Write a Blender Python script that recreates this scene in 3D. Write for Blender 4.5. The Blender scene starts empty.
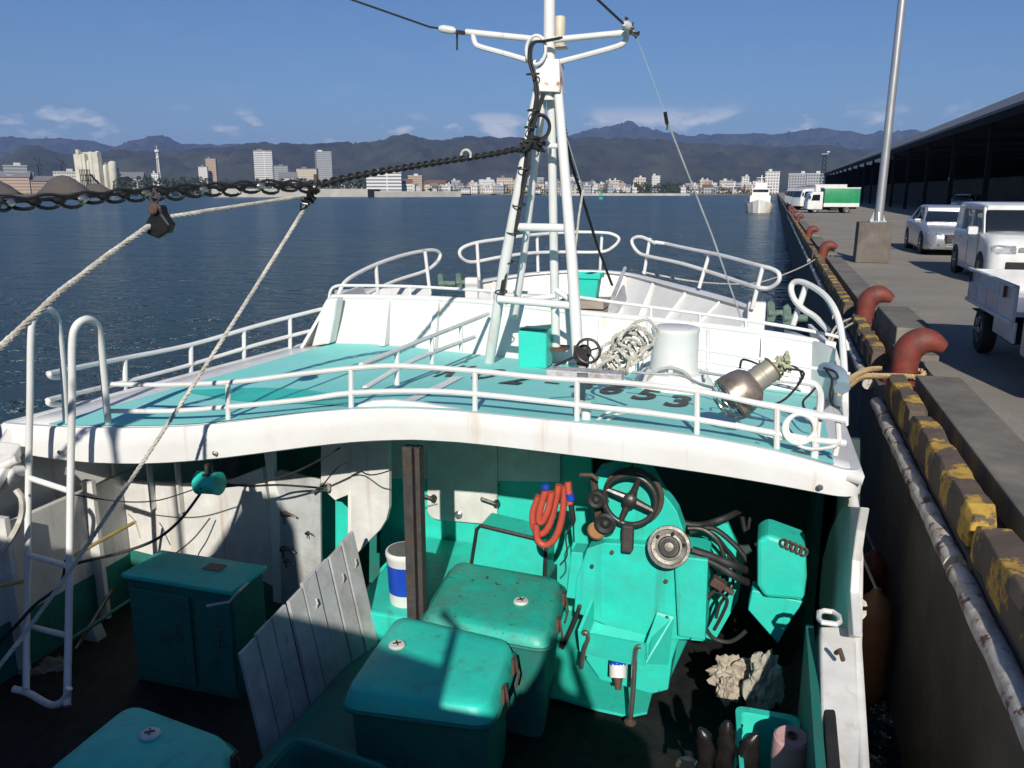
import bpy, bmesh, math, random
from mathutils import Vector, Matrix, noise
R = math.radians
rng = random.Random(7)
SC = bpy.context.scene
COL = SC.collection

# ---------------------------------------------------------------- camera, sky, sun, exposure
CZ = 4.2; FPX = 830.0; PITCH = math.atan(193/830); YAW = R(17.2)
cam = bpy.data.objects.new('camera', bpy.data.cameras.new('camera'))
COL.objects.link(cam)
cam.location = (0, 0, CZ)
cam.rotation_euler = (R(90) - PITCH, 0, YAW)
cam.data.sensor_width = 36; cam.data.lens = 36*FPX/1024
cam.data.clip_start = 0.05; cam.data.clip_end = 60000
SC.camera = cam

SUN_EL = R(30); SUN_AZ = R(180-13.5)          # azimuth clockwise from +Y
sdir = Vector((math.sin(SUN_AZ)*math.cos(SUN_EL), math.cos(SUN_AZ)*math.cos(SUN_EL), math.sin(SUN_EL)))
W = bpy.data.worlds.new('World'); SC.world = W; W.use_nodes = True
wn = W.node_tree.nodes; wl = W.node_tree.links
for n in list(wn): wn.remove(n)
sky = wn.new('ShaderNodeTexSky'); sky.sky_type = 'NISHITA'; sky.sun_disc = False
sky.sun_elevation = SUN_EL; sky.sun_rotation = SUN_AZ
sky.air_density = 1.0; sky.dust_density = 0.05; sky.ozone_density = 6.0; sky.air_density = 1.25; sky.altitude = 0
bg = wn.new('ShaderNodeBackground'); bg.inputs[1].default_value = 0.062
wo = wn.new('ShaderNodeOutputWorld')
tc = wn.new('ShaderNodeTexCoord'); mp = wn.new('ShaderNodeMapping'); mp.inputs['Scale'].default_value = (1, 1, 2.4)
cn = wn.new('ShaderNodeTexNoise'); cn.inputs['Scale'].default_value = 12.0; cn.inputs['Detail'].default_value = 7; cn.inputs['Roughness'].default_value = 0.55
cr = wn.new('ShaderNodeValToRGB'); cr.color_ramp.elements[0].position = 0.53; cr.color_ramp.elements[1].position = 0.64
sx = wn.new('ShaderNodeSeparateXYZ')
band = wn.new('ShaderNodeValToRGB')            # clouds lie in a low bank and thin out overhead
be = band.color_ramp.elements
be[0].position = 0.0; be[0].color = (1, 1, 1, 1); be[1].position = 0.30; be[1].color = (0.0, 0.0, 0.0, 1)
e = be.new(0.072); e.color = (0.9, 0.9, 0.9, 1)
e = be.new(0.095); e.color = (0.02, 0.02, 0.02, 1)
mu = wn.new('ShaderNodeMath'); mu.operation = 'MULTIPLY'
mx = wn.new('ShaderNodeMixRGB'); mx.inputs[2].default_value = (14.0, 13.8, 13.6, 1)
tint = wn.new('ShaderNodeMixRGB'); tint.blend_type = 'MULTIPLY'; tint.inputs[0].default_value = 1; tint.inputs[2].default_value = (0.74, 0.86, 1.10, 1)
wl.new(sky.outputs[0], tint.inputs[1])
wl.new(tc.outputs['Generated'], mp.inputs[0]); wl.new(mp.outputs[0], cn.inputs[0]); wl.new(cn.outputs[0], cr.inputs[0])
wl.new(tc.outputs['Generated'], sx.inputs[0]); wl.new(sx.outputs[2], band.inputs[0])
wl.new(cr.outputs[0], mu.inputs[0]); wl.new(band.outputs[0], mu.inputs[1])
wl.new(mu.outputs[0], mx.inputs[0]); wl.new(tint.outputs[0], mx.inputs[1])
wl.new(mx.outputs[0], bg.inputs[0]); wl.new(bg.outputs[0], wo.inputs[0])
sun = bpy.data.objects.new('sun', bpy.data.lights.new('sun', 'SUN'))
sun.data.energy = 5.0; sun.data.angle = R(0.55); sun.data.color = (1, 0.94, 0.85)
sun.rotation_euler = (-sdir).to_track_quat('-Z', 'Y').to_euler(); COL.objects.link(sun)
SC.view_settings.view_transform = 'Standard'; SC.view_settings.look = 'None'
SC.view_settings.exposure = 0.08; SC.view_settings.gamma = 1; SC.view_settings.use_curve_mapping = False
SC.cycles.max_bounces = 7; SC.cycles.volume_bounces = 0

# ---------------------------------------------------------------- helpers
def ray(u, v):
    cx = (u-512)/FPX; cy = (384-v)/FPX
    fh = math.cos(PITCH)+math.sin(PITCH)*cy; up = cy*math.cos(PITCH)-math.sin(PITCH)
    return Vector((cx*math.cos(YAW)-fh*math.sin(YAW), cx*math.sin(YAW)+fh*math.cos(YAW), up))
def at(u, v, X=None, Y=None, Z=None):
    r = ray(u, v)
    s = X/r.x if X is not None else Y/r.y if Y is not None else (Z-CZ)/r.z
    return Vector((0, 0, CZ)) + r*s

ORG = {}
def V(*a): return Vector(a)
class MB:
    def __init__(s): s.bm = bmesh.new()
    def box(s, c, size, rot=None, taper=1.0):
        c = Vector(c); h = Vector(size)/2
        M = rot.to_matrix() if hasattr(rot, 'to_matrix') else (Matrix.Identity(3) if rot is None else rot)
        vs = []
        for z in (-1, 1):
            t = taper if z > 0 else 1
            for x, y in ((-1, -1), (1, -1), (1, 1), (-1, 1)):
                vs.append(s.bm.verts.new(c + M @ Vector((x*h.x*t, y*h.y*t, z*h.z))))
        for f in ((3, 2, 1, 0), (4, 5, 6, 7), (0, 1, 5, 4), (1, 2, 6, 5), (2, 3, 7, 6), (3, 0, 4, 7)):
            s.bm.faces.new([vs[i] for i in f])
        return s
    def tube(s, pts, r, n=8, closed=False, cap=True):
        pts = [Vector(p) for p in pts]; m = len(pts)
        rs = r if isinstance(r, (list, tuple)) else [r]*m
        rings = []; nrm = None
        for i, p in enumerate(pts):
            if closed: t = (pts[(i+1) % m]-pts[i-1])
            else: t = pts[min(i+1, m-1)]-pts[max(i-1, 0)]
            if t.length < 1e-9: t = Vector((0, 0, 1))
            t.normalize()
            if nrm is None:
                nrm = t.orthogonal().normalized()
                if abs(t.z) < 0.95: nrm = t.cross(Vector((0, 0, 1))).normalized()
            nrm = (nrm - t*nrm.dot(t))
            if nrm.length < 1e-6: nrm = t.orthogonal()
            nrm.normalize(); b = t.cross(nrm)
            rings.append([s.bm.verts.new(p+(nrm*math.cos(a)+b*math.sin(a))*rs[i]) for a in [2*math.pi*k/n for k in range(n)]])
        for i in range(m if closed else m-1):
            A = rings[i]; B = rings[(i+1) % m]
            for k in range(n): s.bm.faces.new((A[k], A[(k+1) % n], B[(k+1) % n], B[k]))
        if cap and not closed:
            s.bm.faces.new(rings[0][::-1]); s.bm.faces.new(rings[-1])
        return s
    def prism(s, poly, d):
        d = Vector(d); A = [s.bm.verts.new(Vector(p)) for p in poly]; B = [s.bm.verts.new(Vector(p)+d) for p in poly]
        n = len(A)
        s.bm.faces.new(A[::-1]); s.bm.faces.new(B)
        for i in range(n): s.bm.faces.new((A[i], A[(i+1) % n], B[(i+1) % n], B[i]))
        return s
    def lathe(s, prof, base, axis=(0, 0, 1), n=24):
        base = Vector(base); ax = Vector(axis).normalized(); u = ax.orthogonal().normalized(); w = ax.cross(u); rings = []
        for r, h in prof:
            c = base+ax*h
            rings.append([s.bm.verts.new(c+(u*math.cos(a)+w*math.sin(a))*max(r, 1e-4)) for a in [2*math.pi*k/n for k in range(n)]])
        for A, B in zip(rings, rings[1:]):
            for k in range(n): s.bm.faces.new((A[k], A[(k+1) % n], B[(k+1) % n], B[k]))
        s.bm.faces.new(rings[0][::-1]); s.bm.faces.new(rings[-1])
        return s
    def loft(s, rings, closed=True, cap=True):
        RR = [[s.bm.verts.new(Vector(p)) for p in r] for r in rings]; n = len(RR[0])
        for A, B in zip(RR, RR[1:]):
            for k in range(n if closed else n-1): s.bm.faces.new((A[k], A[(k+1) % n], B[(k+1) % n], B[k]))
        if cap and closed: s.bm.faces.new(RR[0][::-1]); s.bm.faces.new(RR[-1])
        return s
    def build(s, name, m, parent=None, smooth=False, bevel=0, seg=2, solid=0, loc=None, autosmooth=True):
        bmesh.ops.remove_doubles(s.bm, verts=s.bm.verts, dist=1e-5)
        bmesh.ops.recalc_face_normals(s.bm, faces=s.bm.faces)
        if loc is None and parent is None:
            xs = [v.co for v in s.bm.verts]
            loc = Vector(((min(v.x for v in xs)+max(v.x for v in xs))/2, (min(v.y for v in xs)+max(v.y for v in xs))/2, min(v.z for v in xs)))
        off = ORG[parent.name] if parent is not None else Vector(loc)
        for v in s.bm.verts: v.co -= off
        me = bpy.data.meshes.new(name); s.bm.to_mesh(me); s.bm.free()
        ms = m if isinstance(m, list) else [m]
        for x in ms: me.materials.append(x)
        o = bpy.data.objects.new(name, me); COL.objects.link(o)
        if parent is not None: o.parent = parent
        else: o.location = off
        ORG[o.name] = off
        if smooth:
            for p in me.polygons: p.use_smooth = True
            if autosmooth:
                try: me.set_sharp_from_angle(angle=R(40))
                except Exception: pass
        if solid:
            md = o.modifiers.new('thick', 'SOLIDIFY'); md.thickness = solid; md.offset = 0
        if bevel:
            md = o.modifiers.new('bevel', 'BEVEL'); md.width = bevel; md.segments = seg; md.limit_method = 'ANGLE'; md.angle_limit = R(35)
        return o
def thing(name, label, cat, loc=(0, 0, 0), group=None, rz=0):
    o = bpy.data.objects.new(name, None); COL.objects.link(o); o.location = loc; o.rotation_euler[2] = rz
    o.empty_display_size = 0.2
    o['label'] = label; o['category'] = cat
    if group: o['group'] = group
    ORG[o.name] = Vector(loc)
    return o
def local_thing(name, label, cat, group=None):
    return thing(name, label, cat, (0, 0, 0), group)
def tag(o, label, cat, group=None):
    o['label'] = label; o['category'] = cat
    if group: o['group'] = group
    return o
def struct(o, kind='structure'):
    o['kind'] = kind; return o
KIDS = {}
def copy_tree(o, loc=None, rz=None, label=None, parent=None):
    c = o.copy(); COL.objects.link(c)
    if parent is not None: c.parent = parent
    for ch in [x for x in bpy.data.objects if x.parent == o]: copy_tree(ch, parent=c)
    if loc is not None: c.location = loc
    if rz is not None: c.rotation_euler[2] = rz
    if label: c['label'] = label
    return c
def arc(c, r, a0, a1, n, ux, uy):
    c = Vector(c); ux = Vector(ux); uy = Vector(uy)
    return [c+(ux*math.cos(R(a0+(a1-a0)*i/n))+uy*math.sin(R(a0+(a1-a0)*i/n)))*r for i in range(n+1)]
def smooth_path(pts, sub=6, closed=False):
    P = [Vector(p) for p in pts]; out = []; n = len(P)
    rngi = range(n) if closed else range(n-1)
    for i in rngi:
        if closed: p0, p1, p2, p3 = P[i-1], P[i], P[(i+1) % n], P[(i+2) % n]
        else: p0 = P[max(i-1, 0)]; p1 = P[i]; p2 = P[i+1]; p3 = P[min(i+2, n-1)]
        for k in range(sub):
            t = k/sub
            out.append(0.5*((2*p1)+(p2-p0)*t+(2*p0-5*p1+4*p2-p3)*t*t+(3*p1-p0-3*p2+p3)*t**3))
    if not closed: out.append(P[-1])
    return out
def resample(pts, step):
    out = [pts[0].copy()]; acc = 0
    for a, b in zip(pts, pts[1:]):
        L = (b-a).length
        while acc+L >= step and L > 0:
            t = (step-acc)/L; a = a.lerp(b, t); out.append(a.copy()); L = (b-a).length; acc = 0
        acc += L
    out.append(pts[-1].copy())
    return out
def rope(mb, pts, r, pitch=None, strands=3, n=5):
    """laid rope: strands twisted round the path"""
    pitch = pitch or r*7; P = resample([Vector(p) for p in pts], pitch/7)
    nrm = None; fr = []; L = 0
    for i, p in enumerate(P):
        t = (P[min(i+1, len(P)-1)]-P[max(i-1, 0)])
        if t.length < 1e-9: t = Vector((0, 0, 1))
        t.normalize()
        if nrm is None: nrm = t.orthogonal().normalized()
        nrm = (nrm-t*nrm.dot(t)); nrm.normalize(); b = t.cross(nrm)
        if i: L += (P[i]-P[i-1]).length
        fr.append((p, nrm.copy(), b.copy(), L))
    for k in range(strands):
        q = [p+(a*math.cos(2*math.pi*(l/pitch+k/strands))+b*math.sin(2*math.pi*(l/pitch+k/strands)))*r*0.5 for p, a, b, l in fr]
        mb.tube(q, r*0.56, n)
    return mb
def sag(a, b, d, n=14):
    a = Vector(a); b = Vector(b)
    return [a.lerp(b, i/n)-Vector((0, 0, d*4*(i/n)*(1-i/n))) for i in range(n+1)]
def pp(pix, Y, **k):                    # photo points taken onto the plane at that Y
    return [at(u, v, Y=Y) for u, v in pix]

# ---------------------------------------------------------------- materials
MATS = {}
def nt(name):
    m = bpy.data.materials.new(name); m.use_nodes = True; n = m.node_tree.nodes; l = m.node_tree.links
    return m, n, l, n['Principled BSDF']
def mat(name, col, rough=0.5, metal=0.0, var=0.12, vscale=6.0, bump=0.0, bscale=40.0, spots=None, spot_amt=0.0, spot_scale=9.0,
        dirt=None, dirt_amt=0.0, dirt_scale=2.5, coat=0.0, streak=None, spec=None, stretch=None, rvar=0.15, emit=None):
    if name in MATS: return MATS[name]
    m, n, l, b = nt(name)
    tc = n.new('ShaderNodeTexCoord'); mp = n.new('ShaderNodeMapping'); l.new(tc.outputs['Object'], mp.inputs[0])
    if stretch: mp.inputs['Scale'].default_value = stretch
    def nz(sc, det=6, ro=0.6):
        x = n.new('ShaderNodeTexNoise'); x.inputs['Scale'].default_value = sc; x.inputs['Detail'].default_value = det; x.inputs['Roughness'].default_value = ro
        l.new(mp.outputs[0], x.inputs[0]); return x
    c1 = tuple(max(0, c*(1-var)) for c in col)+(1,); c2 = tuple(min(1, c*(1+var)) for c in col)+(1,)
    a = nz(vscale); r = n.new('ShaderNodeValToRGB'); r.color_ramp.elements[0].position = 0.3; r.color_ramp.elements[1].position = 0.7
    r.color_ramp.elements[0].color = c1; r.color_ramp.elements[1].color = c2
    l.new(a.outputs[0], r.inputs[0]); out = r.outputs[0]
    def over(out, col2, amt, scale, w=0.08, det=8):
        x = nz(scale, det, 0.68); q = n.new('ShaderNodeValToRGB')
        q.color_ramp.elements[0].position = 1-amt-w; q.color_ramp.elements[1].position = 1-amt+w
        mx = n.new('ShaderNodeMixRGB'); l.new(x.outputs[0], q.inputs[0]); l.new(q.outputs[0], mx.inputs[0])
        l.new(out, mx.inputs[1]); mx.inputs[2].default_value = tuple(col2)+(1,)
        return mx.outputs[0]
    if dirt: out = over(out, dirt, dirt_amt, dirt_scale, 0.16)
    if spots: out = over(out, spots, spot_amt, spot_scale, 0.025)
    if streak:                               # rust and grime runs down the upright faces
        mp2 = n.new('ShaderNodeMapping'); mp2.inputs['Scale'].default_value = (11, 11, 0.55); l.new(tc.outputs['Object'], mp2.inputs[0])
        x = n.new('ShaderNodeTexNoise'); x.inputs['Scale'].default_value = 1.0; x.inputs['Detail'].default_value = 5; l.new(mp2.outputs[0], x.inputs[0])
        q = n.new('ShaderNodeValToRGB'); q.color_ramp.elements[0].position = 0.60; q.color_ramp.elements[1].position = 0.80; q.color_ramp.elements[1].color = (.7, .7, .7, 1)
        l.new(x.outputs[0], q.inputs[0]); mx = n.new('ShaderNodeMixRGB'); l.new(q.outputs[0], mx.inputs[0]); l.new(out, mx.inputs[1]); mx.inputs[2].default_value = tuple(streak)+(1,); out = mx.outputs[0]
    l.new(out, b.inputs['Base Color'])
    b.inputs['Metallic'].default_value = metal
    rr = n.new('ShaderNodeMapRange'); rr.inputs[3].default_value = max(0.03, rough-rvar); rr.inputs[4].default_value = min(1, rough+rvar)
    l.new(nz(vscale*2.3).outputs[0], rr.inputs[0]); l.new(rr.outputs[0], b.inputs['Roughness'])
    if coat: b.inputs['Coat Weight'].default_value = coat; b.inputs['Coat Roughness'].default_value = 0.05
    if spec is not None: b.inputs['Specular IOR Level'].default_value = spec
    if bump:
        bp = n.new('ShaderNodeBump'); bp.inputs['Strength'].default_value = bump; bp.inputs['Distance'].default_value = 0.01
        l.new(nz(bscale).outputs[0], bp.inputs['Height']); l.new(bp.outputs[0], b.inputs['Normal'])
    MATS[name] = m
    return m
WHITE = mat('white_paint', (0.70, 0.70, 0.68), 0.38, var=0.05, vscale=3, spots=(0.30, 0.13, 0.05), spot_amt=0.235, spot_scale=14, dirt=(0.62, 0.61, 0.57), dirt_amt=0.42, dirt_scale=1.7, bump=0.12, bscale=12, streak=(0.50, 0.40, 0.28))
WHITE2 = mat('old_white_paint', (0.66, 0.66, 0.63), 0.45, var=0.08, vscale=4, spots=(0.22, 0.10, 0.05), spot_amt=0.30, spot_scale=12, dirt=(0.50, 0.49, 0.46), dirt_amt=0.46, dirt_scale=3, bump=0.2, bscale=15, streak=(0.36, 0.24, 0.15))
GREYP = mat('grey_panel', (0.42, 0.44, 0.44), 0.5, var=0.08, dirt=(0.25, 0.24, 0.21), dirt_amt=0.42, dirt_scale=4, spots=(0.12, 0.09, 0.07), spot_amt=0.27, spot_scale=20, bump=0.15)
TEAL = mat('teal_paint', (0.026, 0.57, 0.45), 0.42, var=0.12, vscale=3.2, dirt=(0.045, 0.44, 0.355), dirt_amt=0.44, dirt_scale=3.6, spots=(0.06, 0.07, 0.05), spot_amt=0.305, spot_scale=19, bump=0.25, bscale=14, streak=(0.05, 0.20, 0.16), spec=0.3)
TEALD = mat('worn_teal_shade', (0.010, 0.20, 0.16), 0.6, var=0.2, vscale=5, dirt=(0.04, 0.10, 0.085), dirt_amt=0.47, dirt_scale=5, spots=(0.05, 0.05, 0.04), spot_amt=0.33, spot_scale=16, bump=0.3, bscale=18, spec=0.2)  # scuffed teal, its base colour darkened to deepen the shade in the well
DECK = mat('deck_teal', (0.20, 0.66, 0.60), 0.6, var=0.07, vscale=1.6, dirt=(0.28, 0.67, 0.63), dirt_amt=0.5, dirt_scale=1.3, spots=(0.06, 0.32, 0.3), spot_amt=0.2, spot_scale=12, bump=0.2, bscale=60, spec=0.18)
BLACKR = mat('black_rubber', (0.018, 0.018, 0.018), 0.6, var=0.4, bump=0.2)
MAT_FLOOR = mat('black_deck_mat', (0.010, 0.011, 0.012), 0.7, var=0.4, vscale=10, dirt=(0.024, 0.024, 0.022), dirt_amt=0.42, dirt_scale=8, spec=0.25, bump=0.5, bscale=70)
RUST = mat('rusty_steel', (0.10, 0.055, 0.035), 0.75, var=0.35, vscale=18, dirt=(0.05, 0.035, 0.03), dirt_amt=0.5, dirt_scale=9, bump=0.6, bscale=30)
RUSTP = mat('rusty_pillar_paint', (0.045, 0.042, 0.04), 0.7, var=0.3, vscale=15, spots=(0.35, 0.33, 0.3), spot_amt=0.27, spot_scale=26, dirt=(0.07, 0.04, 0.03), dirt_amt=0.40, dirt_scale=8, bump=0.5, bscale=30)
BOLL = mat('bollard_red_rust', (0.20, 0.032, 0.020), 0.62, var=0.25, vscale=9, dirt=(0.09, 0.035, 0.025), dirt_amt=0.5, dirt_scale=6, spots=(0.34, 0.13, 0.08), spot_amt=0.3, spot_scale=14, bump=0.5, bscale=25)
STEEL = mat('stainless', (0.55, 0.53, 0.48), 0.3, 0.9, var=0.15, dirt=(0.25, 0.2, 0.14), dirt_amt=0.42, bump=0.1)
BRONZE = mat('reflector_bronze', (0.50, 0.40, 0.31), 0.36, 0.8, var=0.25, vscale=9, dirt=(0.25, 0.19, 0.14), dirt_amt=0.42, dirt_scale=12, bump=0.1)
DSTEEL = mat('dark_steel', (0.09, 0.09, 0.09), 0.42, 0.7, var=0.3, dirt=(0.09, 0.06, 0.045), dirt_amt=0.42, dirt_scale=14, bump=0.2)
ROPEW = mat('white_rope', (0.60, 0.57, 0.50), 0.85, var=0.2, vscale=25, dirt=(0.33, 0.30, 0.25), dirt_amt=0.45, dirt_scale=10, bump=0.5, bscale=150)
ROPET = mat('tan_rope', (0.52, 0.36, 0.18), 0.85, var=0.2, vscale=25, bump=0.5, bscale=150)
CONC = mat('concrete', (0.20, 0.18, 0.145), 0.9, var=0.15, vscale=4, dirt=(0.10, 0.095, 0.085), dirt_amt=0.48, dirt_scale=1.6, spots=(0.30, 0.29, 0.26), spot_amt=0.32, spot_scale=30, bump=0.5, bscale=60)
HOSE = mat('red_hose', (0.50, 0.075, 0.045), 0.5, var=0.15, dirt=(0.25, 0.06, 0.04), dirt_amt=0.42, bump=0.2)
BLUE = mat('blue_plastic', (0.01, 0.06, 0.42), 0.4, var=0.1)
CLOTH = mat('pale_cloth', (0.42, 0.36, 0.28), 0.9, var=0.25, vscale=9, dirt=(0.22, 0.18, 0.14), dirt_amt=0.45, bump=0.5, bscale=30)
PINK = mat('pink_twine', (0.50, 0.30, 0.29), 0.85, var=0.12, bump=0.5, bscale=60, stretch=(1, 1, 8))
DECAL = mat('black_lettering', (0.018, 0.02, 0.022), 0.6, var=0.3, spots=(0.10, 0.36, 0.33), spot_amt=0.30, spot_scale=30)
CHROME = mat('chrome', (0.75, 0.75, 0.76), 0.12, 1.0, var=0.03, rvar=0.05)
TIRE = mat('tyre_rubber', (0.02, 0.02, 0.02), 0.8, var=0.25, bump=0.3)
def glass_mat():
    m, n, l, b = nt('dark_glass'); b.inputs['Base Color'].default_value = (0.012, 0.015, 0.018, 1); b.inputs['Roughness'].default_value = 0.06
    b.inputs['Coat Weight'].default_value = 0.6; b.inputs['Coat Roughness'].default_value = 0.03
    return m
GLASS = glass_mat()
def lens_mat():
    m, n, l, b = nt('clear_lens'); b.inputs['Base Color'].default_value = (0.9, 0.92, 0.94, 1); b.inputs['Roughness'].default_value = 0.08
    b.inputs['Transmission Weight'].default_value = 0.85; b.inputs['IOR'].default_value = 1.35
    return m
LENS = lens_mat()
CARW = mat('white_car_paint', (0.66, 0.67, 0.66), 0.3, var=0.02, coat=0.6, dirt=(0.5, 0.49, 0.45), dirt_amt=0.35, rvar=0.05)
CARS = mat('silver_car_paint', (0.40, 0.41, 0.43), 0.32, 0.6, var=0.03, coat=0.7, rvar=0.05)
KEIW = mat('grey_truck_paint', (0.55, 0.56, 0.58), 0.4, var=0.04, coat=0.2, spots=(0.2, 0.11, 0.07), spot_amt=0.25, spot_scale=12, dirt=(0.40, 0.39, 0.36), dirt_amt=0.42, rvar=0.1)
# ---------------------------------------------------------------- water, quay, far shore, hills
def water():
    m, n, l, b = nt('sea_water')
    b.inputs['Base Color'].default_value = (0.016, 0.050, 0.070, 1); b.inputs['Roughness'].default_value = 0.10; b.inputs['IOR'].default_value = 1.33
    tc = n.new('ShaderNodeTexCoord'); h = None
    for sc, stre, w in ((0.17, (1, 2.2, 1), 4.5), (0.7, (1, 1.9, 1), 2.0), (2.0, (1, 1.7, 1), 0.85), (5.5, (1, 1.4, 1), 0.22)):
        mp = n.new('ShaderNodeMapping'); mp.inputs['Scale'].default_value = stre; mp.inputs['Rotation'].default_value = (0, 0, R(25))
        x = n.new('ShaderNodeTexNoise'); x.inputs['Scale'].default_value = sc; x.inputs['Detail'].default_value = 3
        l.new(tc.outputs['Object'], mp.inputs[0]); l.new(mp.outputs[0], x.inputs[0])
        mm = n.new('ShaderNodeMath'); mm.operation = 'MULTIPLY'; mm.inputs[1].default_value = w; l.new(x.outputs[0], mm.inputs[0])
        if h is None: h = mm
        else:
            ad = n.new('ShaderNodeMath'); ad.operation = 'ADD'; l.new(h.outputs[0], ad.inputs[0]); l.new(mm.outputs[0], ad.inputs[1]); h = ad
    bp = n.new('ShaderNodeBump'); bp.inputs['Strength'].default_value = 1.0; bp.inputs['Distance'].default_value = 0.95
    l.new(h.outputs[0], bp.inputs['Height']); l.new(bp.outputs[0], b.inputs['Normal'])
    # wind patches roughen the surface here and there
    pn = n.new('ShaderNodeTexNoise'); pn.inputs['Scale'].default_value = 0.03; l.new(tc.outputs['Object'], pn.inputs[0])
    mr = n.new('ShaderNodeMapRange'); mr.inputs[3].default_value = 0.13; mr.inputs[4].default_value = 0.27; l.new(pn.outputs[0], mr.inputs[0]); l.new(mr.outputs[0], b.inputs['Roughness'])
    mb = MB(); mb.bm.faces.new([mb.bm.verts.new(p) for p in ((-9000, -200, 0), (9000, -200, 0), (9000, 12000, 0), (-9000, 12000, 0))])
    struct(mb.build('sea_water', m, loc=(0, 0, 0)))
water()

ASPH = mat('asphalt', (0.27, 0.245, 0.20), 0.92, var=0.25, vscale=26, dirt=(0.20, 0.18, 0.148), dirt_amt=0.5, dirt_scale=0.5, spots=(0.42, 0.39, 0.34), spot_amt=0.36, spot_scale=55, bump=0.7, bscale=90)
APRON = mat('quay_concrete', (0.15, 0.14, 0.12), 0.92, var=0.15, vscale=3, dirt=(0.10, 0.095, 0.08), dirt_amt=0.5, dirt_scale=1.2, spots=(0.24, 0.23, 0.2), spot_amt=0.33, spot_scale=45, bump=0.4, bscale=60)
WALLM = mat('wet_quay_wall', (0.11, 0.10, 0.085), 0.9, var=0.3, vscale=3, dirt=(0.06, 0.06, 0.05), dirt_amt=0.5, dirt_scale=1.0, spots=(0.14, 0.13, 0.11), spot_amt=0.29, spot_scale=26, bump=0.8, bscale=20)
mb = MB(); mb.box((9.3, 380, 0.55), (16.2, 820, 3.22)); struct(mb.build('quay_wall', WALLM))
mb = MB()
y = -30.0
mb.box((45.86, 385, 0.9), (88.28, 830, 2.8)); struct(mb.build('quay_ground', ASPH))
# cast concrete edge beam, broken in front of each bollard
BY = [9.74, 14.03, 26.6, 38.0, 57.5, 73.0, 90.0, 108.0]
gaps = [8.2]+BY
segs = [(-6, 9.2), (10.35, 13.3), (14.8, 25.8), (27.4, 37.2), (38.8, 56.7), (58.3, 72.2), (73.8, 89), (91, 200)]
for i, (a, b_) in enumerate(segs):
    mb = MB()
    k = max(1, int((b_-a)/4.5)); st = (b_-a)/k
    for j in range(k): mb.box((1.71, a+st*(j+.5), 2.26), (0.42, st-0.02, 0.20))
    if i == 1: pass
    o = mb.build('quay_edge_beam', CONC, bevel=0.015); struct(o)

def kerb_mat():
    m, n, l, b = nt('worn_yellow_kerb')
    tc = n.new('ShaderNodeTexCoord')
    a = n.new('ShaderNodeTexNoise'); a.inputs['Scale'].default_value = 7; a.inputs['Detail'].default_value = 9; a.inputs['Roughness'].default_value = 0.7
    l.new(tc.outputs['Object'], a.inputs[0])
    # painted bands: yellow alternating with bare rubber, worn through at their edges
    sp = n.new('ShaderNodeSeparateXYZ'); l.new(tc.outputs['Object'], sp.inputs[0])
    s1 = n.new('ShaderNodeMath'); s1.operation = 'MULTIPLY'; s1.inputs[1].default_value = 2*math.pi/0.62; l.new(sp.outputs[1], s1.inputs[0])
    s2 = n.new('ShaderNodeMath'); s2.operation = 'SINE'; l.new(s1.outputs[0], s2.inputs[0])
    s3 = n.new('ShaderNodeMath'); s3.operation = 'MULTIPLY'; s3.inputs[1].default_value = 0.13; l.new(s2.outputs[0], s3.inputs[0])
    ad = n.new('ShaderNodeMath'); ad.operation = 'ADD'; l.new(a.outputs[0], ad.inputs[0]); l.new(s3.outputs[0], ad.inputs[1])
    r = n.new('ShaderNodeValToRGB'); r.color_ramp.elements[0].position = 0.53; r.color_ramp.elements[1].position = 0.57
    r.color_ramp.elements[0].color = (0.10, 0.075, 0.055, 1); r.color_ramp.elements[1].color = (0.36, 0.22, 0.04, 1)
    e = r.color_ramp.elements.new(0.64); e.color = (0.47, 0.30, 0.05, 1)
    l.new(ad.outputs[0], r.inputs[0]); l.new(r.outputs[0], b.inputs['Base Color']); b.inputs['Roughness'].default_value = 0.8
    bp = n.new('ShaderNodeBump'); bp.inputs['Strength'].default_value = 0.6; bp.inputs['Distance'].default_value = 0.02
    l.new(a.outputs[0], bp.inputs['Height']); l.new(bp.outputs[0], b.inputs['Normal'])
    return m
KERB = kerb_mat()
def kerb(y0, y1, i, label):
    L = y1-y0; n = max(6, int(L/0.12)); mb = MB(); rings = []
    for k in range(n+1):
        yy = y0+L*k/n; j = lambda s: (noise.noise(Vector((yy*3.1, s*7.3, i)))*0.026)
        w = 0.092; e = 0.82 if k in (0, n) else (0.965 if k % 3 == 0 else 1)
        rings.append([(1.285+x*w*e+j(q), yy, 2.16+z*0.24*(e if z > 0 else 1)+(j(q+3) if z > 0 else 0)) for q, (x, z) in enumerate(((-1, 0), (-1, .72), (-.8, .98), (.8, 1), (1, .75), (1, 0)))])
    mb.loft(rings)
    o = mb.build('kerb_block', KERB, bevel=0.01)
    tag(o, label, 'kerb block', 'yellow kerb blocks along the quay edge')
ks = [(2.2, 4.98, 'nearest worn yellow kerb block, at the bottom right corner of the picture'),
      (5.12, 7.45, 'long worn yellow kerb block with a broken rusty end, beside the scratched white pipe'),
      (7.55, 9.05, 'short yellow kerb block just in front of the nearest red bollard'),
      (10.4, 11.9, 'chipped yellow kerb block between the nearest red bollard and its concrete block'),
      (12.0, 13.4, 'bright yellow kerb block right in front of the second red bollard')]
yy = 14.7; c = 0
names = ['third', 'fourth', 'fifth', 'sixth', 'seventh', 'eighth', 'ninth', 'tenth', 'eleventh', 'twelfth', 'thirteenth', 'fourteenth', 'fifteenth', 'sixteenth', 'seventeenth', 'eighteenth', 'nineteenth', 'twentieth']
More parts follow.
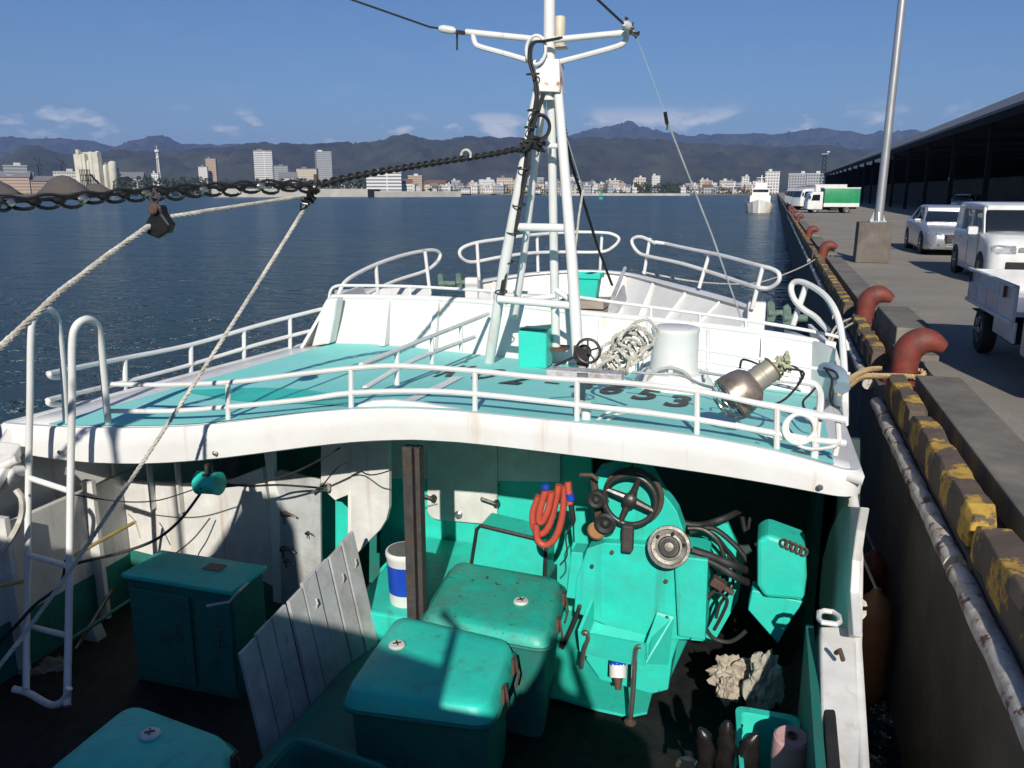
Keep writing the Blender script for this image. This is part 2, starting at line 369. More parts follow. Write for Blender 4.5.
while yy < 78 and c < 18:
    L = 3.0 if c < 8 else 4.5
    ks.append((yy, yy+L-0.16, 'yellow kerb block in the row beyond the second red bollard, %s along from it' % (['first'] + ['second'] + names)[c])); yy += L; c += 1
    if any(abs(yy-q) < 0.7 for q in BY): yy += 0.9
for i, k in enumerate(ks): kerb(k[0], k[1], i, k[2])

MARK = mat('faded_yellow_paint', (0.38, 0.29, 0.10), 0.9, var=.2, spots=(0.2, 0.19, 0.165), spot_amt=0.5, spot_scale=7, dirt=(.2, .19, .165), dirt_amt=.5, dirt_scale=2)
for x, y, w, L in ((2.25, 25.2, .35, .9), (2.15, 18.6, .3, 1.0), (2.1, 14.6, .25, .5), (2.35, 12.8, .25, .6)):
    mb = MB(); mb.bm.faces.new([mb.bm.verts.new(p) for p in ((x, y, 2.304), (x+w, y, 2.304), (x+w*.9, y+L, 2.304), (x, y+L, 2.304))]); struct(mb.build('painted_mark', MARK))
# loose concrete blocks on the ledge
mb = MB(); mb.box((1.73, 12.0, 2.43), (0.42, 2.1, 0.30)); tag(mb.build('concrete_block', CONC, bevel=0.02), 'short grey concrete block lying behind the kerb between the two nearest red bollards', 'concrete block')

# fender pipe along the wall edge, white paint flaking off rust
PIPEM = mat('flaked_white_pipe', (0.52, 0.49, 0.44), 0.7, var=0.15, spots=(0.11, 0.055, 0.035), spot_amt=0.43, spot_scale=7, dirt=(0.25, 0.17, 0.12), dirt_amt=0.4, dirt_scale=9, bump=0.6, bscale=22)
pipes = [(-1.0, 4.92, 'nearest length of flaking white fender pipe along the quay wall'), (5.02, 9.0, 'second length of flaking white fender pipe, beside the long yellow kerb block'), (9.9, 14.6, 'third length of flaking white fender pipe, below the second red bollard'),
         (15.2, 27, 'fourth length of white fender pipe, beyond the second bollard'), (27.5, 46, 'far length of white fender pipe along the quay edge'), (46.5, 80, 'farthest length of white fender pipe along the quay edge')]
for a, b_, lb in pipes:
    mb = MB(); n = 26; mb.tube([(1.14+0.02*noise.noise(Vector((a+i*0.7, 0, 0))), a+(b_-a)*i/n, 2.08+0.015*noise.noise(Vector((0, a+i, 3)))) for i in range(n+1)], 0.062, 12)
    k = int((b_-a)/1.2)
    t = thing('fender_pipe', lb, 'pipe', (1.10, a, 1.98), 'white fender pipes along the quay wall')
    mb.build('pipe', PIPEM, t, smooth=True)
    m2 = MB()
    for j in range(k+1): m2.box((1.19, a+0.3+j*1.2, 2.07), (0.08, 0.05, 0.09))
    m2.build('bracket', RUST, t)

# ---------------------------------------------------------------- bollards
def bollard(y, x=1.47, i=0, label=''):
    t = thing('mooring_bollard', label, 'bollard', (x, y, 2.16), 'red rusty bollards along the quay')
    mb = MB(); dx = 0.96
    path = smooth_path([(x, y, 2.16), (x, y, 2.36), (x+0.01, y, 2.47), (x+0.06, y, 2.57), (x+0.155, y-0.01, 2.625), (x+0.26, y-0.02, 2.615), (x+0.37, y-0.03, 2.56)], 5)
    rs = []
    for k, p in enumerate(path):
        f = k/(len(path)-1); rs.append((0.150+0.022*math.sin(f*3.1) if f < 0.62 else 0.171-0.105*((f-0.62)/0.38)**1.6)*.88)
    if i == 0:
        pass
    mb.tube(path, rs, 20)
    mb.build('post', BOLL, t, smooth=True)
    m2 = MB(); m2.lathe([(0.23, 0), (0.23, 0.03), (0.185, 0.045), (0.17, 0.05)], (x, y, 2.162)); m2.build('base_flange', BOLL, t, smooth=True)
bl = ['nearest red bollard, with the tan mooring rope looped round its base', 'second red bollard, behind the short concrete block', 'third red bollard, left of the lamp post base',
      'fourth red bollard along the quay edge', 'fifth red bollard along the quay edge', 'sixth red bollard along the quay edge', 'seventh red bollard, near the green truck', 'farthest red bollard, beside the row of white trucks']
for i, y in enumerate(BY): bollard(y, i=i, label=bl[i])

# ---------------------------------------------------------------- lamp post
t = thing('lamp_post', 'tall silver pole standing on a square concrete block on the quay', 'lamp post', (2.62, 24.6, 2.3))
mb = MB(); mb.box((2.62, 24.9, 2.84), (0.86, 0.86, 1.08), taper=0.97); mb.build('concrete_base', mat('stained_concrete', (0.16, 0.14, 0.12), .9, var=.2, vscale=3, dirt=(.10, .085, .07), dirt_amt=.5, dirt_scale=2, streak=(.07, .06, .05), bump=.5), t, bevel=0.025)
mb = MB(); mb.tube([(2.72, 24.9, 3.40), (2.77, 24.9, 9), (2.8, 24.9, 14.5)], [0.115, 0.10, 0.08], 16)
POLE = mat('galvanised_pole', (0.42, 0.43, 0.44), 0.38, 0.6, var=0.08, stretch=(1, 1, .2))
mb.build('pole', POLE, t, smooth=True)
mb = MB(); mb.box((2.70, 24.9, 3.395), (0.42, 0.42, 0.03))
for dx, dy in ((1, 0), (-1, 0), (0, 1), (0, -1)):
    a = V(2.70+dx*0.105, 24.9+dy*0.105, 3.41); b_ = V(2.70+dx*0.2, 24.9+dy*0.2, 3.41); d = V(dy, dx, 0).normalized()*0.014
    mb.prism([a-d/2, b_-d/2, V(a.x, a.y, 3.66)-d/2], d)
mb.build('base_plate', POLE, t)

# ---------------------------------------------------------------- shed (fish market) on the quay
SHEDR = mat('shed_roof_metal', (0.10, 0.12, 0.14), 0.65, var=0.12, dirt=(0.15, 0.16, 0.17), dirt_amt=0.45, dirt_scale=.2)
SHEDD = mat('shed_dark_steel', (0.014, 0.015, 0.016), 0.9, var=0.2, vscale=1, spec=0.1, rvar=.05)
t = thing('market_shed', 'long open market shed with a dark sloping roof beyond the parked cars', 'shed', (25, 120, 2.3))
y0, y1 = 12, 262
mb = MB(); mb.prism([(13, y0, 9.2), (24, y0, 14.3), (46, y0, 9), (46, y0, 8.8), (24, y0, 14.0), (13, y0, 9.0)], (0, y1-y0, 0)); mb.build('roof', SHEDR, t)
mb = MB(); mb.box((13.05, (y0+y1)/2, 8.75), (0.12, y1-y0, 0.5)); mb.build('roof_fascia', SHEDD, t)
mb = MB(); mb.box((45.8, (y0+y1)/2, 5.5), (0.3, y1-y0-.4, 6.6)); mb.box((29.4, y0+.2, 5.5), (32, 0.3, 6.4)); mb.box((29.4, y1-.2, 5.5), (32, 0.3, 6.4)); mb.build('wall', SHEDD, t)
for i in range(21):
    y = y0+4+i*12
    mb = MB(); mb.box((13.4, y, 5.45), (0.3, 0.3, 6.3)); mb.build('column', SHEDD, t)
    mb = MB(); mb.box((29, y, 8.1), (31, 0.25, 0.35)); mb.build('roof_truss', SHEDD, t)
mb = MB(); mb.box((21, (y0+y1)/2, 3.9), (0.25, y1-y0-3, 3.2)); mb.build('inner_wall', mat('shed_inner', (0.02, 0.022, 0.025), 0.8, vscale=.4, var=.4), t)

# ---------------------------------------------------------------- far land and hills
def grd(u, D):
    r = ray(u, 191); r.z = 0; r.normalize(); return Vector((r.x*D, r.y*D, 0))
def hgt(v, D, u=512):                      # height above water of pixel row v at ground distance D
    r = ray(u, v); h = math.hypot(r.x, r.y); return CZ+r.z/h*D
def lerp_prof(prof, u):
    if u <= prof[0][0]: return prof[0][1]
    for (a, va), (b_, vb) in zip(prof, prof[1:]):
        if u <= b_:
            f = (u-a)/(b_-a); f = f*f*(3-2*f); return va+(vb-va)*f
    return prof[-1][1]
def forest(name, c1, c2):
    m, n, l, b = nt(name)
    tc = n.new('ShaderNodeTexCoord'); a = n.new('ShaderNodeTexNoise'); a.inputs['Scale'].default_value = 0.006; a.inputs['Detail'].default_value = 12; a.inputs['Roughness'].default_value = 0.7
    r = n.new('ShaderNodeValToRGB'); r.color_ramp.elements[0].position = 0.38; r.color_ramp.elements[1].position = 0.62
    r.color_ramp.elements[0].color = c1+(1,); r.color_ramp.elements[1].color = c2+(1,)
    l.new(tc.outputs['Object'], a.inputs[0]); l.new(a.outputs[0], r.inputs[0]); l.new(r.outputs[0], b.inputs['Base Color']); b.inputs['Roughness'].default_value = 0.95
    return m
FOR1 = forest('hill_forest', (0.016, 0.022, 0.014), (0.055, 0.058, 0.036))
def hills(name, prof, D, depth, seed, rough, u0=-420, u1=1150, du=3.5):
    mb = MB(); rows = []; us = [u0+du*i for i in range(int((u1-u0)/du)+1)]; nd = 44
    for j in range(nd+1):
        f = j/nd; d = D-depth*(1-f)*0.9 if True else D
        g = math.sin(min(1, f/0.8)*math.pi/2)**1.3 if f <= 0.8 else 1-((f-0.8)/0.2)*0.5
        dd = D-depth+depth*f/0.8
        row = []
        for u in us:
            p = grd(u, dd); h = hgt(lerp_prof(prof, u), D, u)
            q = Vector((p.x*0.0016, p.y*0.0016, seed)); rid = 1-abs(noise.fractal(q*1.5, 0.9, 2.1, 7))*2.3
            h2 = h*g*(1-rough*(1-rid)*(1-abs(g-0.3)) * (1 if f < 0.78 else 0.12))
            h2 += noise.fractal(Vector((p.x*.012, p.y*.012, seed)), 1, 2, 4)*h*0.018
            if j == 0: h2 = 0.5
            row.append((p.x, p.y, max(0.5, h2)))
        rows.append(row)
    mb.loft(rows, closed=False, cap=False)
    o = mb.build(name, FOR1, smooth=True, autosmooth=False, loc=(0, 0, 0)); struct(o)
front = [(-420, 150), (0, 158), (37, 146), (75, 155), (120, 150), (165, 152), (220, 148), (273, 143), (301, 145), (363, 143), (408, 135), (436, 141), (473, 137), (496, 138), (530, 139), (570, 138), (640, 139), (700, 144), (768, 147), (818, 145), (855, 149), (893, 152), (960, 150), (1150, 150)]
back = [(-420, 130), (0, 137), (57, 138), (95, 141), (117, 146), (140, 140), (165, 134), (185, 143), (225, 144), (256, 144), (300, 150), (500, 150), (560, 137), (592, 129), (627, 122), (655, 130), (690, 135), (730, 133), (768, 133), (815, 128), (843, 129), (860, 134), (880, 131), (908, 130), (923, 134), (1000, 138), (1150, 132)]
hills('front_hills', front, 4200, 1900, 3.3, 0.62)
hills('far_mountains', back, 8200, 2600, 9.1, 0.6)

LAND = mat('shore_ground', (0.13, 0.125, 0.10), 0.95, vscale=.01, var=.3)
mb = MB(); top = []; us = list(range(-420, 1151, 30))
A = [grd(u, 900) for u in us]; B = [grd(u, 2700) for u in us]
mb.loft([[(p.x, p.y, -1) for p in A], [(p.x, p.y, 1.3) for p in A], [(p.x, p.y, 1.6) for p in B]], closed=False, cap=False)
struct(mb.build('far_shore', LAND, loc=(0, 0, 0)))

# ---------------------------------------------------------------- far city: every building a thing
def facade(name, wall, win, sx=3.0, sz=3.2, fx=0.55, fz=0.45):
    m, n, l, b = nt(name)
    tc = n.new('ShaderNodeTexCoord'); sp = n.new('ShaderNodeSeparateXYZ'); l.new(tc.outputs['Object'], sp.inputs[0])
    ge = n.new('ShaderNodeNewGeometry'); sg = n.new('ShaderNodeSeparateXYZ'); l.new(ge.outputs['Normal'], sg.inputs[0])
    def stripes(sock, period, frac):
        a = n.new('ShaderNodeMath'); a.operation = 'DIVIDE'; a.inputs[1].default_value = period; l.new(sock, a.inputs[0])
        f = n.new('ShaderNodeMath'); f.operation = 'FRACT'; l.new(a.outputs[0], f.inputs[0])
        c = n.new('ShaderNodeMath'); c.operation = 'LESS_THAN'; c.inputs[1].default_value = frac; l.new(f.outputs[0], c.inputs[0]); return c.outputs[0]
    hx = n.new('ShaderNodeMath'); hx.operation = 'ADD'; l.new(sp.outputs[0], hx.inputs[0]); l.new(sp.outputs[1], hx.inputs[1])
    a = stripes(hx.outputs[0], sx, fx); c = stripes(sp.outputs[2], sz, fz)
    mu = n.new('ShaderNodeMath'); mu.operation = 'MULTIPLY'; l.new(a, mu.inputs[0]); l.new(c, mu.inputs[1])
    up = n.new('ShaderNodeMath'); up.operation = 'LESS_THAN'; up.inputs[1].default_value = 0.5; l.new(sg.outputs[2], up.inputs[0])
    m2 = n.new('ShaderNodeMath'); m2.operation = 'MULTIPLY'; l.new(mu.outputs[0], m2.inputs[0]); l.new(up.outputs[0], m2.inputs[1])
    mx = n.new('ShaderNodeMixRGB'); mx.inputs[1].default_value = wall+(1,); mx.inputs[2].default_value = win+(1,); l.new(m2.outputs[0], mx.inputs[0])
    l.new(mx.outputs[0], b.inputs['Base Color']); b.inputs['Roughness'].default_value = 0.8
    return m
FAC = [facade('facade_white', (0.60, 0.58, 0.54), (0.12, 0.13, 0.15)), facade('facade_cream', (0.52, 0.45, 0.34), (0.10, 0.10, 0.11), 3.6, 3.4),
       facade('facade_grey', (0.33, 0.34, 0.35), (0.09, 0.10, 0.11), 2.8, 3.1, .6, .5), facade('facade_tan', (0.40, 0.30, 0.22), (0.09, 0.08, 0.08), 3.2, 3.0),
       facade('facade_balcony', (0.62, 0.61, 0.58), (0.16, 0.17, 0.19), 40, 3.0, .97, .48)]
ROOFS = [mat('far_roof_grey', (0.16, 0.16, 0.17), 0.8), mat('far_roof_brown', (0.16, 0.09, 0.06), 0.8), mat('far_roof_white', (0.5, 0.5, 0.5), 0.8)]
def far_building(u0, u1, vt, D, fac, label, style='flat', dep=None, base=1.4, group='buildings of the far town'):
    w = (u1-u0)/850*D; c = grd((u0+u1)/2, D); H = hgt(vt, D, (u0+u1)/2)-base; dep = dep or max(8, w*0.6)
    az = math.atan2(-c.x, c.y); q = az+R(rng.uniform(-14, 14))
    t = thing('town_building', label, 'building', (c.x, c.y, base), group)
    c0 = Vector((c.x, c.y, base)); M = Matrix.Rotation(q, 3, 'Z')
    mb = MB(); bh = H if style != 'gable' else H*0.72
    mb.box(c0+V(0, 0, bh/2), (w, dep, bh), M); wob = mb.build('wall', FAC[fac], t)
    mb = MB()
    if style == 'gable':
        pr = [M @ V(-w/2-1, -dep/2-1, bh), M @ V(-w/2-1, dep/2+1, bh), M @ V(-w/2-1, 0, H)]
        mb.prism([c0+p for p in pr], M @ V(w+2, 0, 0)); mb.build('roof', ROOFS[rng.choice((0, 0, 1))], t)
    else:
        mb.box(c0+V(0, 0, bh+0.3), (w+0.6, dep+.6, 0.6), M)
        mb.box(c0+M @ V(w*rng.uniform(-.25, .25), 0, bh+1.8), (w*rng.uniform(.18, .35), dep*.4, 2.6), M); mb.build('roof', ROOFS[rng.choice((0, 2, 2))], t)
    return t
# named landmarks
far_building(257, 274, 151, 1500, 4, 'tall white apartment tower with vertical bays, left of the two towers', dep=16)
far_building(317.5, 332, 152, 1500, 2, 'tall grey white hotel tower, right of the two towers', dep=16)
far_building(209, 218, 159, 1500, 3, 'tan apartment tower, taller of the pair left of the white tower', dep=14)
far_building(201, 209, 167, 1480, 0, 'low white block at the foot of the tan apartment tower')
far_building(275, 288, 166, 1450, 2, 'grey office block beside the tall white apartment tower')
far_building(281, 297, 172, 1300, 0, 'white hall between the two tall towers', 'gable')
far_building(299, 318, 169, 1350, 1, 'cream school block left of the grey hotel tower', dep=14)
far_building(368, 402, 173, 800, 4, 'white waterfront block with many balconies behind the breakwater', dep=14)
far_building(402, 412, 179, 820, 0, 'white house with a gabled roof right of the balcony block', 'gable')
far_building(409, 423, 176, 1200, 3, 'brown apartment block behind the white gabled house')
far_building(426, 446, 180, 1100, 1, 'cream block with a gabled roof in the town left of the mast', 'gable')
far_building(452, 461, 181, 1150, 2, 'dark glass office block left of the mast')
far_building(479, 494, 180, 1100, 0, 'white office block just left of the mast')
far_building(497, 513, 178, 1100, 1, 'cream warehouse block behind the mast ladder')
far_building(524, 545, 178, 1100, 2, 'wide grey apartment block seen between the mast legs')
far_building(568, 577, 177, 1250, 0, 'white tower block right of the mast')
far_building(765, 778, 172, 1000, 0, 'white block behind the moored white ship')
far_building(789, 806, 174, 1050, 2, 'grey housing block with many windows above the white trucks', dep=20)
far_building(806, 821, 174, 1000, 2, 'right hand grey housing block above the white trucks', dep=20)
adj = ['white', 'cream', 'grey', 'tan', 'pale balconied']
SEEN = {}
ORD = ['first', 'second', 'third', 'fourth', 'fifth', 'sixth', 'seventh', 'eighth', 'ninth', 'tenth', 'eleventh', 'twelfth']
def town_label(u, k, st, w):
    zone = 'left of the mast' if u < 505 else 'between the mast legs' if u < 575 else 'just right of the mast' if u < 640 else 'left of the white ship' if u > 735 else 'under the middle hills'
    s_ = '%s %s %s town block %s' % ('wide' if w > 8 else 'narrow', adj[k], 'gabled' if st == 'gable' else 'flat roofed', zone)
    SEEN[s_] = SEEN.get(s_, 0)+1
    return s_ if SEEN[s_] == 1 else s_+', %s from left' % ORD[SEEN[s_]-1]
i = 0
for (a, b_, vlo, vhi, D0) in ((334, 368, 182, 187, 1200), (412, 500, 181, 187, 1150), (430, 500, 185, 189, 960), (480, 640, 180, 187, 1180), (480, 640, 184, 190, 960), (680, 765, 180, 187, 1180), (680, 765, 184, 190, 960)):
    u = a
    while u < b_:
        w = rng.uniform(3.5, 10); D = D0*rng.uniform(.88, 1.15); k = rng.randrange(5); st = rng.choice(('flat', 'flat', 'gable'))
        far_building(u, u+w, rng.uniform(vlo, vhi), D, k, town_label(u+w/2, k, st, w), st, group='small blocks of the town waterfront')
        u += w*rng.uniform(.55, .95); i += 1
for (u, w, v) in sorted(((610, 8, 181), (622, 7, 184), (640, 11, 178), (655, 8, 176), (745, 7, 177), (712, 9, 183), (725, 10, 181), (727, 6, 185), (590, 9, 182), (548, 12, 184))):
    k = rng.choice((0, 0, 1, 4)); far_building(u-w/2, u+w/2, v, 1200, k, 'mid height '+town_label(u, k, 'flat', w), group='mid height blocks of the far town')

# left shore: concrete plant, silos, huts, gravel
PLANT = mat('plant_cream', (0.58, 0.56, 0.46), 0.7, var=0.1, vscale=.3, dirt=(.35, .33, .27), dirt_amt=.42, dirt_scale=.15)
t = thing('concrete_plant', 'cream concrete plant with a cluster of silos on the left shore', 'factory', tuple(grd(100, 930)))
def silo(u, v, r, D=930, name='silo'):
    p = grd(u, D); H = hgt(v, D, u); mb = MB(); mb.lathe([(r*.3, 1.4), (r, 6), (r, H-2), (r*.6, H-.3), (r*.2, H)], (p.x, p.y, 0), n=14); mb.build(name, PLANT, t, smooth=True)
for u, v, r in ((84, 155, 1.9), (88, 153, 2.0), (94.5, 151.5, 2.4), (101.5, 151, 2.5), (91, 160, 2.3), (107, 165, 2.3), (115, 161, 3.9)): silo(u, v, r)
mb = MB()
for (u0, u1, vt, dd) in ((80, 92, 158, 8), (88, 106, 165, 12), (104, 112, 167, 8), (81, 84, 154, 3), (86, 104, 156, 5), (108, 119, 170, 8)):
    p = grd((u0+u1)/2, 930+dd/2); H = hgt(vt, 930); mb.box((p.x, p.y, H/2), ((u1-u0)*1.09, dd, H))
mb.build('tower_frame', PLANT, t)
mb = MB()
for k in range(7):
    p = grd(82+k*1.6, 921); mb.tube([(p.x, p.y, 1), (p.x, p.y, 24)], .35, 4)
for k in range(5):
    p = grd(82, 921); q = grd(92, 921); z = 4+k*5; mb.tube([(p.x, p.y, z), (q.x, q.y, z)], .3, 4)
p = grd(92, 918); q = grd(106, 916); mb.tube([(p.x, p.y, 20), (q.x, q.y, 3)], .9, 4)
mb.build('steel_frame', SHEDD, t)
SAND = mat('gravel_heap', (0.085, 0.07, 0.055), 0.95, var=.2, vscale=.5)
for k, (u0, u1, v, lb) in enumerate(((-40, 12, 180, 'large gravel heap at the left edge of the picture'), (44, 84, 177, 'broad gravel heap left of the concrete plant'), (82, 110, 184, 'smaller gravel heap in front of the concrete plant'))):
    D = 880; c = grd((u0+u1)/2, D); w = (u1-u0)/850*D/2*1.35; H = hgt(v, D); mb = MB(); n = 26; rings = []
    for j in range(6):
        f = j/5; rings.append([(c.x+math.cos(a)*w*(1-f*.96)*(1+.22*noise.noise(Vector((math.cos(a)*2, math.sin(a)*2+f*2, k)))), c.y+math.sin(a)*w*.6*(1-f*.96), 1.2+(H-1.2)*math.sin(f*1.5708)**1.15) for a in [2*math.pi*i/n for i in range(n)]])
    mb.loft(rings); tag(mb.build('gravel_heap', SAND, smooth=True, autosmooth=False), lb, 'gravel heap', 'gravel heaps on the left shore')
for (u0, u1, v, k, st, lb) in ((2, 28, 171, 3, 'gable', 'long brown warehouse behind the left gravel heap'), (10, 26, 166, 2, 'flat', 'grey factory block on the left shore'), (28, 34, 172, 0, 'gable', 'small pale shed right of the long brown warehouse'),
                         (33, 55, 176, 3, 'gable', 'low brown shed left of the broad gravel heap'), (59, 79, 172, 0, 'flat', 'long white low building left of the concrete plant'), (119, 143, 172, 2, 'gable', 'grey low building right of the concrete plant'),
                         (154, 160, 174, 0, 'flat', 'small white hut at the foot of the radio mast')):
    far_building(u0, u1, v, 960, k, lb, st, group='buildings on the left shore')
# radio mast
RM = mat('radio_mast_white', (0.6, 0.58, 0.55), 0.6)
D = 1100; p = grd(160.5, D); H = hgt(148, D, 160)
t = thing('radio_mast', 'slim white lattice radio mast standing right of the concrete plant', 'mast', (p.x, p.y, 1.4))
mb = MB()
for k in range(3):
    a = k*2.094; mb.tube([(p.x+2.2*math.cos(a), p.y+2.2*math.sin(a), 1.4), (p.x+.9*math.cos(a), p.y+.9*math.sin(a), H-4)], .4, 5)
for k in range(12):
    z = 1.4+(H-6)*k/12; z2 = 1.4+(H-6)*(k+1)/12; f = 1-k/12*.6; mb.tube([(p.x-2*f, p.y, z), (p.x+2*f, p.y, z2)], .25, 4); mb.tube([(p.x+2*f, p.y, z), (p.x-2*f, p.y, z2)], .25, 4)
mb.build('lattice', RM, t)
mb = MB(); mb.lathe([(2.2, 0), (2.6, .5), (2.6, 2.5), (2.2, 3)], (p.x, p.y, H-5), n=12); mb.lathe([(1.5, 0), (1.8, 1), (1.5, 2)], (p.x, p.y, H-12), n=12); mb.tube([(p.x, p.y, H-4), (p.x, p.y, H+3)], .3, 5); mb.build('antenna_platform', RM, t)
# pylon at right
D = 900; p = grd(822, D); H = hgt(153, D, 822)
t = thing('lattice_tower', 'grey lattice tower rising over the housing blocks by the shed end', 'tower', (p.x, p.y, 1.4)); mb = MB()
for sx_ in (-1, 1):
    for sy in (-1, 1): mb.tube([(p.x+sx_*2.6, p.y+sy*2.6, 1.4), (p.x+sx_*1.1, p.y+sy*1.1, H)], .3, 4)
for k in range(9):
    z = 2+(H-3)*k/9; z2 = 2+(H-3)*(k+1)/9; mb.tube([(p.x-2.3, p.y-2, z), (p.x+2.3, p.y-2, z2)], .2, 4); mb.tube([(p.x+2.3, p.y-2, z), (p.x-2.3, p.y-2, z2)], .2, 4)
mb.build('lattice', SHEDD, t)
mb = MB(); mb.box((p.x, p.y, H-1), (6, 5, .5)); mb.box((p.x+3, p.y, H+1), (2.2, 1.5, 1.2)); mb.build('platform', RM, t)
# cranes at left
for u, v, lb in ((41, 160, 'left of two thin far cranes on the left shore'), (64, 160, 'right of two thin far cranes on the left shore')):
    D = 1000; p = grd(u, D); H = hgt(v, D, u); mb = MB(); mb.tube([(p.x, p.y, 1), (p.x, p.y, H-4)], .5, 5); mb.tube([(p.x-5, p.y, H+2), (p.x+7, p.y, H-6)], .35, 4); mb.tube([(p.x+3, p.y, H+1), (p.x+3, p.y, 1)], .2, 4)
    tag(mb.build('crane', SHEDD), lb, 'crane', 'cranes on the left shore')

# woods along the shore: clumps of leaf cards read as one mass
LEAF = mat('shore_leaf', (0.030, 0.045, 0.020), 0.9, var=.5, vscale=.2)
def shore_wood(u0, u1, v0, D, dens=60, name='shore_woodland'):
    mb = MB(); u = u0
    while u < u1:
        r = rng.uniform(3, 6); H = hgt(v0+rng.uniform(-2.2, 2.5), D, u); p = grd(u, D*rng.uniform(.97, 1.04))
        mb.tube([(p.x, p.y, 1), (p.x, p.y, H*.6)], .4, 4)
        for k in range(dens):
            a = rng.uniform(0, 6.28); rr = r*math.sqrt(rng.random()); z = 1.5+(H-1.5)*rng.random()**.8; rr *= math.sqrt(max(.05, 1-((z-H*.5)/(H*.55))**2)); s = rng.uniform(.7, 1.5)
            c = V(p.x+math.cos(a)*rr, p.y+math.sin(a)*rr, z); d1 = V(rng.uniform(-1, 1), rng.uniform(-1, 1), rng.uniform(-1, 1)).normalized()*s; d2 = d1.orthogonal().normalized()*s*.8
            mb.bm.faces.new([mb.bm.verts.new(c+d1), mb.bm.verts.new(c+d2), mb.bm.verts.new(c-d1), mb.bm.verts.new(c-d2)])
        u += r*850/D*.8
    o = mb.build(name, LEAF, loc=(0, 0, 0)); o['kind'] = 'stuff'
shore_wood(118, 212, 179, 890); shore_wood(256, 372, 180, 860); shore_wood(634, 680, 183, 900); shore_wood(-20, 80, 182, 1000, 30); shore_wood(200, 262, 183, 1000)
shore_wood(430, 640, 190, 930, 16); shore_wood(680, 770, 189, 930, 16)

# breakwaters
BWM = mat('breakwater_concrete', (0.45, 0.43, 0.39), 0.85, var=.08, vscale=.1, dirt=(.3, .28, .24), dirt_amt=.42, dirt_scale=.06)
def bw(u0, u1, v, D0, D1, name='breakwater'):
    mb = MB(); a = grd(u0, D0); b_ = grd(u1, D1); h0 = hgt(v, D0, u0); n = Vector((-(b_-a).y, (b_-a).x, 0)).normalized()*5
    mb.prism([a+V(0, 0, -1), b_+V(0, 0, -1), b_+V(0, 0, h0), a+V(0, 0, h0)], n); struct(mb.build(name, BWM))
bw(212, 372, 188.7, 620, 640); bw(378, 461, 191.2, 600, 640)
struct(MB().box(tuple(grd(374, 610)+V(0, 0, 2)), (6, 8, 7)).build('breakwater_head', SHEDD))
mb = MB(); a = grd(560, 800); b_ = grd(690, 800); mb.prism([a, b_, b_+V(0, 0, 2), a+V(0, 0, 2)], (0, 25, 0)); struct(mb.build('sand_spit', BWM))

# channel buoy
D = 430; p = grd(601, D); BG = mat('buoy_green', (0.03, 0.28, 0.18), 0.5)
t = thing('channel_buoy', 'small green channel buoy floating on the water right of the mast', 'buoy', (p.x, p.y, 0))
mb = MB(); mb.lathe([(1.3, -.3), (1.5, .3), (1.4, .9), (.5, 1.1)], (p.x, p.y, 0)); mb.build('float', BG, t)
mb = MB()
for k in range(4): mb.tube([(p.x+1.0*math.cos(k*1.57), p.y+1.0*math.sin(k*1.57), .9), (p.x+.35*math.cos(k*1.57), p.y+.35*math.sin(k*1.57), 4.2)], .13, 5)
mb.lathe([(.5, 0), (.5, 1.0), (.2, 1.3)], (p.x, p.y, 4.2), n=10); mb.build('cage', BG, t)
# ---------------------------------------------------------------- vehicles (built facing -Y, then placed)
def ring_body(secs):
    """secs: (y, half width, z bottom, z top, corner) -> rounded box rings"""
    out = []
    for y, w, zb, zt, c in secs:
        r = []
        for (sx, sz, a0) in ((1, 1, 0), (-1, 1, 90), (-1, -1, 180), (1, -1, 270)):
            cz = zt-c if sz > 0 else zb+c*.5
            for k in range(5):
                a = R(a0+90*k/4); rr = c if sz > 0 else c*.5
                r.append((sx*(w-rr)+math.cos(a)*rr, y, cz+math.sin(a)*rr))
        out.append(r)
    return out
def wheel(t, x, y, r, w, side, rim=STEEL):
    mb = MB(); mb.lathe([(r*.6, 0), (r*.93, 0), (r, w*.2), (r, w*.8), (r*.93, w), (r*.6, w)], (x-side*w, y, r), (side, 0, 0), 24); wh = mb.build('wheel', TIRE, t, smooth=True)
    mb = MB(); mb.lathe([(r*.62, 0), (r*.62, .02), (r*.55, .035), (r*.3, .02), (r*.16, .03), (r*.12, .04)], (x-.03*side, y, r), (side, 0, 0), 20)
    for k in range(6):
        a = k*math.pi/3; mb.box((x+.01*side, y+math.cos(a)*r*.38, r+math.sin(a)*r*.38), (.02, r*.36, r*.1), Matrix.Rotation(a, 3, 'X'))
    mb.build('rim', rim, wh)
def arch_cut(mb, *a): pass
ARCH = mat('wheel_arch_black', (0.012, 0.012, 0.012), .8)
def arches(t, w, ys, r):
    for y in ys:
        for s in (-1, 1):
            mb = MB(); mb.lathe([(r*1.16, 0), (r*1.16, .02)], (s*(w-.012), y, r), (s, 0, 0), 28); mb.build('wheel_arch', ARCH, t)
def plate(mb, pts, d): mb.prism(pts, d)

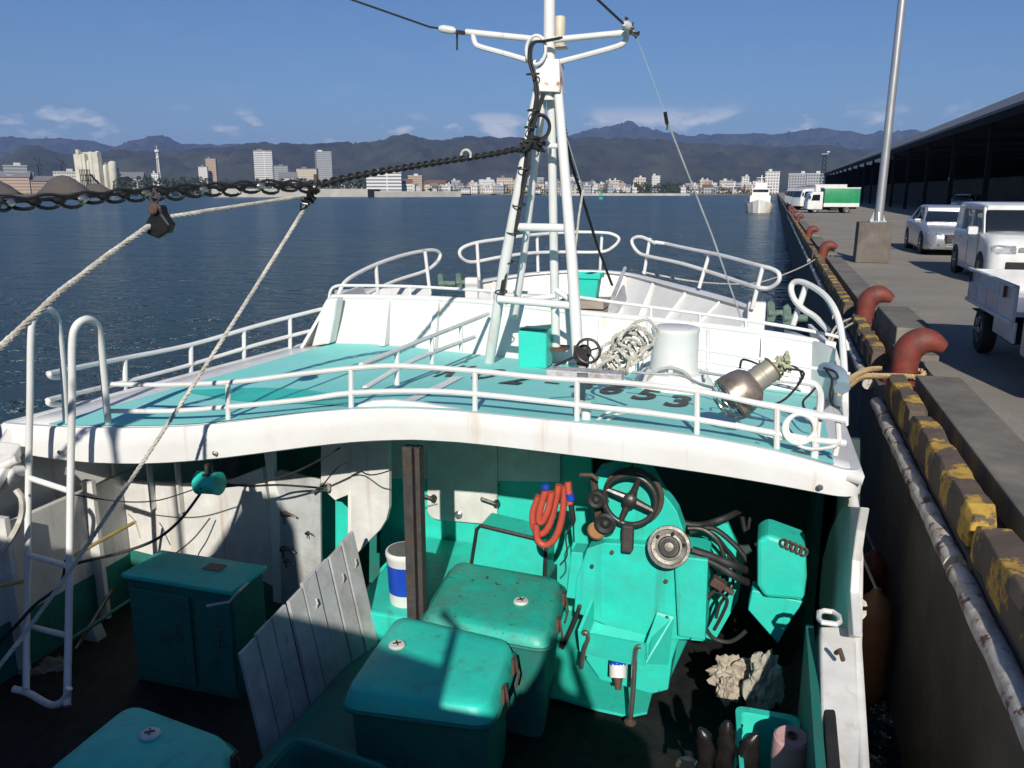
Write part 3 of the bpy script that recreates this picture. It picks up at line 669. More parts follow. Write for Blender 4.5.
# boxy white passenger van
def make_van():
    t = local_thing('parked_van', 'boxy white passenger car with a flat roof, facing the camera beside the silver sedan', 'car')
    w = .835; L = 3.73
    mb = MB(); mb.loft(ring_body([(0, .60, .34, .76, .12), (.03, .72, .26, .86, .16), (.12, .79, .22, .94, .2), (.28, .825, .2, 1.0, .2), (.55, w, .18, 1.04, .16), (.95, w, .18, 1.06, .08), (3.3, w, .18, 1.06, .08), (3.66, .82, .2, 1.04, .1), (3.73, .76, .3, .95, .1)]))
    mb.build('body', CARW, t, smooth=True)
    mb = MB(); mb.loft(ring_body([(.80, .76, .98, 1.06, .03), (1.06, .74, .98, 1.46, .06), (1.2, .735, .98, 1.58, .09), (3.5, .735, .98, 1.58, .09), (3.66, .72, .98, 1.45, .07), (3.7, .72, .98, 1.1, .03)])); mb.build('window_glass', GLASS, t, smooth=True)
    mb = MB(); mb.loft(ring_body([(1.12, .70, 1.50, 1.60, .05), (1.28, .765, 1.50, 1.645, .06), (2.4, .77, 1.50, 1.665, .06), (3.5, .765, 1.50, 1.65, .06), (3.70, .72, 1.48, 1.60, .05)])); mb.build('roof', CARW, t, smooth=True)
    for s in (-1, 1):
        mb = MB(); mb.prism([(s*.79, .80, 1.02), (s*.79, .92, 1.02), (s*.755, 1.30, 1.56), (s*.755, 1.17, 1.56)], (-s*.07, 0, 0)); mb.build('pillar', CARW, t)
        mb = MB(); mb.prism([(s*.80, 1.98, 1.03), (s*.80, 2.10, 1.03), (s*.76, 2.09, 1.56), (s*.76, 2.0, 1.56)], (-s*.06, 0, 0)); mb.build('pillar', CARW, t)
        mb = MB(); mb.prism([(s*.80, 3.02, 1.03), (s*.80, 3.71, 1.03), (s*.75, 3.69, 1.56), (s*.76, 3.08, 1.56)], (-s*.06, 0, 0)); mb.build('pillar', CARW, t)
        mb = MB(); mb.prism([(s*.838, 1.98, .3), (s*.838, 1.995, .3), (s*.838, 1.995, 1.04), (s*.838, 1.98, 1.04)], (s*.002, 0, 0)); mb.prism([(s*.838, .98, .35), (s*.838, .995, .35), (s*.838, .995, 1.04), (s*.838, .98, 1.04)], (s*.002, 0, 0)); mb.build('door_seam', ARCH, t)
        mb = MB(); mb.box((s*.85, 1.80, .88), (.03, .16, .035)); mb.box((s*.85, 2.86, .88), (.03, .16, .035)); mb.build('door_handle', CARW, t, bevel=.008)
        mb = MB(); mb.loft(ring_body([(1.02, .09, 0, .15, .05), (1.07, .11, -.01, .17, .05), (1.14, .1, 0, .16, .05)]))
        for v in mb.bm.verts: v.co += V(s*.95, 0, 1.0)
        mb.build('mirror', CARW, t, smooth=True)
        mb = MB(); mb.prism([(s*.34, -.012, .68), (s*.66, .01, .68), (s*.74, .07, .70), (s*.75, .08, .81), (s*.66, .02, .83), (s*.34, -.006, .82)], (0, .04, 0))
        hl = mb.build('headlight', CHROME, t, smooth=True)
        mb = MB(); mb.prism([(s*.33, -.02, .67), (s*.67, .0, .67), (s*.76, .07, .69), (s*.77, .08, .82), (s*.67, .01, .84), (s*.33, -.014, .83)], (0, -.012, 0)); mb.build('lens', LENS, hl, bevel=.01)
    mb = MB(); mb.box((0, -.01, .75), (.60, .03, .11)); mb.build('grille', CHROME, t, bevel=.01)
    mb = MB(); mb.box((0, .0, .42), (1.0, .06, .16)); mb.build('lower_intake', ARCH, t, bevel=.02)
    mb = MB(); mb.box((0, -.015, .56), (.33, .015, .165)); mb.build('number_plate', mat('plate_white', (.7, .7, .66), .5), t)
    mb = MB(); mb.tube([(-.5, .86, 1.06), (-.1, .93, 1.12)], .012, 5); mb.tube([(.1, .86, 1.06), (.5, .93, 1.12)], .012, 5); mb.build('wiper', ARCH, t)
    arches(t, w, (.66, 3.19), .31)
    for y in (.66, 3.19):
        for s in (-1, 1): wheel(t, s*(w+.005), y, .31, .19, s)
    return t
van = make_van(); van.location = (4.2+.835, 19.1, 2.3)

def make_sedan():
    t = local_thing('parked_sedan', 'silver sedan parked behind the boxy white car, its nose toward the camera', 'car')
    w = .90
    mb = MB(); mb.loft(ring_body([(0, .62, .28, .60, .08), (.07, .76, .2, .70, .1), (.3, .86, .17, .78, .12), (.8, w, .16, .88, .12), (1.35, w, .16, .97, .1), (1.6, w, .16, .98, .09), (3.9, w, .16, 1.0, .1), (4.5, .88, .2, 1.02, .12), (4.8, .80, .3, .98, .12), (4.86, .7, .4, .9, .1)])); mb.build('body', CARS, t, smooth=True)
    mb = MB(); mb.loft(ring_body([(1.35, .76, .9, .97, .02), (2.15, .66, .9, 1.40, .08), (2.4, .65, .9, 1.42, .09), (3.2, .65, .9, 1.41, .09), (4.25, .70, .9, 1.02, .03)])); mb.build('window_glass', GLASS, t, smooth=True)
    mb = MB(); mb.loft(ring_body([(2.08, .60, 1.36, 1.41, .02), (2.3, .66, 1.36, 1.45, .04), (2.8, .67, 1.36, 1.47, .05), (3.3, .65, 1.34, 1.44, .04), (3.5, .6, 1.30, 1.39, .02)])); mb.build('roof', CARS, t, smooth=True)
    for s in (-1, 1):
        mb = MB(); mb.prism([(s*.80, 1.36, .95), (s*.80, 1.46, .95), (s*.67, 2.22, 1.40), (s*.67, 2.1, 1.40)], (-s*.06, 0, 0)); mb.build('pillar', CARS, t)
        mb = MB(); mb.prism([(s*.81, 2.72, .96), (s*.81, 2.82, .96), (s*.67, 2.80, 1.41), (s*.67, 2.72, 1.41)], (-s*.04, 0, 0)); mb.build('pillar', CARS, t)
        mb = MB(); mb.prism([(s*.81, 3.75, .96), (s*.80, 4.3, .98), (s*.66, 3.4, 1.38), (s*.67, 3.25, 1.40)], (-s*.05, 0, 0)); mb.build('pillar', CARS, t)
        mb = MB(); mb.prism([(s*.44, -.005+.02, .60), (s*.70, .06, .58), (s*.83, .24, .63), (s*.80, .22, .70), (s*.60, .05, .68)], (0, -.03, 0)); mb.build('headlight', CHROME, t)
        mb = MB(); mb.prism([(s*.50, -.0, .30), (s*.74, .08, .30), (s*.80, .13, .42), (s*.52, .02, .37)], (0, -.03, 0)); mb.build('fog_lamp_bezel', CHROME, t)
        mb = MB(); mb.box((s*.92, 1.75, .98), (.2, .1, .13)); mb.build('mirror', CARS, t, bevel=.03)
        mb = MB(); mb.box((s*.905, 2.6, .82), (.02, .17, .03)); mb.box((s*.905, 3.6, .82), (.02, .17, .03)); mb.build('door_handle', CHROME, t)
    mb = MB(); mb.prism([(-.40, -.01, .62), (.40, -.01, .62), (.33, .03, .28), (-.33, .03, .28)], (0, -.02, 0)); mb.build('grille', ARCH, t)
    mb = MB()
    for k in range(6): mb.box((0, -.035, .33+k*.05), (.7-.04*(5-k)*.4, .012, .012))
    mb.tube([(-.41, -.03, .63), (.41, -.03, .63), (.34, .0, .27), (-.34, .0, .27)], .012, 6, closed=True); mb.build('grille_trim', CHROME, t)
    mb = MB(); mb.box((0, -.05, .42), (.33, .015, .165)); mb.build('number_plate', mat('plate_white', (.7, .7, .66), .5), t)
    arches(t, w, (.95, 3.78), .33)
    for y in (.95, 3.78):
        for s in (-1, 1): wheel(t, s*(w+.004), y, .33, .21, s, CHROME)
    return t
sedan = make_sedan(); sedan.location = (4.38+.9, 27.7, 2.3)
GR = 'cars standing in the dark of the shed'
for i, (x, y, src, lb) in enumerate(((16.2, 46, sedan, 'dim sedan in the dark of the shed, nearest of those cars'), (15.8, 56, van, 'dim boxy car in the dark of the shed, second along'), (16.4, 70, sedan, 'dim sedan in the dark of the shed, third along'), (16, 88, van, 'dim boxy car in the dark of the shed, farthest along'))):
    c = copy_tree(src, (x, y, 2.3), R(-70+i*9), lb); c['group'] = GR
# parked cars just beyond the sedan under the eaves
# flatbed kei truck (rear toward +Y, cab toward the camera)
def make_kei():
    t = local_thing('small_flatbed_truck', 'small grey white flatbed truck at the right edge of the picture', 'truck')
    w = .737; ye = 3.4
    mb = MB(); mb.loft(ring_body([(0, .66, .35, 1.0, .08), (.08, .72, .3, 1.12, .1), (.42, w, .3, 1.7, .12), (.6, w, .3, 1.78, .12), (1.12, w, .3, 1.78, .1), (1.18, .72, .32, 1.74, .08)])); mb.build('cab', KEIW, t, smooth=True)
    mb = MB(); mb.box((0.70, 1.62, .47), (.03, .85, .22)); mb.build('side_skirt', KEIW, t, bevel=.01)
    mb = MB(); mb.box((-0.70, 1.62, .47), (.03, .85, .22)); mb.build('side_skirt', KEIW, t, bevel=.01)
    mb = MB(); mb.prism([(-.62, .075, 1.12), (.62, .075, 1.12), (.60, .37, 1.62), (-.60, .37, 1.62)], (0, -.03, .0)); mb.build('windscreen', GLASS, t)
    for s in (-1, 1):
        mb = MB(); mb.prism([(s*.725, .25, 1.1), (s*.725, 1.0, 1.1), (s*.725, 1.0, 1.6), (s*.725, .45, 1.6)], (s*.025, 0, 0)); mb.build('side_window', GLASS, t)
    mb = MB(); mb.box((0, 2.32, .66), (1.42, 2.16, .05)); mb.build('bed_floor', KEIW, t)
    for s in (-1, 1):
        mb = MB(); mb.box((s*.715, 2.32, .755), (.035, 2.14, .40)); mb.box((s*.735, 2.32, .945), (.05, 2.16, .03)); mb.box((s*.736, 2.32, .57), (.04, 2.16, .04)); mb.box((s*.735, 2.32, .80), (.016, 2.1, .02))
        for y in (1.3, 1.9, 2.4, 2.9, 3.34): mb.box((s*.734, y, .755), (.012, .02, .36))
        sp_ = mb.build('side_panel', KEIW, t, bevel=.004)
        mb = MB(); mb.box((s*.755, 1.55, .86), (.03, .03, .12)); mb.box((s*.755, 3.2, .86), (.03, .03, .12)); mb.build('latch', RUST, sp_)
        mb = MB(); mb.box((s*.64, 2.72, .48), (.16, .75, .012)); mb.box((s*.66, 2.28, .40), (.14, .012, .2)); mb.build('mudguard', ARCH, t)
    mb = MB(); mb.box((0, 3.38, .80), (1.46, .035, .29)); mb.build('tailgate', KEIW, t, bevel=.004)
    mb = MB(); mb.tube([(-.6, 1.22, .7), (-.6, 1.22, 1.72), (.6, 1.22, 1.72), (.6, 1.22, .7)], .022, 8); mb.tube([(-.6, 1.22, 1.3), (.6, 1.22, 1.3)], .016, 8); mb.build('cab_guard', KEIW, t)
    mb = MB(); mb.box((-.3, 1.9, .50), (.07, 3.0, .12)); mb.box((.3, 1.9, .50), (.07, 3.0, .12)); mb.box((0, 2.75, .29), (1.2, .08, .08)); mb.box((-.52, 1.75, .45), (.25, .55, .28)); mb.build('chassis', ARCH, t)
    for y in (.55, 2.72):
        for s in (-1, 1): wheel(t, s*(w-.03), y, .275, .15, s)
    for s in (-1, 1):
        mb = MB(); mb.box((s*.5, -.005, .72), (.24, .03, .16)); mb.build('headlight', LENS, t, bevel=.02)
    return t
kei = make_kei(); kei.location = (3.15, 8.08, 2.3)
for ch in [o for o in bpy.data.objects if o.parent == kei]:
    ys_ = [v.co.y for v in ch.data.vertices]
    if (min(ys_)+max(ys_))/2 > 1.2: ch.location.y += 0.32

# covered trucks further along the quay
GREENC = mat('green_tarp', (0.006, 0.22, 0.085), 0.45, var=.15, vscale=2, bump=.5, bscale=4)
def make_truck(green=True):
    t = local_thing('covered_truck', 'white truck with a bright green tarpaulin cover standing across the quay', 'truck')
    w = .95                                   # length along local -Y
    mb = MB(); mb.loft(ring_body([(0, .86, .42, 1.15, .1), (.06, .93, .38, 1.3, .12), (.25, w, .36, 1.95, .15), (.5, w, .36, 2.12, .15), (1.45, w, .36, 2.15, .12), (1.5, .92, .4, 2.1, .1)])); mb.build('cab', CARW, t, smooth=True)
    mb = MB(); mb.prism([(-.8, .07, 1.3), (.8, .07, 1.3), (.78, .25, 1.9), (-.78, .25, 1.9)], (0, -.04, 0)); mb.build('windscreen', GLASS, t)
    for s in (-1, 1):
        mb = MB(); mb.prism([(s*.94, .35, 1.25), (s*.94, 1.2, 1.25), (s*.94, 1.2, 1.85), (s*.94, .5, 1.85)], (s*.022, 0, 0)); mb.build('side_window', GLASS, t)
        mb = MB(); mb.box((s*1.1, .2, 1.6), (.06, .12, .3)); mb.build('mirror', ARCH, t)
    mb = MB(); mb.box((0, 3.35, .82), (1.9, 3.5, .38)); mb.build('bed_side', CARW, t, bevel=.02)
    mb = MB(); mb.loft(ring_body([(1.62, .93, 1.0, 2.42, .08), (1.7, .945, 1.0, 2.45, .08), (2.6, .94, 1.0, 2.44, .08), (3.6, .948, 1.0, 2.46, .08), (5.05, .945, 1.0, 2.45, .08), (5.12, .93, 1.0, 2.42, .08)])); mb.build('cover', GREENC if green else CARW, t, smooth=True)
    mb = MB(); mb.box((0, 3.35, 2.50), (1.8, 3.6, .12)); mb.build('cover_top', CARW, t, bevel=.03)
    mb = MB(); mb.box((0, 2.6, .5), (.8, 4.8, .16)); mb.box((0, 2.7, .4), (1.7, .7, .3)); mb.build('chassis', ARCH, t)
    for y in (.8, 3.9):
        for s in (-1, 1): wheel(t, s*.93, y, .38, .24, s)
    return t
tr = make_truck(); tr.location = (2.9, 80, 2.3); tr.rotation_euler[2] = R(72+180-90)
tr.rotation_euler[2] = R(-80); tr.scale = (.86, .86, .86); tr.location.x = 2.6
tw = make_truck(False); tw['label'] = 'white box truck parked just beyond the green covered truck'; tw.location = (2.0, 92, 2.3); tw.rotation_euler[2] = R(-62)
tw['group'] = 'white trucks at the far end of the quay'
for i, (x, y, a, lb) in enumerate(((1.9, 104, -60, 'second white truck in the row beyond the green covered truck'), (1.8, 117, -58, 'third white truck in the row beyond the green covered truck'), (1.8, 131, -56, 'farthest white truck, at the left end of the row on the quay'))):
    copy_tree(tw, (x, y, 2.3), R(a), lb)

# moored white ship far along the quay
D = 150
def make_ship():
    t = local_thing('moored_ship', 'small white fishing ship moored at the far end of the quay', 'ship')
    WH = mat('ship_white', (.7, .68, .62), .5, var=.08, vscale=.5, spots=(.25, .12, .07), spot_amt=.27, spot_scale=1)
    mb = MB(); rr = []
    for y, w, zt in ((0, .15, 3.6), (1.5, 1.3, 3.1), (4, 2.4, 2.6), (9, 2.8, 2.1), (18, 2.8, 2.0), (22, 2.4, 2.3)): rr.append([(-w, y, zt), (-w*.8, y, -.5), (w*.8, y, -.5), (w, y, zt)])
    mb.loft(rr); mb.build('hull', WH, t)
    mb = MB(); mb.box((0, 12, 3.3), (4, 7, 2.6)); mb.box((0, 13, 5.6), (3.4, 4.5, 2.0)); mb.box((0, 13.6, 7.3), (2.4, 2.4, 1.6)); mb.build('wheelhouse', WH, t, bevel=.1)
    mb = MB(); mb.box((0, 10.7, 5.9), (3.0, .2, .7)); mb.box((-1.72, 13, 5.9), (.06, 3.8, .7)); mb.build('window', GLASS, t)
    mb = MB(); mb.tube([(0, 14, 7.5), (0, 14, 10.2)], .12, 6); mb.tube([(-1.0, 14, 9.5), (1.0, 14, 9.5)], .08, 6); mb.tube([(0, 5, 2.5), (0, 5, 5)], .12, 6); mb.build('mast', WH, t)
    mb = MB(); mb.tube([(-2.6, 1.8, 3.5), (-2.85, 9, 2.9), (-2.85, 18, 2.8)], .05, 5); mb.tube([(2.6, 1.8, 3.5), (2.85, 9, 2.9), (2.85, 18, 2.8)], .05, 5); mb.build('railing', WH, t)
    return t
ship = make_ship(); ship.location = (-2.9, 172, 0); ship.scale = (1.0, .72, .72)
# ================================================================ the fishing boat
boat = thing('fishing_boat', 'white and teal fishing boat moored along the quay, bow pointing away', 'boat', (-2.4, 4, 0))
YS = 4.6; YW = 7.9; FLOOR = 0.72
def interp(tab, x):
    if x <= tab[0][0]: return tab[0][1]
    for (a, va), (b_, vb) in zip(tab, tab[1:]):
        if x <= b_: return va+(vb-va)*(x-a)/(b_-a)
    return tab[-1][1]
def smooth_tab(tab, k=25):
    xs = [tab[0][0]+(tab[-1][0]-tab[0][0])*i/k for i in range(k+1)]
    zs = [interp(tab, x) for x in xs]
    for _ in range(3): zs = [zs[0]]+[(zs[i-1]+2*zs[i]+zs[i+1])/4 for i in range(1, k)]+[zs[-1]]
    return list(zip(xs, zs))
ftop = smooth_tab([(p.x, p.z) for p in pp([(10, 425), (60, 429), (110, 430), (170, 429), (225, 426), (256, 420), (300, 414), (356, 409), (421, 408), (470, 413), (512, 419), (587, 425), (640, 430), (697, 436), (770, 450), (812, 460), (848, 470), (866, 478)], YS)])
fbot = smooth_tab([(p.x, p.z) for p in pp([(8, 452), (60, 462), (125, 466), (190, 463), (256, 455), (310, 447), (356, 441), (431, 438), (512, 449), (640, 464), (768, 483), (840, 499), (866, 503)], YS)])
wbas = smooth_tab([(p.x, p.z) for p in pp([(313, 343), (331, 343), (386, 344), (481, 355), (550, 362), (620, 371), (705, 382), (835, 396)], YW)])
wtop = smooth_tab([(p.x, p.z) for p in pp([(328, 299), (400, 299), (488, 304), (575, 315), (650, 322), (765, 335), (836, 348)], YW)])
def edge(y):                               # port and starboard deck edge
    f = (y-YS)/(YW-YS); return -5.46+0.65*f, 0.555+0.085*f
def dz(x, y):                              # height of the shelter deck
    f = (y-YS)/(YW-YS); a, b_ = edge(y); q = (x-a)/(b_-a)
    xs = -5.36+q*5.88; xw = -4.81+q*5.45
    return interp(ftop, xs)*(1-f)+interp(wbas, xw)*f
def dpt(u, v, dz_=0.0):                    # photo pixel -> point on the deck surface
    y = 6.0
    for _ in range(40):
        p = at(u, v, Y=y); e = p.z-dz(p.x, y); y = max(4.0, min(9, y+e*2.2))
    p = at(u, v, Y=y); return V(p.x, p.y, dz(p.x, p.y)+dz_)
def sheet(y0, y1, q0, q1, lift, ny=10, nx=26):
    rows = []
    for j in range(ny+1):
        y = y0+(y1-y0)*j/ny; a, b_ = edge(y); rows.append([(a+(b_-a)*(q0+(q1-q0)*i/nx), y, dz(a+(b_-a)*(q0+(q1-q0)*i/nx), y)+lift) for i in range(nx+1)])
    return rows
mb = MB(); mb.loft(sheet(YS+.01, YW, 0, 1, -0.03), closed=False, cap=False); dk = mb.build('shelter_deck', WHITE, boat, smooth=True, solid=0.05)
mb = MB(); mb.loft(sheet(YS+.06, YW-.02, 0.065, 0.975, 0.004), closed=False, cap=False); mb.build('deck_paint', DECK, dk, smooth=True)
mb = MB(); rows = []
T1 = [(185, 391), (256, 388.5), (300, 390), (351, 397)]; T2 = [(185, 393), (225, 400), (256, 403.5), (300, 404.5), (351, 407.5)]
for i in range(33):
    u = 185+166*i/32; a = dpt(u, interp(T1, u)); b_ = dpt(u, interp(T2, u)); rows.append([(lambda q: (q.x, q.y, dz(q.x, q.y)+.009))(a.lerp(b_, j/5)) for j in range(6)])
mb.loft(rows, closed=False, cap=False); mb.build('deck_patch', TEAL, dk, smooth=True)
mb = MB(); a = dpt(402, 405); b_ = dpt(458, 378); rows = []
for i in range(13):
    p = a.lerp(b_, i/12); rows.append([(p.x-.05, p.y, dz(p.x-.05, p.y)+.011), (p.x+.05, p.y, dz(p.x+.05, p.y)+.011)])
mb.loft(rows, closed=False, cap=False); mb.build('deck_seam', WHITE, dk)
mb = MB(); 
for i in range(17):
    pass
mb.prism([at(u, v, Y=YS+.12) for u, v in ((352, 412), (358, 405), (372, 401), (392, 400), (420, 403), (455, 409), (500, 417), (500, 424), (352, 420))], (0, .05, 0)); mb.build('scupper_guard', WHITE, boat, bevel=.01)
# stern edge of the deck: deep white fascia with a rounded lip
mb = MB(); rings = []; plan = []
rc = .16; ea = lambda y: edge(y)[0]-.0; eb = lambda y: edge(y)[1]+.0
for k in range(12): y = YW-(YW-YS-.06)*k/12; plan.append((ea(y), y, 'p'))
for k in range(7): a = R(180+90*k/6); plan.append((-5.46+.05+.05*math.cos(a), YS+.05+.05*math.sin(a), 's'))
for k in range(1, 40): plan.append((-5.41+(5.965-rc)*k/40, YS, 's'))
for k in range(7): a = R(270+90*k/6); plan.append((.555-rc+rc*math.cos(a), YS+rc+rc*math.sin(a), 's'))
for k in range(1, 13): y = YS+rc+(YW-YS-rc)*k/12; plan.append((eb(y), y, 'b'))
for i_, (x, y, kk) in enumerate(plan):
    a = plan[max(0, i_-1)]; b_ = plan[min(len(plan)-1, i_+1)]; n_ = Vector((b_[1]-a[1], -(b_[0]-a[0]), 0)).normalized()   # outward
    if kk == 's': t_ = interp(ftop, x)+.004; b0 = interp(fbot, x)
    else:
        t_ = dz(x, y)+.004; f = min(1, (y-YS-rc)/1.5); b0 = (interp(fbot, x) if f < 1 else 0)*(1-f)+(t_-.17)*f
    P_ = lambda o_, z_: (x+n_.x*o_, y+n_.y*o_, z_)
    rings.append([P_(-.05, t_), P_(-.006, t_+.003), P_(.008, t_-.014), P_(.012, (t_+b0)/2), P_(.008, b0+.01), P_(-.01, b0), P_(-.04, b0+.004), P_(-.055, t_-.02)])
mb.loft(rings); mb.build('deck_edge', WHITE, boat, smooth=True)
# starboard corner bulge and port corner end
mb = MB(); a, b_ = edge(YS)
for k, (u, v) in enumerate(((60, 452), (215, 453), (820, 487))):
    p = at(u, v, Y=YS-.03); mb2 = MB(); mb2.lathe([(.016, 0), (.016, .012), (.008, .02)], p, (0, -1, 0), 12); mb2.build('bolt', STEEL, boat, smooth=True)
# registration lettering painted on the deck
def lettering(ch, u, v, w):
    cu = bpy.data.curves.new('t', 'FONT'); cu.body = ch; cu.size = 1; cu.align_x = 'CENTER'; cu.align_y = 'CENTER'; cu.offset = 0.035; cu.resolution_u = 6
    ob = bpy.data.objects.new('t', cu); COL.objects.link(ob); dg = bpy.context.evaluated_depsgraph_get(); me = bpy.data.meshes.new_from_object(ob.evaluated_get(dg)); COL.objects.unlink(ob)
    c = dpt(u, v); bm = bmesh.new(); bm.from_mesh(me)
    xs = [q.co.x for q in bm.verts]; ys = [q.co.y for q in bm.verts]; W_ = max(xs)-min(xs); H_ = max(ys)-min(ys); cx_ = (max(xs)+min(xs))/2; cy_ = (max(ys)+min(ys))/2
    hh = 0.74 if ch != '-' else 0.06
    bmesh.ops.triangulate(bm, faces=bm.faces); bmesh.ops.subdivide_edges(bm, edges=bm.edges, cuts=1)
    for q in bm.verts:
        x = c.x+(q.co.x-cx_)/W_*w; y = c.y+(q.co.y-cy_)/H_*hh; q.co = V(x, y, dz(x, y)+.010)
    mb = MB(); mb.bm.free(); mb.bm = bm; return mb.build('deck_lettering', DECAL, dk)
for ch, u, v, w in (('K', 457, 372, .17), ('O', 489, 375, .19), ('2', 521, 380, .17), ('-', 552, 384, .12), ('4', 583, 387, .17), ('6', 614, 390, .165), ('5', 647, 395.5, .165), ('3', 679, 402, .165)): lettering(ch, u, v, w)

# hull
mb = MB(); rings = []
def hullring(y, xp, xs, zt, zd):
    c = (xp+xs)/2; pts = [(xp, zt), (xp, zt-.5), (xp+.08, .6), (xp+.35, -.1), (c-(c-xp)*.3, -.7), (c, -1.0), (c+(c-xp)*.3, -.7), (xs-.35, -.1), (xs-.08, .6), (xs, zt-.5), (xs, zt)]
    s = min(1, (xs-xp)/2.0)
    return [(c+(x-c) if True else x, y, z) for x, z in pts]
hs = [(-7, -5.0, .2, 1.8), (-4, -5.3, .45, 1.75), (0, -5.36, .5, 1.75), (3.3, -5.38, .52, 1.78), (4.1, -5.38, .54, 1.98), (4.45, -5.38, .55, 2.3), (4.62, -5.36, .53, 2.5), (6.2, -5.1, .6, 2.46), (7.9, -4.82, .65, 2.4), (9.2, -4.5, .35, 2.5), (10.6, -4.05, -.3, 2.6), (12, -3.5, -1.0, 2.65), (13.1, -2.95, -1.6, 2.68), (13.75, -2.45, -2.0, 2.7)]
for y, xp, xs, zt in hs: rings.append(hullring(y, xp, xs, zt, 0))
mb.loft(rings, closed=False, cap=False); mb.build('hull', WHITE2, boat, smooth=True, autosmooth=False, solid=0.05)
# starboard corner plate sweeping from the deck down to the gunwale, and the gunwale caps
mb = MB(); mb.prism([at(u, v, X=.50) for u, v in ((842, 506), (860, 507), (856, 530), (852, 560), (850, 592), (853, 636), (822, 640), (819, 600), (822, 560), (830, 530))], (.045, 0, 0)); mb.build('starboard_bulwark_plate', WHITE2, boat, bevel=.008)
path = [((820, 626), (852, 626), 2.02), ((820, 640), (856, 640), 2.0), ((821, 700), (858, 700), 1.9), ((822, 768), (861, 768), 1.8)]
mb = MB(); rings = []
for a, b_, z in path:
    p = at(*a, Z=z); q = at(*b_, Z=z); rings.append([(p.x, p.y, z), (q.x, q.y, z), (q.x, q.y+.03, z-.09), (p.x, p.y+.03, z-.09)])
e = rings[-1]; rings.append([(x, y-3.5, z) for x, y, z in e])
mb.loft(rings); mb.build('starboard_gunwale', WHITE2, boat, smooth=True, bevel=.012)
mb = MB(); mb.loft([[(-5.42, y, z), (-5.16, y, z), (-5.16, y, z-.09), (-5.42, y, z-.09)] for y, z in ((-1, 1.8), (2.5, 1.8), (3.4, 1.86), (4.1, 2.05), (4.5, 2.4))]); mb.build('port_gunwale', WHITE2, boat, smooth=True, bevel=.012)
# black rail laid along the starboard gunwale, and the closed fairlead
mb = MB(); a = at(830, 656, Z=2.03); b_ = at(833, 768, Z=1.86); d = (b_-a)
mb.box((a+b_)/2+d*.5, (.055, d.length*2, .05), Matrix.Rotation(math.atan2(-d.x, d.y), 3, 'Z')); mb.build('rubbing_rail', BLACKR, boat, bevel=.01)
mb = MB(); a = at(838, 660, Z=2.0); mb.tube([at(836, 653, Z=2.03)+V(0, 0, 0), at(840, 650, Z=2.09), at(843, 660, Z=2.03)], .012, 6); mb.build('gunwale_hook', RUST, boat)
c = at(828, 622, Z=2.05); mb = MB(); mb.tube([c+V(x*.75, z*1.0, .01) for x, y, z in ((-.06, .0, .0), (-.055, .0, .07), (-.02, 0, .10), (.04, 0, .10), (.075, 0, .06), (.075, 0, .0), (.05, 0, -.03), (-.04, 0, -.03))], .014, 8, closed=True); mb.build('fairlead', WHITE2, boat, smooth=True)
# inner walls of the working well
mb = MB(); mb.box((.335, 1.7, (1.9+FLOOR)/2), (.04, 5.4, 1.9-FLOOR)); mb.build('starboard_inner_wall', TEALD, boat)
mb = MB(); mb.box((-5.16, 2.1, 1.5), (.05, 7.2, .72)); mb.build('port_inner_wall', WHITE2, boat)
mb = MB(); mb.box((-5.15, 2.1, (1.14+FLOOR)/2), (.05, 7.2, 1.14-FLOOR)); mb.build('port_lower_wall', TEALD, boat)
for k in range(4):
    mb = MB(); mb.box((-5.09, 2.6+k*.8, 1.35), (.10, .04, 1.2)); mb.build('wall_frame', WHITE2, boat)
mb = MB(); mb.box((-2.45, 2.2, FLOOR-.03), (5.4, 9.2, .06)); mb.build('well_floor', MAT_FLOOR, boat)
# teal painted part of the floor round the machine and the hatches
mb = MB(); mb.prism([at(u, v, Z=FLOOR+.015) for u, v in ((490, 640), (505, 692), (560, 700), (597, 711), (629, 718), (647, 714), (656, 680), (669, 681), (690, 635), (600, 590), (560, 570))], (0, 0, .02)); mb.build('floor_plate', TEAL, boat)
# bulkheads under the shelter deck
YB = 6.25; YL = 5.4
def wallpoly(name, pix, Y, m, th=.05, parent=boat, bevel=0, lift=0):
    mb = MB(); mb.prism([at(u, v, Y=Y-lift) for u, v in pix], (0, th, 0)); return mb.build(name, m, parent, bevel=bevel)
wallpoly('main_bulkhead', ((380, 425), (590, 430), (600, 660), (380, 640)), YB, TEAL, .06)
wallpoly('dark_bulkhead', ((585, 430), (860, 440), (860, 660), (600, 680)), YB+.5, mat('recess_shade', (.03, .06, .055), .7), .06)  # back wall coloured dark to stand for the shade inside the recess
wallpoly('low_bulkhead', ((680, 545), (712, 522), (728, 524), (744, 562), (738, 600), (714, 642), (690, 640)), 5.46, TEAL, .05)
mb = MB(); mb.box((.45, 6.45, 1.6), (.05, 1.0, 1.75)); mb.build('side_bulkhead', TEALD, boat)
mb = MB(); mb.box((-3.2, 6.3, 1.5), (2.8, .05, 1.8)); mb.build('port_recess_wall', TEALD, boat)
wallpoly('bulkhead_upper_panel', ((380, 425), (560, 425), (560, 482), (385, 478)), YB, WHITE2, .02, lift=.024)
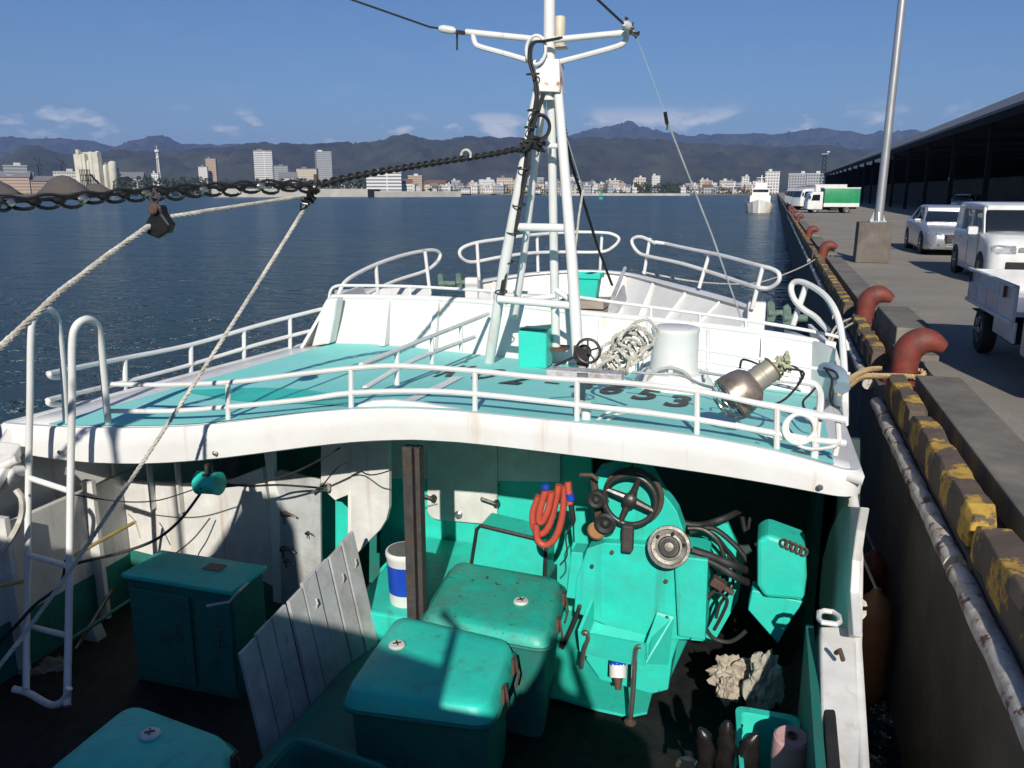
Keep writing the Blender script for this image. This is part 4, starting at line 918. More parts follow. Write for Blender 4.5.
# rounded white access door with a knob and hinges
def rrect(u0, v0, u1, v1, r, Y, n=5, skew=0):
    out = []
    for cx, cy, a0 in ((u1-r, v0+r, -90), (u1-r, v1-r, 0), (u0+r, v1-r, 90), (u0+r, v0+r, 180)):
        for k in range(n+1):
            a = R(a0+90*k/n); u = cx+math.cos(a)*r; v = cy+math.sin(a)*r; out.append(at(u, v+skew*(u-u0), Y=Y))
    return out
mb = MB(); mb.prism(rrect(427, 432, 497, 519, 11, YB-.05, skew=.09), (0, .03, 0)); dr = mb.build('access_door', WHITE2, boat, bevel=.006)
mb = MB(); mb.lathe([(.035, 0), (.035, .02), (.02, .03), (.02, .05)], at(459, 514, Y=YB-.05), (0, -1, 0), 14); mb.build('knob', STEEL, dr, smooth=True)
for u, v in ((434, 497), (497, 502)):
    p = at(u, v, Y=YB-.08); mb = MB(); mb.lathe([(.025, 0), (.025, .05)], p, (0, -1, 0), 10); mb.tube([p+V(0, -.04, 0), p+V(-.13, -.04, .03)], .014, 6); mb.build('door_clamp', DSTEEL, dr, smooth=True)
# left (port side) house wall: white with teal skirting, ribs, locker door
wallpoly('port_house_wall', ((20, 468), (70, 474), (130, 481), (180, 484), (230, 480), (262, 468), (285, 592), (255, 577), (135, 551), (20, 553)), YL, WHITE2, .05)
wallpoly('port_house_skirting', ((20, 552), (135, 551), (285, 590), (300, 700), (20, 700)), YL-.01, TEALD, .05)
for u, w in ((121, .03), (183, .02), (155, .02)):
    p = at(u, 500, Y=YL); mb = MB(); mb.box((p.x, YL-.03, 2.0), (w, .05, .8)); mb.build('wall_rib', WHITE2, boat)
wallpoly('wall_edge_strip', ((262, 440), (273, 440), (274, 480), (279, 496), (281, 604), (273, 602), (270, 500)), YL, WHITE, .05, lift=.03, bevel=.006)
mb = MB(); mb.prism([at(u, v, Y=YL-.02) for u, v in ((274, 478), (279, 470), (320, 480), (321, 600), (281, 610))], (0, .03, 0)); lk = mb.build('locker_door', GREYP, boat, bevel=.006)
for k, (u, v, s) in enumerate(((285, 513, 1), (284, 548, 1), (287, 560, .7), (308, 532, .5))):
    p = at(u, v, Y=YL-.04); mb = MB(); mb.lathe([(.022*s, 0), (.022*s, .035)], p, (0, -1, 0), 10); mb.tube([p+V(0, -.03, 0), p+V(.06*s, -.04, .015), p+V(.12*s, -.035, -.01)], [.014*s, .012*s, .006*s], 6); mb.tube([p+V(0, -.02, 0), p+V(.01, -.03, -.08*s)], .009*s, 6); mb.build('latch', DSTEEL, lk, smooth=True)
mb = MB()
mb.prism([at(u, v, Y=YL-.02) for u, v in ((351, 432), (389, 432), (389, 508), (386, 520), (380, 530), (372, 538), (351, 560))], (0, .05, 0)); mb.build('curved_side_panel', WHITE2, boat, bevel=.006)
wallpoly('panel_over_locker', ((321, 430), (352, 430), (352, 493), (335, 500), (321, 487)), YL, WHITE2, .04, lift=.004)
wallpoly('locker_inner_wall', ((321, 480), (352, 480), (352, 600), (321, 600)), YL+.35, TEAL, .04)
wallpoly('frame_strip', ((348, 493), (352, 493), (352, 540), (348, 540)), YL, WHITE, .05, lift=.012)
p = at(325, 487, Y=YL-.05); mb = MB(); mb.box(p, (.07, .05, .06)); mb.tube([p+V(-.03, -.02, 0), p+V(-.1, -.03, -.05)], .012, 6); mb.build('door_catch', STEEL, boat, bevel=.01)
# rusty steel pillar at the deck edge (two channels side by side)
pl = MB(); a = at(403, 455, Y=4.74); b_ = at(422, 455, Y=4.74)
w = (b_.x-a.x)*.92; z0 = 1.0; z1 = a.z+.06
pl.box((a.x+w*.28, 4.76, (z0+z1)/2), (w*.55, .08, z1-z0)); pl.box((a.x+w*.62, 4.79, (z0+z1)/2), (w*.12, .05, z1-z0)); pl.box((a.x+w*.85, 4.76, (z0+z1)/2), (w*.28, .08, z1-z0)); 
po = pl.build('pillar', RUSTP, boat, bevel=.006)

# port side inner bulkhead details: pipe bench near the left edge
mb = MB(); mb.tube([at(-20, 475, Y=4.3), at(0, 467, Y=4.35), at(18, 459, Y=4.4)], .032, 10); mb.tube([at(-20, 500, Y=4.3), at(8, 482, Y=4.4), at(20, 470, Y=4.4)], .05, 10); mb.build('side_bracket', WHITE2, boat, smooth=True)

# ---------------- breakwater wall across the foredeck
mb = MB(); rows = []
M = 30; x0, x1 = wtop[0][0], wtop[-1][0]
for i in range(M+1):
    x = x0+(x1-x0)*i/M; xb = -4.81+(x-x0)/(x1-x0)*5.45
    rows.append([(xb, YW, interp(wbas, xb)-.02), (x, YW+.07, interp(wtop, x)), (x, YW+.12, interp(wtop, x)), (xb, YW+.06, interp(wbas, xb)-.02)])
mb.loft(rows); bwk = mb.build('breakwater_wall', WHITE, boat, smooth=True)
for u in (388, 437, 596, 642, 700, 765):
    v = interp([(328, 299), (400, 299), (488, 304), (575, 315), (650, 322), (765, 335)], u); p = at(u, v, Y=YW+.06); q = at(u-2, interp([(313, 343), (386, 344), (481, 355), (550, 362), (620, 371), (705, 382), (835, 396)], u), Y=YW-.02)
    mb = MB(); mb.prism([q+V(-.03, 0, 0), q+V(-.03, -.10, 0), p+V(-.03, -.03, -.02), p+V(-.03, .02, -.02)], (.06, 0, 0)); mb.build('stiffener', WHITE, bwk)
mb = MB(); mb.prism([at(u, v, Y=YW-.16) for u, v in ((311, 347), (317, 326), (322, 306), (326, 299), (337, 298), (334, 318), (329, 344))], (0, .16, 0)); mb.build('wall_end_frame', WHITE, bwk, bevel=.02)
# cap along the wall top and port wing plate
mb = MB(); mb.tube([(x0+(x1-x0)*i/M, YW+.095, interp(wtop, x0+(x1-x0)*i/M)+.005) for i in range(M+1)], .035, 8); mb.build('wall_cap', WHITE, bwk, smooth=True)
mb = MB(); p = at(328, 298, Y=YW+.05); b_ = V(-4.83, YW, 2.5); mb.prism([b_, b_+V(.05, -.30, -.02), p+V(.03, -.05, 0), p, p+V(-.18, 1.1, .02), b_+V(.15, 1.3, .1)], (.04, 0, 0)); mb.build('port_wing_plate', WHITE, bwk, bevel=.006)
mb = MB(); p = at(836, 347, Y=YW+.05); mb.prism([V(.66, YW-1.2, dz(.6, 6.7)), V(.62, YW, 2.3), V(.6, YW+1.2, 2.3), V(.45, YW+1.2, 2.85), p, p+V(.04, -.35, -.12)], (-.04, 0, 0)); mb.build('starboard_wing_plate', WHITE, bwk, bevel=.006)
# foredeck behind the wall
mb = MB(); FD = [(-4.75, 8.0), (-4.45, 9.2), (-4.0, 10.6), (-3.45, 12), (-2.9, 13.0), (-2.4, 13.6), (-2.0, 13.6), (-1.5, 13), (-.95, 12), (-.25, 10.6), (.35, 9.2), (.58, 8.0)]
mb.prism([V(x, y, 2.42) for x, y in FD], (0, 0, -.05)); mb.build('foredeck', WHITE, boat)
# bow bulwark
bt = [(at(u, v, Z=z)) for u, v, z in ((474, 281, 2.90), (492, 278, 2.92), (512, 275, 2.94), (532, 272.5, 2.96), (552, 271, 2.98), (572, 270, 2.99), (592, 270, 3.0), (612, 271, 3.0), (632, 273.5, 2.99), (655, 279, 2.97), (680, 285.5, 2.95), (705, 292, 2.93), (732, 299.5, 2.91), (757, 307, 2.89))]
bt = smooth_path(bt, 3); cen = V(-2.2, 10.4, 0)
mb = MB(); rings = []
for p in bt:
    d = (V(p.x, p.y, 0)-cen).normalized(); k = .40
    rings.append([p+d*.05, p+d*.05-V(0, 0, .04), V(p.x, p.y, 2.36)-d*(k-.03), V(p.x, p.y, 2.36)-d*k, p-V(0, 0, .04)-d*.01, p-d*.07-V(0, 0, .03), p-d*.07])
mb.loft(rings); bb = mb.build('bow_bulwark', WHITE, boat, smooth=True)
for i in range(3, len(bt)-2, 4):
    p = bt[i]; d = (V(p.x, p.y, 0)-cen).normalized(); s_ = d.cross(V(0, 0, 1))*.02
    mb = MB(); mb.prism([p-V(0, 0, .04)-s_-d*.01, p-d*.05-V(0, 0, .05)-s_, V(p.x, p.y, 2.42)-d*.46-s_, V(p.x, p.y, 2.42)-d*.37-s_], s_*2); mb.build('stiffener', WHITE, bb)
for i, s_ in ((0, 1), (-1, 1)):
    p = bt[i]; mb = MB(); mb.box((p.x, p.y-.06, 2.68), (.20, .16, .56)); mb.build('end_post', WHITE, bb, bevel=.02)
# low bulwarks either side of the fairleads
for pts in ([(337, 291, 2.95), (372, 289, 2.9), (400, 288, 2.9), (432, 289, 2.86)], [(793, 331, 2.86), (815, 339, 2.86), (836, 349, 2.88)]):
    q = [at(u, v, Z=z) for u, v, z in pts]; mb = MB(); mb.loft([[p, p+V(-.08, .08, 0), V(p.x-.08, p.y+.08, 2.4), V(p.x, p.y, 2.4)] for p in q]); mb.build('side_bulwark', WHITE, boat, smooth=True)
# fairlead rollers at both gaps
RG = mat('weathered_green_grey', (0.10, 0.16, 0.13), 0.7, var=.3, vscale=12, spots=(.2, .1, .06), spot_amt=.3)
for (u, v, sc_) in ((441, 290, 1), (459, 289, 1), (771, 322, 1), (787, 327, 1)):
    p = at(u, v, Z=2.62); mb = MB(); mb.prism([p+V(-.05, 0, 0), p+V(.06, 0, 0), p+V(.03, 0, .22), p+V(-.01, 0, .27), p+V(-.06, 0, .24)], (0, .09, 0)); mb.tube([p+V(-.05, .02, .1), p+V(.22, .1, .1)], .05, 10); mb.build('fairlead_cheek', RG, boat, bevel=.01)

# ---------------- railings
def rail(name, lines, r=.019, m=WHITE, parent=boat):
    """lines: list of polylines of world points; rails and posts belong to one welded railing"""
    mb = MB()
    for L in lines: mb.tube(L, r if not isinstance(L, tuple) else r*.8, 8)
    return mb.build(name, m, parent, smooth=True)
def P(Y): return lambda u, v: at(u, v, Y=Y)
f = P(4.72)
top = smooth_path([f(*q) for q in ((105, 384), (165, 385), (235, 382), (300, 374), (356, 368), (400, 366), (475, 371), (545, 378), (625, 383), (702, 392), (760, 404), (825, 417))], 4)
mid = smooth_path([f(*q) for q in ((109, 411), (170, 411), (228, 407), (300, 400), (351, 393), (420, 391), (475, 394), (560, 403), (640, 412), (700, 420), (780, 434), (820, 441))], 4)
posts = []
for u, vt, vb in ((228, 382, 426), (351, 369, 411), (475, 371, 412), (577, 381, 426), (697, 391, 437), (777, 406, 452), (815, 415, 463)):
    posts.append([f(u, vb)+V(0, 0, -.03), f(u, vt)])
rl = rail('stern_railing', [top, mid]+posts, .0175)
g = lambda u, v: at(u, v, Y=4.8+(8-4.8)*min(1, max(0, (u-45)/280)))
pt_top = smooth_path([g(*q) for q in ((62, 377), (52, 377), (50, 374), (56, 372), (120, 359), (190, 345), (256, 326), (290, 317), (322, 309))], 4)
pt_mid = smooth_path([g(*q) for q in ((62, 405), (50, 404), (49, 401), (56, 398), (125, 382), (190, 365), (256, 345), (318, 329))], 4)
rail('port_railing', [pt_top, pt_mid]+[[g(u, vb)+V(0, 0, -.04), g(u, vt)] for u, vt, vb in ((125, 359, 401), (191, 345, 381), (244, 330, 366), (290, 317, 352))], .021)
gi = lambda u, v: at(u, v, X=-2.68)
it = smooth_path([gi(*q) for q in ((488, 314), (450, 329), (410, 345), (361, 365))], 3); im = smooth_path([gi(*q) for q in ((474, 337), (450, 346), (410, 362), (365, 388))], 3)
rail('centre_railing', [it, im]+[[gi(u, vb), gi(u, vt)] for u, vt, vb in ((461, 325, 352), (432, 337, 364), (397, 351, 385))], .020)
# railing on top of the breakwater wall
h = lambda u, v: at(u, v, Y=YW+.10)
br = smooth_path([h(*q) for q in ((329, 299), (331, 290), (337, 286), (350, 285.5), (411, 286.5), (493, 291), (560, 295), (620, 303), (680, 311), (745, 320), (800, 329), (838, 337), (846, 342), (848, 350))], 4)
rail('wall_railing', [br]+[[h(u, vb), h(u, vt)] for u, vt, vb in ((410, 286, 300), (492, 291, 305), (545, 294, 310), (651, 307, 322), (746, 320, 334), (700, 314, 328))], .016)
# bow rails: each bent from one tube, with its own posts
def bow_rail(pix, z, posts_, Zf=None, r=.024):
    lines = [smooth_path([at(u, v, Y=y) for u, v, y in pix], 5)]
    for u0, v0, u1, v1, y in posts_: lines.append([at(u0, v0, Y=y), at(u1, v1, Y=y)])
    return rail('bow_railing', lines, r)
bow_rail([(338, 296, 8.6), (345, 282, 8.7), (362, 271, 9.1), (385, 261, 9.6), (410, 253.5, 10.2), (432, 250, 10.7), (440, 254, 10.9), (437, 262, 10.8), (425, 271, 10.5), (395, 281, 9.9), (362, 296, 9.2)], 0,
         [(378, 296, 376, 264.5, 9.4), (430, 294, 425, 251, 10.5)])
bow_rail([(556, 233, 12.8), (530, 235, 12.3), (500, 239, 11.7), (475, 243, 11.3), (461, 249, 11.1), (461, 257, 11.1), (472, 262, 11.3), (500, 257, 11.7), (530, 253, 12.3), (560, 252, 12.8), (600, 252, 13.1), (613, 247, 13.1), (619, 239, 13.1), (612, 234, 13.1), (600, 232.5, 13.1), (575, 232, 13.0)], 0,
         [(479, 280, 477, 243, 11.3), (538, 272, 537, 234.5, 12.5), (600, 270, 602, 233, 13.2), (555, 233, 576, 232, 12.9)])
bow_rail([(655, 243, 12.2), (642, 237, 12.4), (634, 238, 12.5), (632, 243, 12.5), (638, 252, 12.4), (648, 256, 12.2), (680, 263, 11.5), (710, 272, 10.9), (740, 282, 10.2), (756, 287, 9.8), (769, 288, 9.7), (778, 282, 9.6), (779, 274, 9.6), (772, 269, 9.7), (757, 265, 9.9), (720, 255, 10.7), (690, 249, 11.4), (665, 243.5, 12.0)], 0,
         [(644, 274, 650, 238, 12.3), (699, 288, 710, 252, 11.0), (752, 309, 763, 266, 9.8), (655, 242, 668, 244, 12.0)])
bow_rail([(845, 425, 7.0), (845, 395, 7.0), (844, 365, 7.2), (841, 330, 7.5), (834, 308, 7.7), (822, 293, 7.95), (805, 283, 8.2), (795, 282, 8.3), (791, 288, 8.3), (794, 299, 8.2), (803, 309, 8.1), (815, 317, 8.0), (828, 330, 7.8)], 0,
         [(793, 325, 806, 286, 8.2)], r=.028)
# inboard railing behind the white vent
gr_ = lambda u, v: at(u, v, Y=7.0)
rail('vent_railing', [[gr_(u, v) for u, v in ((640, 340), (700, 349), (755, 358), (800, 366), (850, 374))], [gr_(u, v) for u, v in ((636, 350), (700, 360), (760, 370))]]+[[gr_(u, vb), gr_(u, vt)] for u, vt, vb in ((648, 322, 345), (708, 330, 374))], .014)

# ---------------- boarding ladder on the port stern edge
lf = lambda u, v, y=4.36: at(u, v, Y=y)
mb = MB(); mb.tube(smooth_path([lf(26, 690, 3.84), lf(27, 600, 4.2), lf(28.5, 480), lf(30, 400), lf(31, 335), lf(35, 316, 4.38), lf(45, 309, 4.46), lf(55, 314, 4.56), lf(60, 335, 4.62), lf(64, 380, 4.68), lf(66, 424, 4.72)], 4), .023, 10)
ld = thing('boarding_ladder', 'white tubular ladder with two hooped hand rails against the port stern edge of the boat', 'ladder', tuple(lf(48, 700, 4.0)))
mb.build('hand_rail', WHITE, ld, smooth=True)
mb = MB(); mb.tube(smooth_path([lf(67, 706, 3.80), lf(69, 600, 4.2), lf(70.5, 480), lf(72, 400), lf(72, 345), lf(76, 326, 4.38), lf(87, 319, 4.46), lf(97, 325, 4.56), lf(101, 345, 4.62), lf(105, 390, 4.68), lf(109, 430, 4.72)], 4), .025, 10); mb.build('hand_rail', WHITE, ld, smooth=True)
for a, b_, y in (((30, 478), (70, 491), 4.36), ((29, 555), (68, 566), 4.28), ((28, 626), (68, 636), 4.18)):
    mb = MB(); mb.tube([lf(*a, y), lf(*b_, y)], .021, 8); mb.build('rung', WHITE, ld, smooth=True)
mb = MB(); mb.tube(smooth_path([lf(13, 689, 3.82), lf(28, 693, 3.84), lf(48, 704, 3.8), lf(58, 704, 3.8), lf(65, 698, 3.82), lf(69, 688, 3.84)], 4), .024, 8); mb.build('foot_bar', WHITE, ld, smooth=True)

# ---------------- mast
mb = MB(); mb.tube([at(549, 100, Y=7.08), at(549.5, 0, Y=7.05), at(552, -150, Y=7.0)], [.052, .048, .042], 14); mast = mb.build('mast', WHITE, boat, smooth=True)
def mleg(name, pts, r, n=14): 
    mb = MB(); mb.tube(pts, r, n); return mb.build(name, WHITE, mast, smooth=True)
ya = 6.75; apex = 7.05
mleg('mast_leg', [dpt(489, 363), at(505, 262, Y=6.88), at(541, 72, Y=apex+.02)], [.05, .047, .038])
mleg('mast_leg', [at(578, 356, Y=6.7), at(572, 262, Y=6.85), at(557, 76, Y=apex+.02)], [.05, .047, .038])
mleg('mast_leg', [at(556, 347, Y=7.6), at(554, 262, Y=7.45), at(551, 90, Y=7.15)], [.042, .040, .036])
mleg('mast_leg', [at(514, 318, Y=7.7), at(523, 262, Y=7.5), at(545, 85, Y=7.12)], [.036, .034, .03])
for a, b_, y, r in (((516, 227), (566, 228), 6.95, .036), ((498, 299), (576, 306), 6.82, .034), ((505, 302), (556, 296), 7.3, .026), ((541, 146), (562, 146), 7.05, .022), ((556, 290), (578, 305), 7.1, .025)):
    mb = MB(); mb.tube([at(*a, Y=y), at(*b_, Y=y)], r, 10); mb.build('cross_bar', WHITE, mast, smooth=True)
mb = MB(); mb.prism([at(u, v, Y=6.98) for u, v in ((541, 58), (559, 59), (560, 92), (535, 91), (535, 72))], (0, .16, 0))
mb.build('gusset_plate', mat('rusting_white_plate', (.76, .74, .70), .45, spots=(.42, .18, .06), spot_amt=.40, spot_scale=9, var=.05), mast, bevel=.006)
# cross arms with struts
L1 = at(466, 32, Y=7.05); L2 = at(548, 40.5, Y=7.05); R1 = at(634, 32, Y=7.05)
mb = MB(); mb.tube([L1, L2], .026, 10); mb.tube(smooth_path([at(473, 34, Y=7.05), at(475, 43, Y=7.05), at(481, 47, Y=7.05), at(510, 55, Y=7.05), at(536, 63, Y=7.05)], 4), .022, 8); mb.build('cross_arm', WHITE, mast, smooth=True)
mb = MB(); mb.tube([L2, R1], .026, 10); mb.tube(smooth_path([at(626, 34, Y=7.05), at(625, 41, Y=7.05), at(618, 46, Y=7.05), at(590, 54, Y=7.05), at(559, 62, Y=7.05)], 4), .022, 8); mb.build('cross_arm', WHITE, mast, smooth=True)
mb = MB(); p = at(559.5, 44, Y=7.2); mb.lathe([(.045, -.02), (.05, 0), (.05, .2), (.04, .215)], p, (0, 0, 1), 16); mb.box(p+V(-.02, 0, -.03), (.18, .08, .02)); mb.build('reflector_can', mat('cream_plastic', (.55, .50, .38), .5), mast, smooth=True)
# cables taped down the left leg
mb = MB(); cp = smooth_path([at(u, v, Y=6.93) for u, v in ((560, 38), (545, 41), (535, 42), (530, 47), (529, 60), (533, 75), (536, 92), (534, 110), (528, 140), (523, 180), (517, 215), (511, 245), (504, 275), (500, 300))], 4)
mb.tube(cp, .013, 6); mb.tube([p+V(.025, -.02, 0) for p in cp], .010, 6); mb.tube(smooth_path([at(u, v, Y=6.9) for u, v in ((544, 93), (540, 105), (535, 120), (530, 142), (527, 170), (521, 200), (517, 222), (513, 235))], 4), .018, 6); mb.build('cable', BLACKR, mast, smooth=True)
mb = MB(); c = at(536, 50, Y=6.95); mb.tube(arc(c, .082, 0, 360, 22, (1, 0, 0), (0, 0, 1.35))[:-1], .014, 7, closed=True); mb.build('white_cable_loop', WHITE, mast, smooth=True)
for k in range(3):
    mb = MB(); c = at(539.5, 127, Y=6.93-k*.012); mb.tube(arc(c, .083+.004*k, 0, 360, 24, (1, 0, 0), (0, 0, 1.1))[:-1], .011, 6, closed=True); mb.build('cable_coil', BLACKR, mast, smooth=True)
for u, v in ((533, 74), (534, 110), (531, 127), (524, 168), (519, 205), (513, 232), (507, 262), (501, 292)):
    p = at(u, v, Y=6.90); mb = MB(); mb.tube(arc(p, .052, 0, 360, 12, (1, 0, 0), (0, 1, .2))[:-1], .007, 5, closed=True); mb.build('tape_band', BLACKR, mast)
# rusty foot under the centre leg
mb = MB(); p = at(556, 348, Y=7.6); mb.box((p.x, 7.6, p.z), (.22, .22, .03)); mb.build('foot_plate', RUST, mast)
# ================================================================ gear in the working well
def quadround(c4, r, n=5):
    """rounded polygon through four world corners"""
    out = []
    for i in range(4):
        p = c4[i]; a = (c4[i-1]-p).normalized(); b = (c4[(i+1) % 4]-p).normalized()
        A = p+a*r; B = p+b*r
        for k in range(n+1):
            t = k/n; out.append(A*(1-t)**2+p*2*t*(1-t)+B*t*t)
    return out
def hatch(name, label, pix, z, lip, zb, capuv=None, m=TEAL, group='lidded hatches in the working well', flare=.03, rr=.11):
    c4 = [at(u, v, Z=z) for u, v in pix]; cen = sum(c4, V(0, 0, 0))/4
    t = thing(name, label, 'hatch box', (cen.x, cen.y, zb), group)
    base = quadround(c4, rr)
    def off(k, dz_): return [p+(p-cen).normalized()*k+V(0, 0, dz_) for p in base]
    mb = MB(); mb.loft([off(flare+.012, -lip-.012), off(flare+.014, -lip), off(flare*.6, -lip*.5), off(.0, -.012), off(-.02, 0), off(-.10, .006), off(-.3, .010)]); ld_ = mb.build('lid', m, t, smooth=True)
    mb = MB(); mb.tube([p for p in off(flare+.02, -lip-.006)], .012, 6, closed=True); mb.build('lid_rim', TEALD, ld_, smooth=True)
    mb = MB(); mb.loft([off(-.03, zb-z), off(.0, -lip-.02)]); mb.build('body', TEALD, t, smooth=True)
    if capuv:
        p = at(*capuv, Z=z+.012); mb = MB(); mb.lathe([(.052, 0), (.052, .008), (.045, .016), (.02, .018)], p, n=20); cp_ = mb.build('drain_cap', WHITE2, ld_, smooth=True)
        mb = MB(); mb.box(p+V(0, 0, .022), (.05, .008, .006), Matrix.Rotation(.6, 3, 'Z')); mb.box(p+V(0, 0, .023), (.008, .05, .006), Matrix.Rotation(.6, 3, 'Z')); mb.build('cross_slot', DSTEEL, cp_)
    # two clamps on the right side
    for f in (.3, .72):
        p = c4[1].lerp(c4[2], f)+(c4[1]-c4[0]).normalized()*.05; mb = MB(); mb.box(p+V(0, 0, -lip*.5), (.02, .05, .10)); mb.tube([p+V(.01, 0, 0), p+V(.03, 0, -.12), p+V(.012, 0, -.2)], .008, 6); mb.build('clamp', RUST, t)
    return t
hatch('hatch_box', 'largest teal hatch with a domed lid, half in shadow in mid well', ((345, 690), (487, 708), (512, 640), (398, 614)), 1.47, .10, FLOOR, (397, 646))
hatch('hatch_box', 'scuffed teal hatch with a white cap, between the pillar and the winch', ((424, 615), (546, 638), (561, 578), (456, 560)), 1.47, .07, FLOOR, (521, 602), m=mat('scuffed_teal', (.014, .42, .32), .45, var=.15, dirt=(.07, .26, .2), dirt_amt=.47, dirt_scale=5, spots=(.03, .05, .04), spot_amt=.36, spot_scale=16, bump=.2))
hatch('hatch_box', 'shaded dark teal hatch lid at the bottom left below the ladder', ((40, 775), (215, 800), (229, 738), (130, 702)), 1.45, .08, FLOOR, (150, 735))
# low coaming box the pail and planks stand on
mb = MB(); mb.prism([V(-2.60, 3.45, FLOOR), V(-1.9, 3.45, FLOOR), V(-1.9, 4.86, FLOOR), V(-2.6, 4.86, FLOOR)], (0, 0, .32)); mb.build('hatch_coaming', TEALD, boat, bevel=.02)
pz = at(405, 600, Y=5.12).z
mb = MB(); mb.prism([V(-2.75, 4.88, FLOOR), V(-1.9, 4.88, FLOOR), V(-1.9, 6.24, FLOOR), V(-2.85, 6.24, FLOOR)], (0, 0, pz-FLOOR)); mb.build('pail_ledge', TEAL, boat, bevel=.02)
# open tub at the bottom edge
c4 = [at(u, v, Z=1.25) for u, v in ((245, 790), (392, 815), (392, 770), (292, 737))]; cen = sum(c4, V(0, 0, 0))/4
t = thing('open_tub', 'open teal tub with a dark inside at the bottom edge below the grey planks', 'tub', (cen.x, cen.y, FLOOR))
b0 = quadround(c4, .1); mb = MB()
O = lambda k, z: [V(p.x, p.y, z)+(V(p.x, p.y, 0)-V(cen.x, cen.y, 0)).normalized()*k for p in b0]
mb.loft([O(-.06, FLOOR), O(0, 1.25), O(-.04, 1.25), O(-.10, FLOOR+.03)]); mb.build('tub_wall', TEALD, t, smooth=True)
mb = MB(); mb.tube(O(-.01, 1.25), .02, 8, closed=True); mb.build('rim', TEALD, t, smooth=True)
# raised teal hatch frame with black rubber edge behind the second hatch
mb = MB(); fr = [at(u, v, Y=5.75) for u, v in ((471, 568), (477, 529), (481, 525), (543, 540), (546, 548), (544, 592))]
mb.prism(fr, (0, .28, 0)); t = thing('gear_locker', 'low teal locker edged in black rubber, left of the red hoses', 'locker', (fr[0].x+.3, 5.9, FLOOR)); mb.build('body', TEAL, t, bevel=.01)
mb = MB(); mb.tube([p+V(0, -.01, 0) for p in fr], .016, 6); mb.build('rubber_edging', BLACKR, t, smooth=True)
mb = MB(); mb.box((fr[0].x+.33, 5.89, (fr[0].z+FLOOR)/2), (.62, .26, fr[0].z-FLOOR)); mb.build('plinth', TEALD, t)

# paint pail
p = at(405, 600, Y=5.12); p = V(at(406, 570, Y=5.12).x, 5.12, pz)
t = thing('paint_pail', 'white pail with a blue band standing behind the rusty pillar', 'pail', tuple(p))
hp = at(406, 549, Y=5.12).z-pz
mb = MB(); mb.lathe([(.120, 0), (.126, .02), (.138, hp-.05), (.145, hp-.04), (.145, hp-.01), (.138, hp), (.128, hp-.002), (.126, hp-.03)], p, n=28); mb.build('body', WHITE, t, smooth=True)
mb = MB(); mb.lathe([(.1285, hp*.22), (.137, hp*.76), (.130, hp*.76), (.122, hp*.22)], p, n=28); mb.build('label_band', BLUE, t, smooth=True)
mb = MB(); mb.lathe([(.127, hp-.02), (.1275, hp+.002), (.05, hp+.004)], p, n=28); mb.build('lid', mat('grey_lid', (.12, .13, .12), .6), t, smooth=True)
mb = MB(); mb.tube(arc(p+V(0, 0, hp-.05), .148, 10, 170, 16, (1, 0, 0), (0, .3, -.95)), .004, 5); mb.build('handle', STEEL, t, smooth=True)

# stack of grey planks
t = thing('plank_stack', 'leaning row of grey painted pen boards beside the teal hatch', 'boards', (-2.8, 4.4, 1.1))
P0 = at(238, 652, Y=3.78); P1 = at(354, 530, Y=5.0); Q0 = at(266, 768, Y=3.70); Q1 = at(381, 650, Y=4.86)
N = 8
for i in range(N):
    f0 = i/N+.006; f1 = (i+1)/N-.006; j = rng.uniform(-.02, .02); lift = V(rng.uniform(-.012, .012), 0, rng.uniform(-.02, .02))
    a, b_, c, d = P0.lerp(P1, f0), P0.lerp(P1, f1), Q0.lerp(Q1, f1), Q0.lerp(Q1, f0)
    nn = (b_-a).cross(d-a).normalized()
    mb = MB(); mb.prism([a+lift, b_+lift, c+lift, d+lift], nn*.028*(1 if nn.x < 0 else -1)); bo = mb.build('board', GREYP, t, bevel=.004)
    if i in (2, 4, 6, 7):
        q = a.lerp(b_, .5).lerp(c.lerp(d, .5), .22)+lift-nn*.012*(1 if nn.x < 0 else -1); mb = MB(); mb.tube([q+V(0, 0, .03), q+V(.015, -.01, 0), q+V(0, 0, -.04)], .006, 5); mb.build('rope_becket', ROPEW, bo, smooth=True)

# teal cabinet on the port side
t = thing('deck_cabinet', 'tall teal cabinet with panelled doors behind the ladder, its top in the sun', 'cabinet', (-3.85, 4.6, FLOOR))
yf = 4.36; A = at(125, 573, Y=yf); B = at(231, 591, Y=yf); zt = (A.z+B.z)/2
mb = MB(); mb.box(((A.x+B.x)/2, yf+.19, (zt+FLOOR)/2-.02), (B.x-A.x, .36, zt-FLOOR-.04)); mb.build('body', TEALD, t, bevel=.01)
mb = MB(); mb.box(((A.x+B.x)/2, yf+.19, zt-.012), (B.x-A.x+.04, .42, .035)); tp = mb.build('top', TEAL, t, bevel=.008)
mb = MB(); mb.box((A.x+.55, yf+.26, zt+.008), (.14, .10, .006)); mb.build('hatch_plate', DSTEEL, tp)
for k in range(2):
    x = A.x+.03+k*(B.x-A.x)*.62; w = (B.x-A.x)*(.57 if k == 0 else .33)
    mb = MB(); mb.box((x+w/2, yf-.004, (zt+FLOOR)/2-.02), (w, .02, (zt-FLOOR)*.82)); dd = mb.build('door', TEALD, t, bevel=.006)
    mb = MB(); mb.tube([V(x+w-.08, yf-.015, zt-.3), V(x+w-.08, yf-.05, zt-.3), V(x+w-.08, yf-.05, zt-.42), V(x+w-.08, yf-.015, zt-.42)], .008, 6); mb.build('handle', STEEL, dd, smooth=True)
# grey rod bent across its right end
mb = MB(); mb.tube([at(255, 576, Y=4.7), at(238, 592, Y=4.32), at(229, 602, Y=4.26), at(207, 606, Y=4.22)], .010, 6); tag(mb.build('bent_rod', GREYP, smooth=True), 'thin grey rod lying across the right end of the teal cabinet', 'rod')

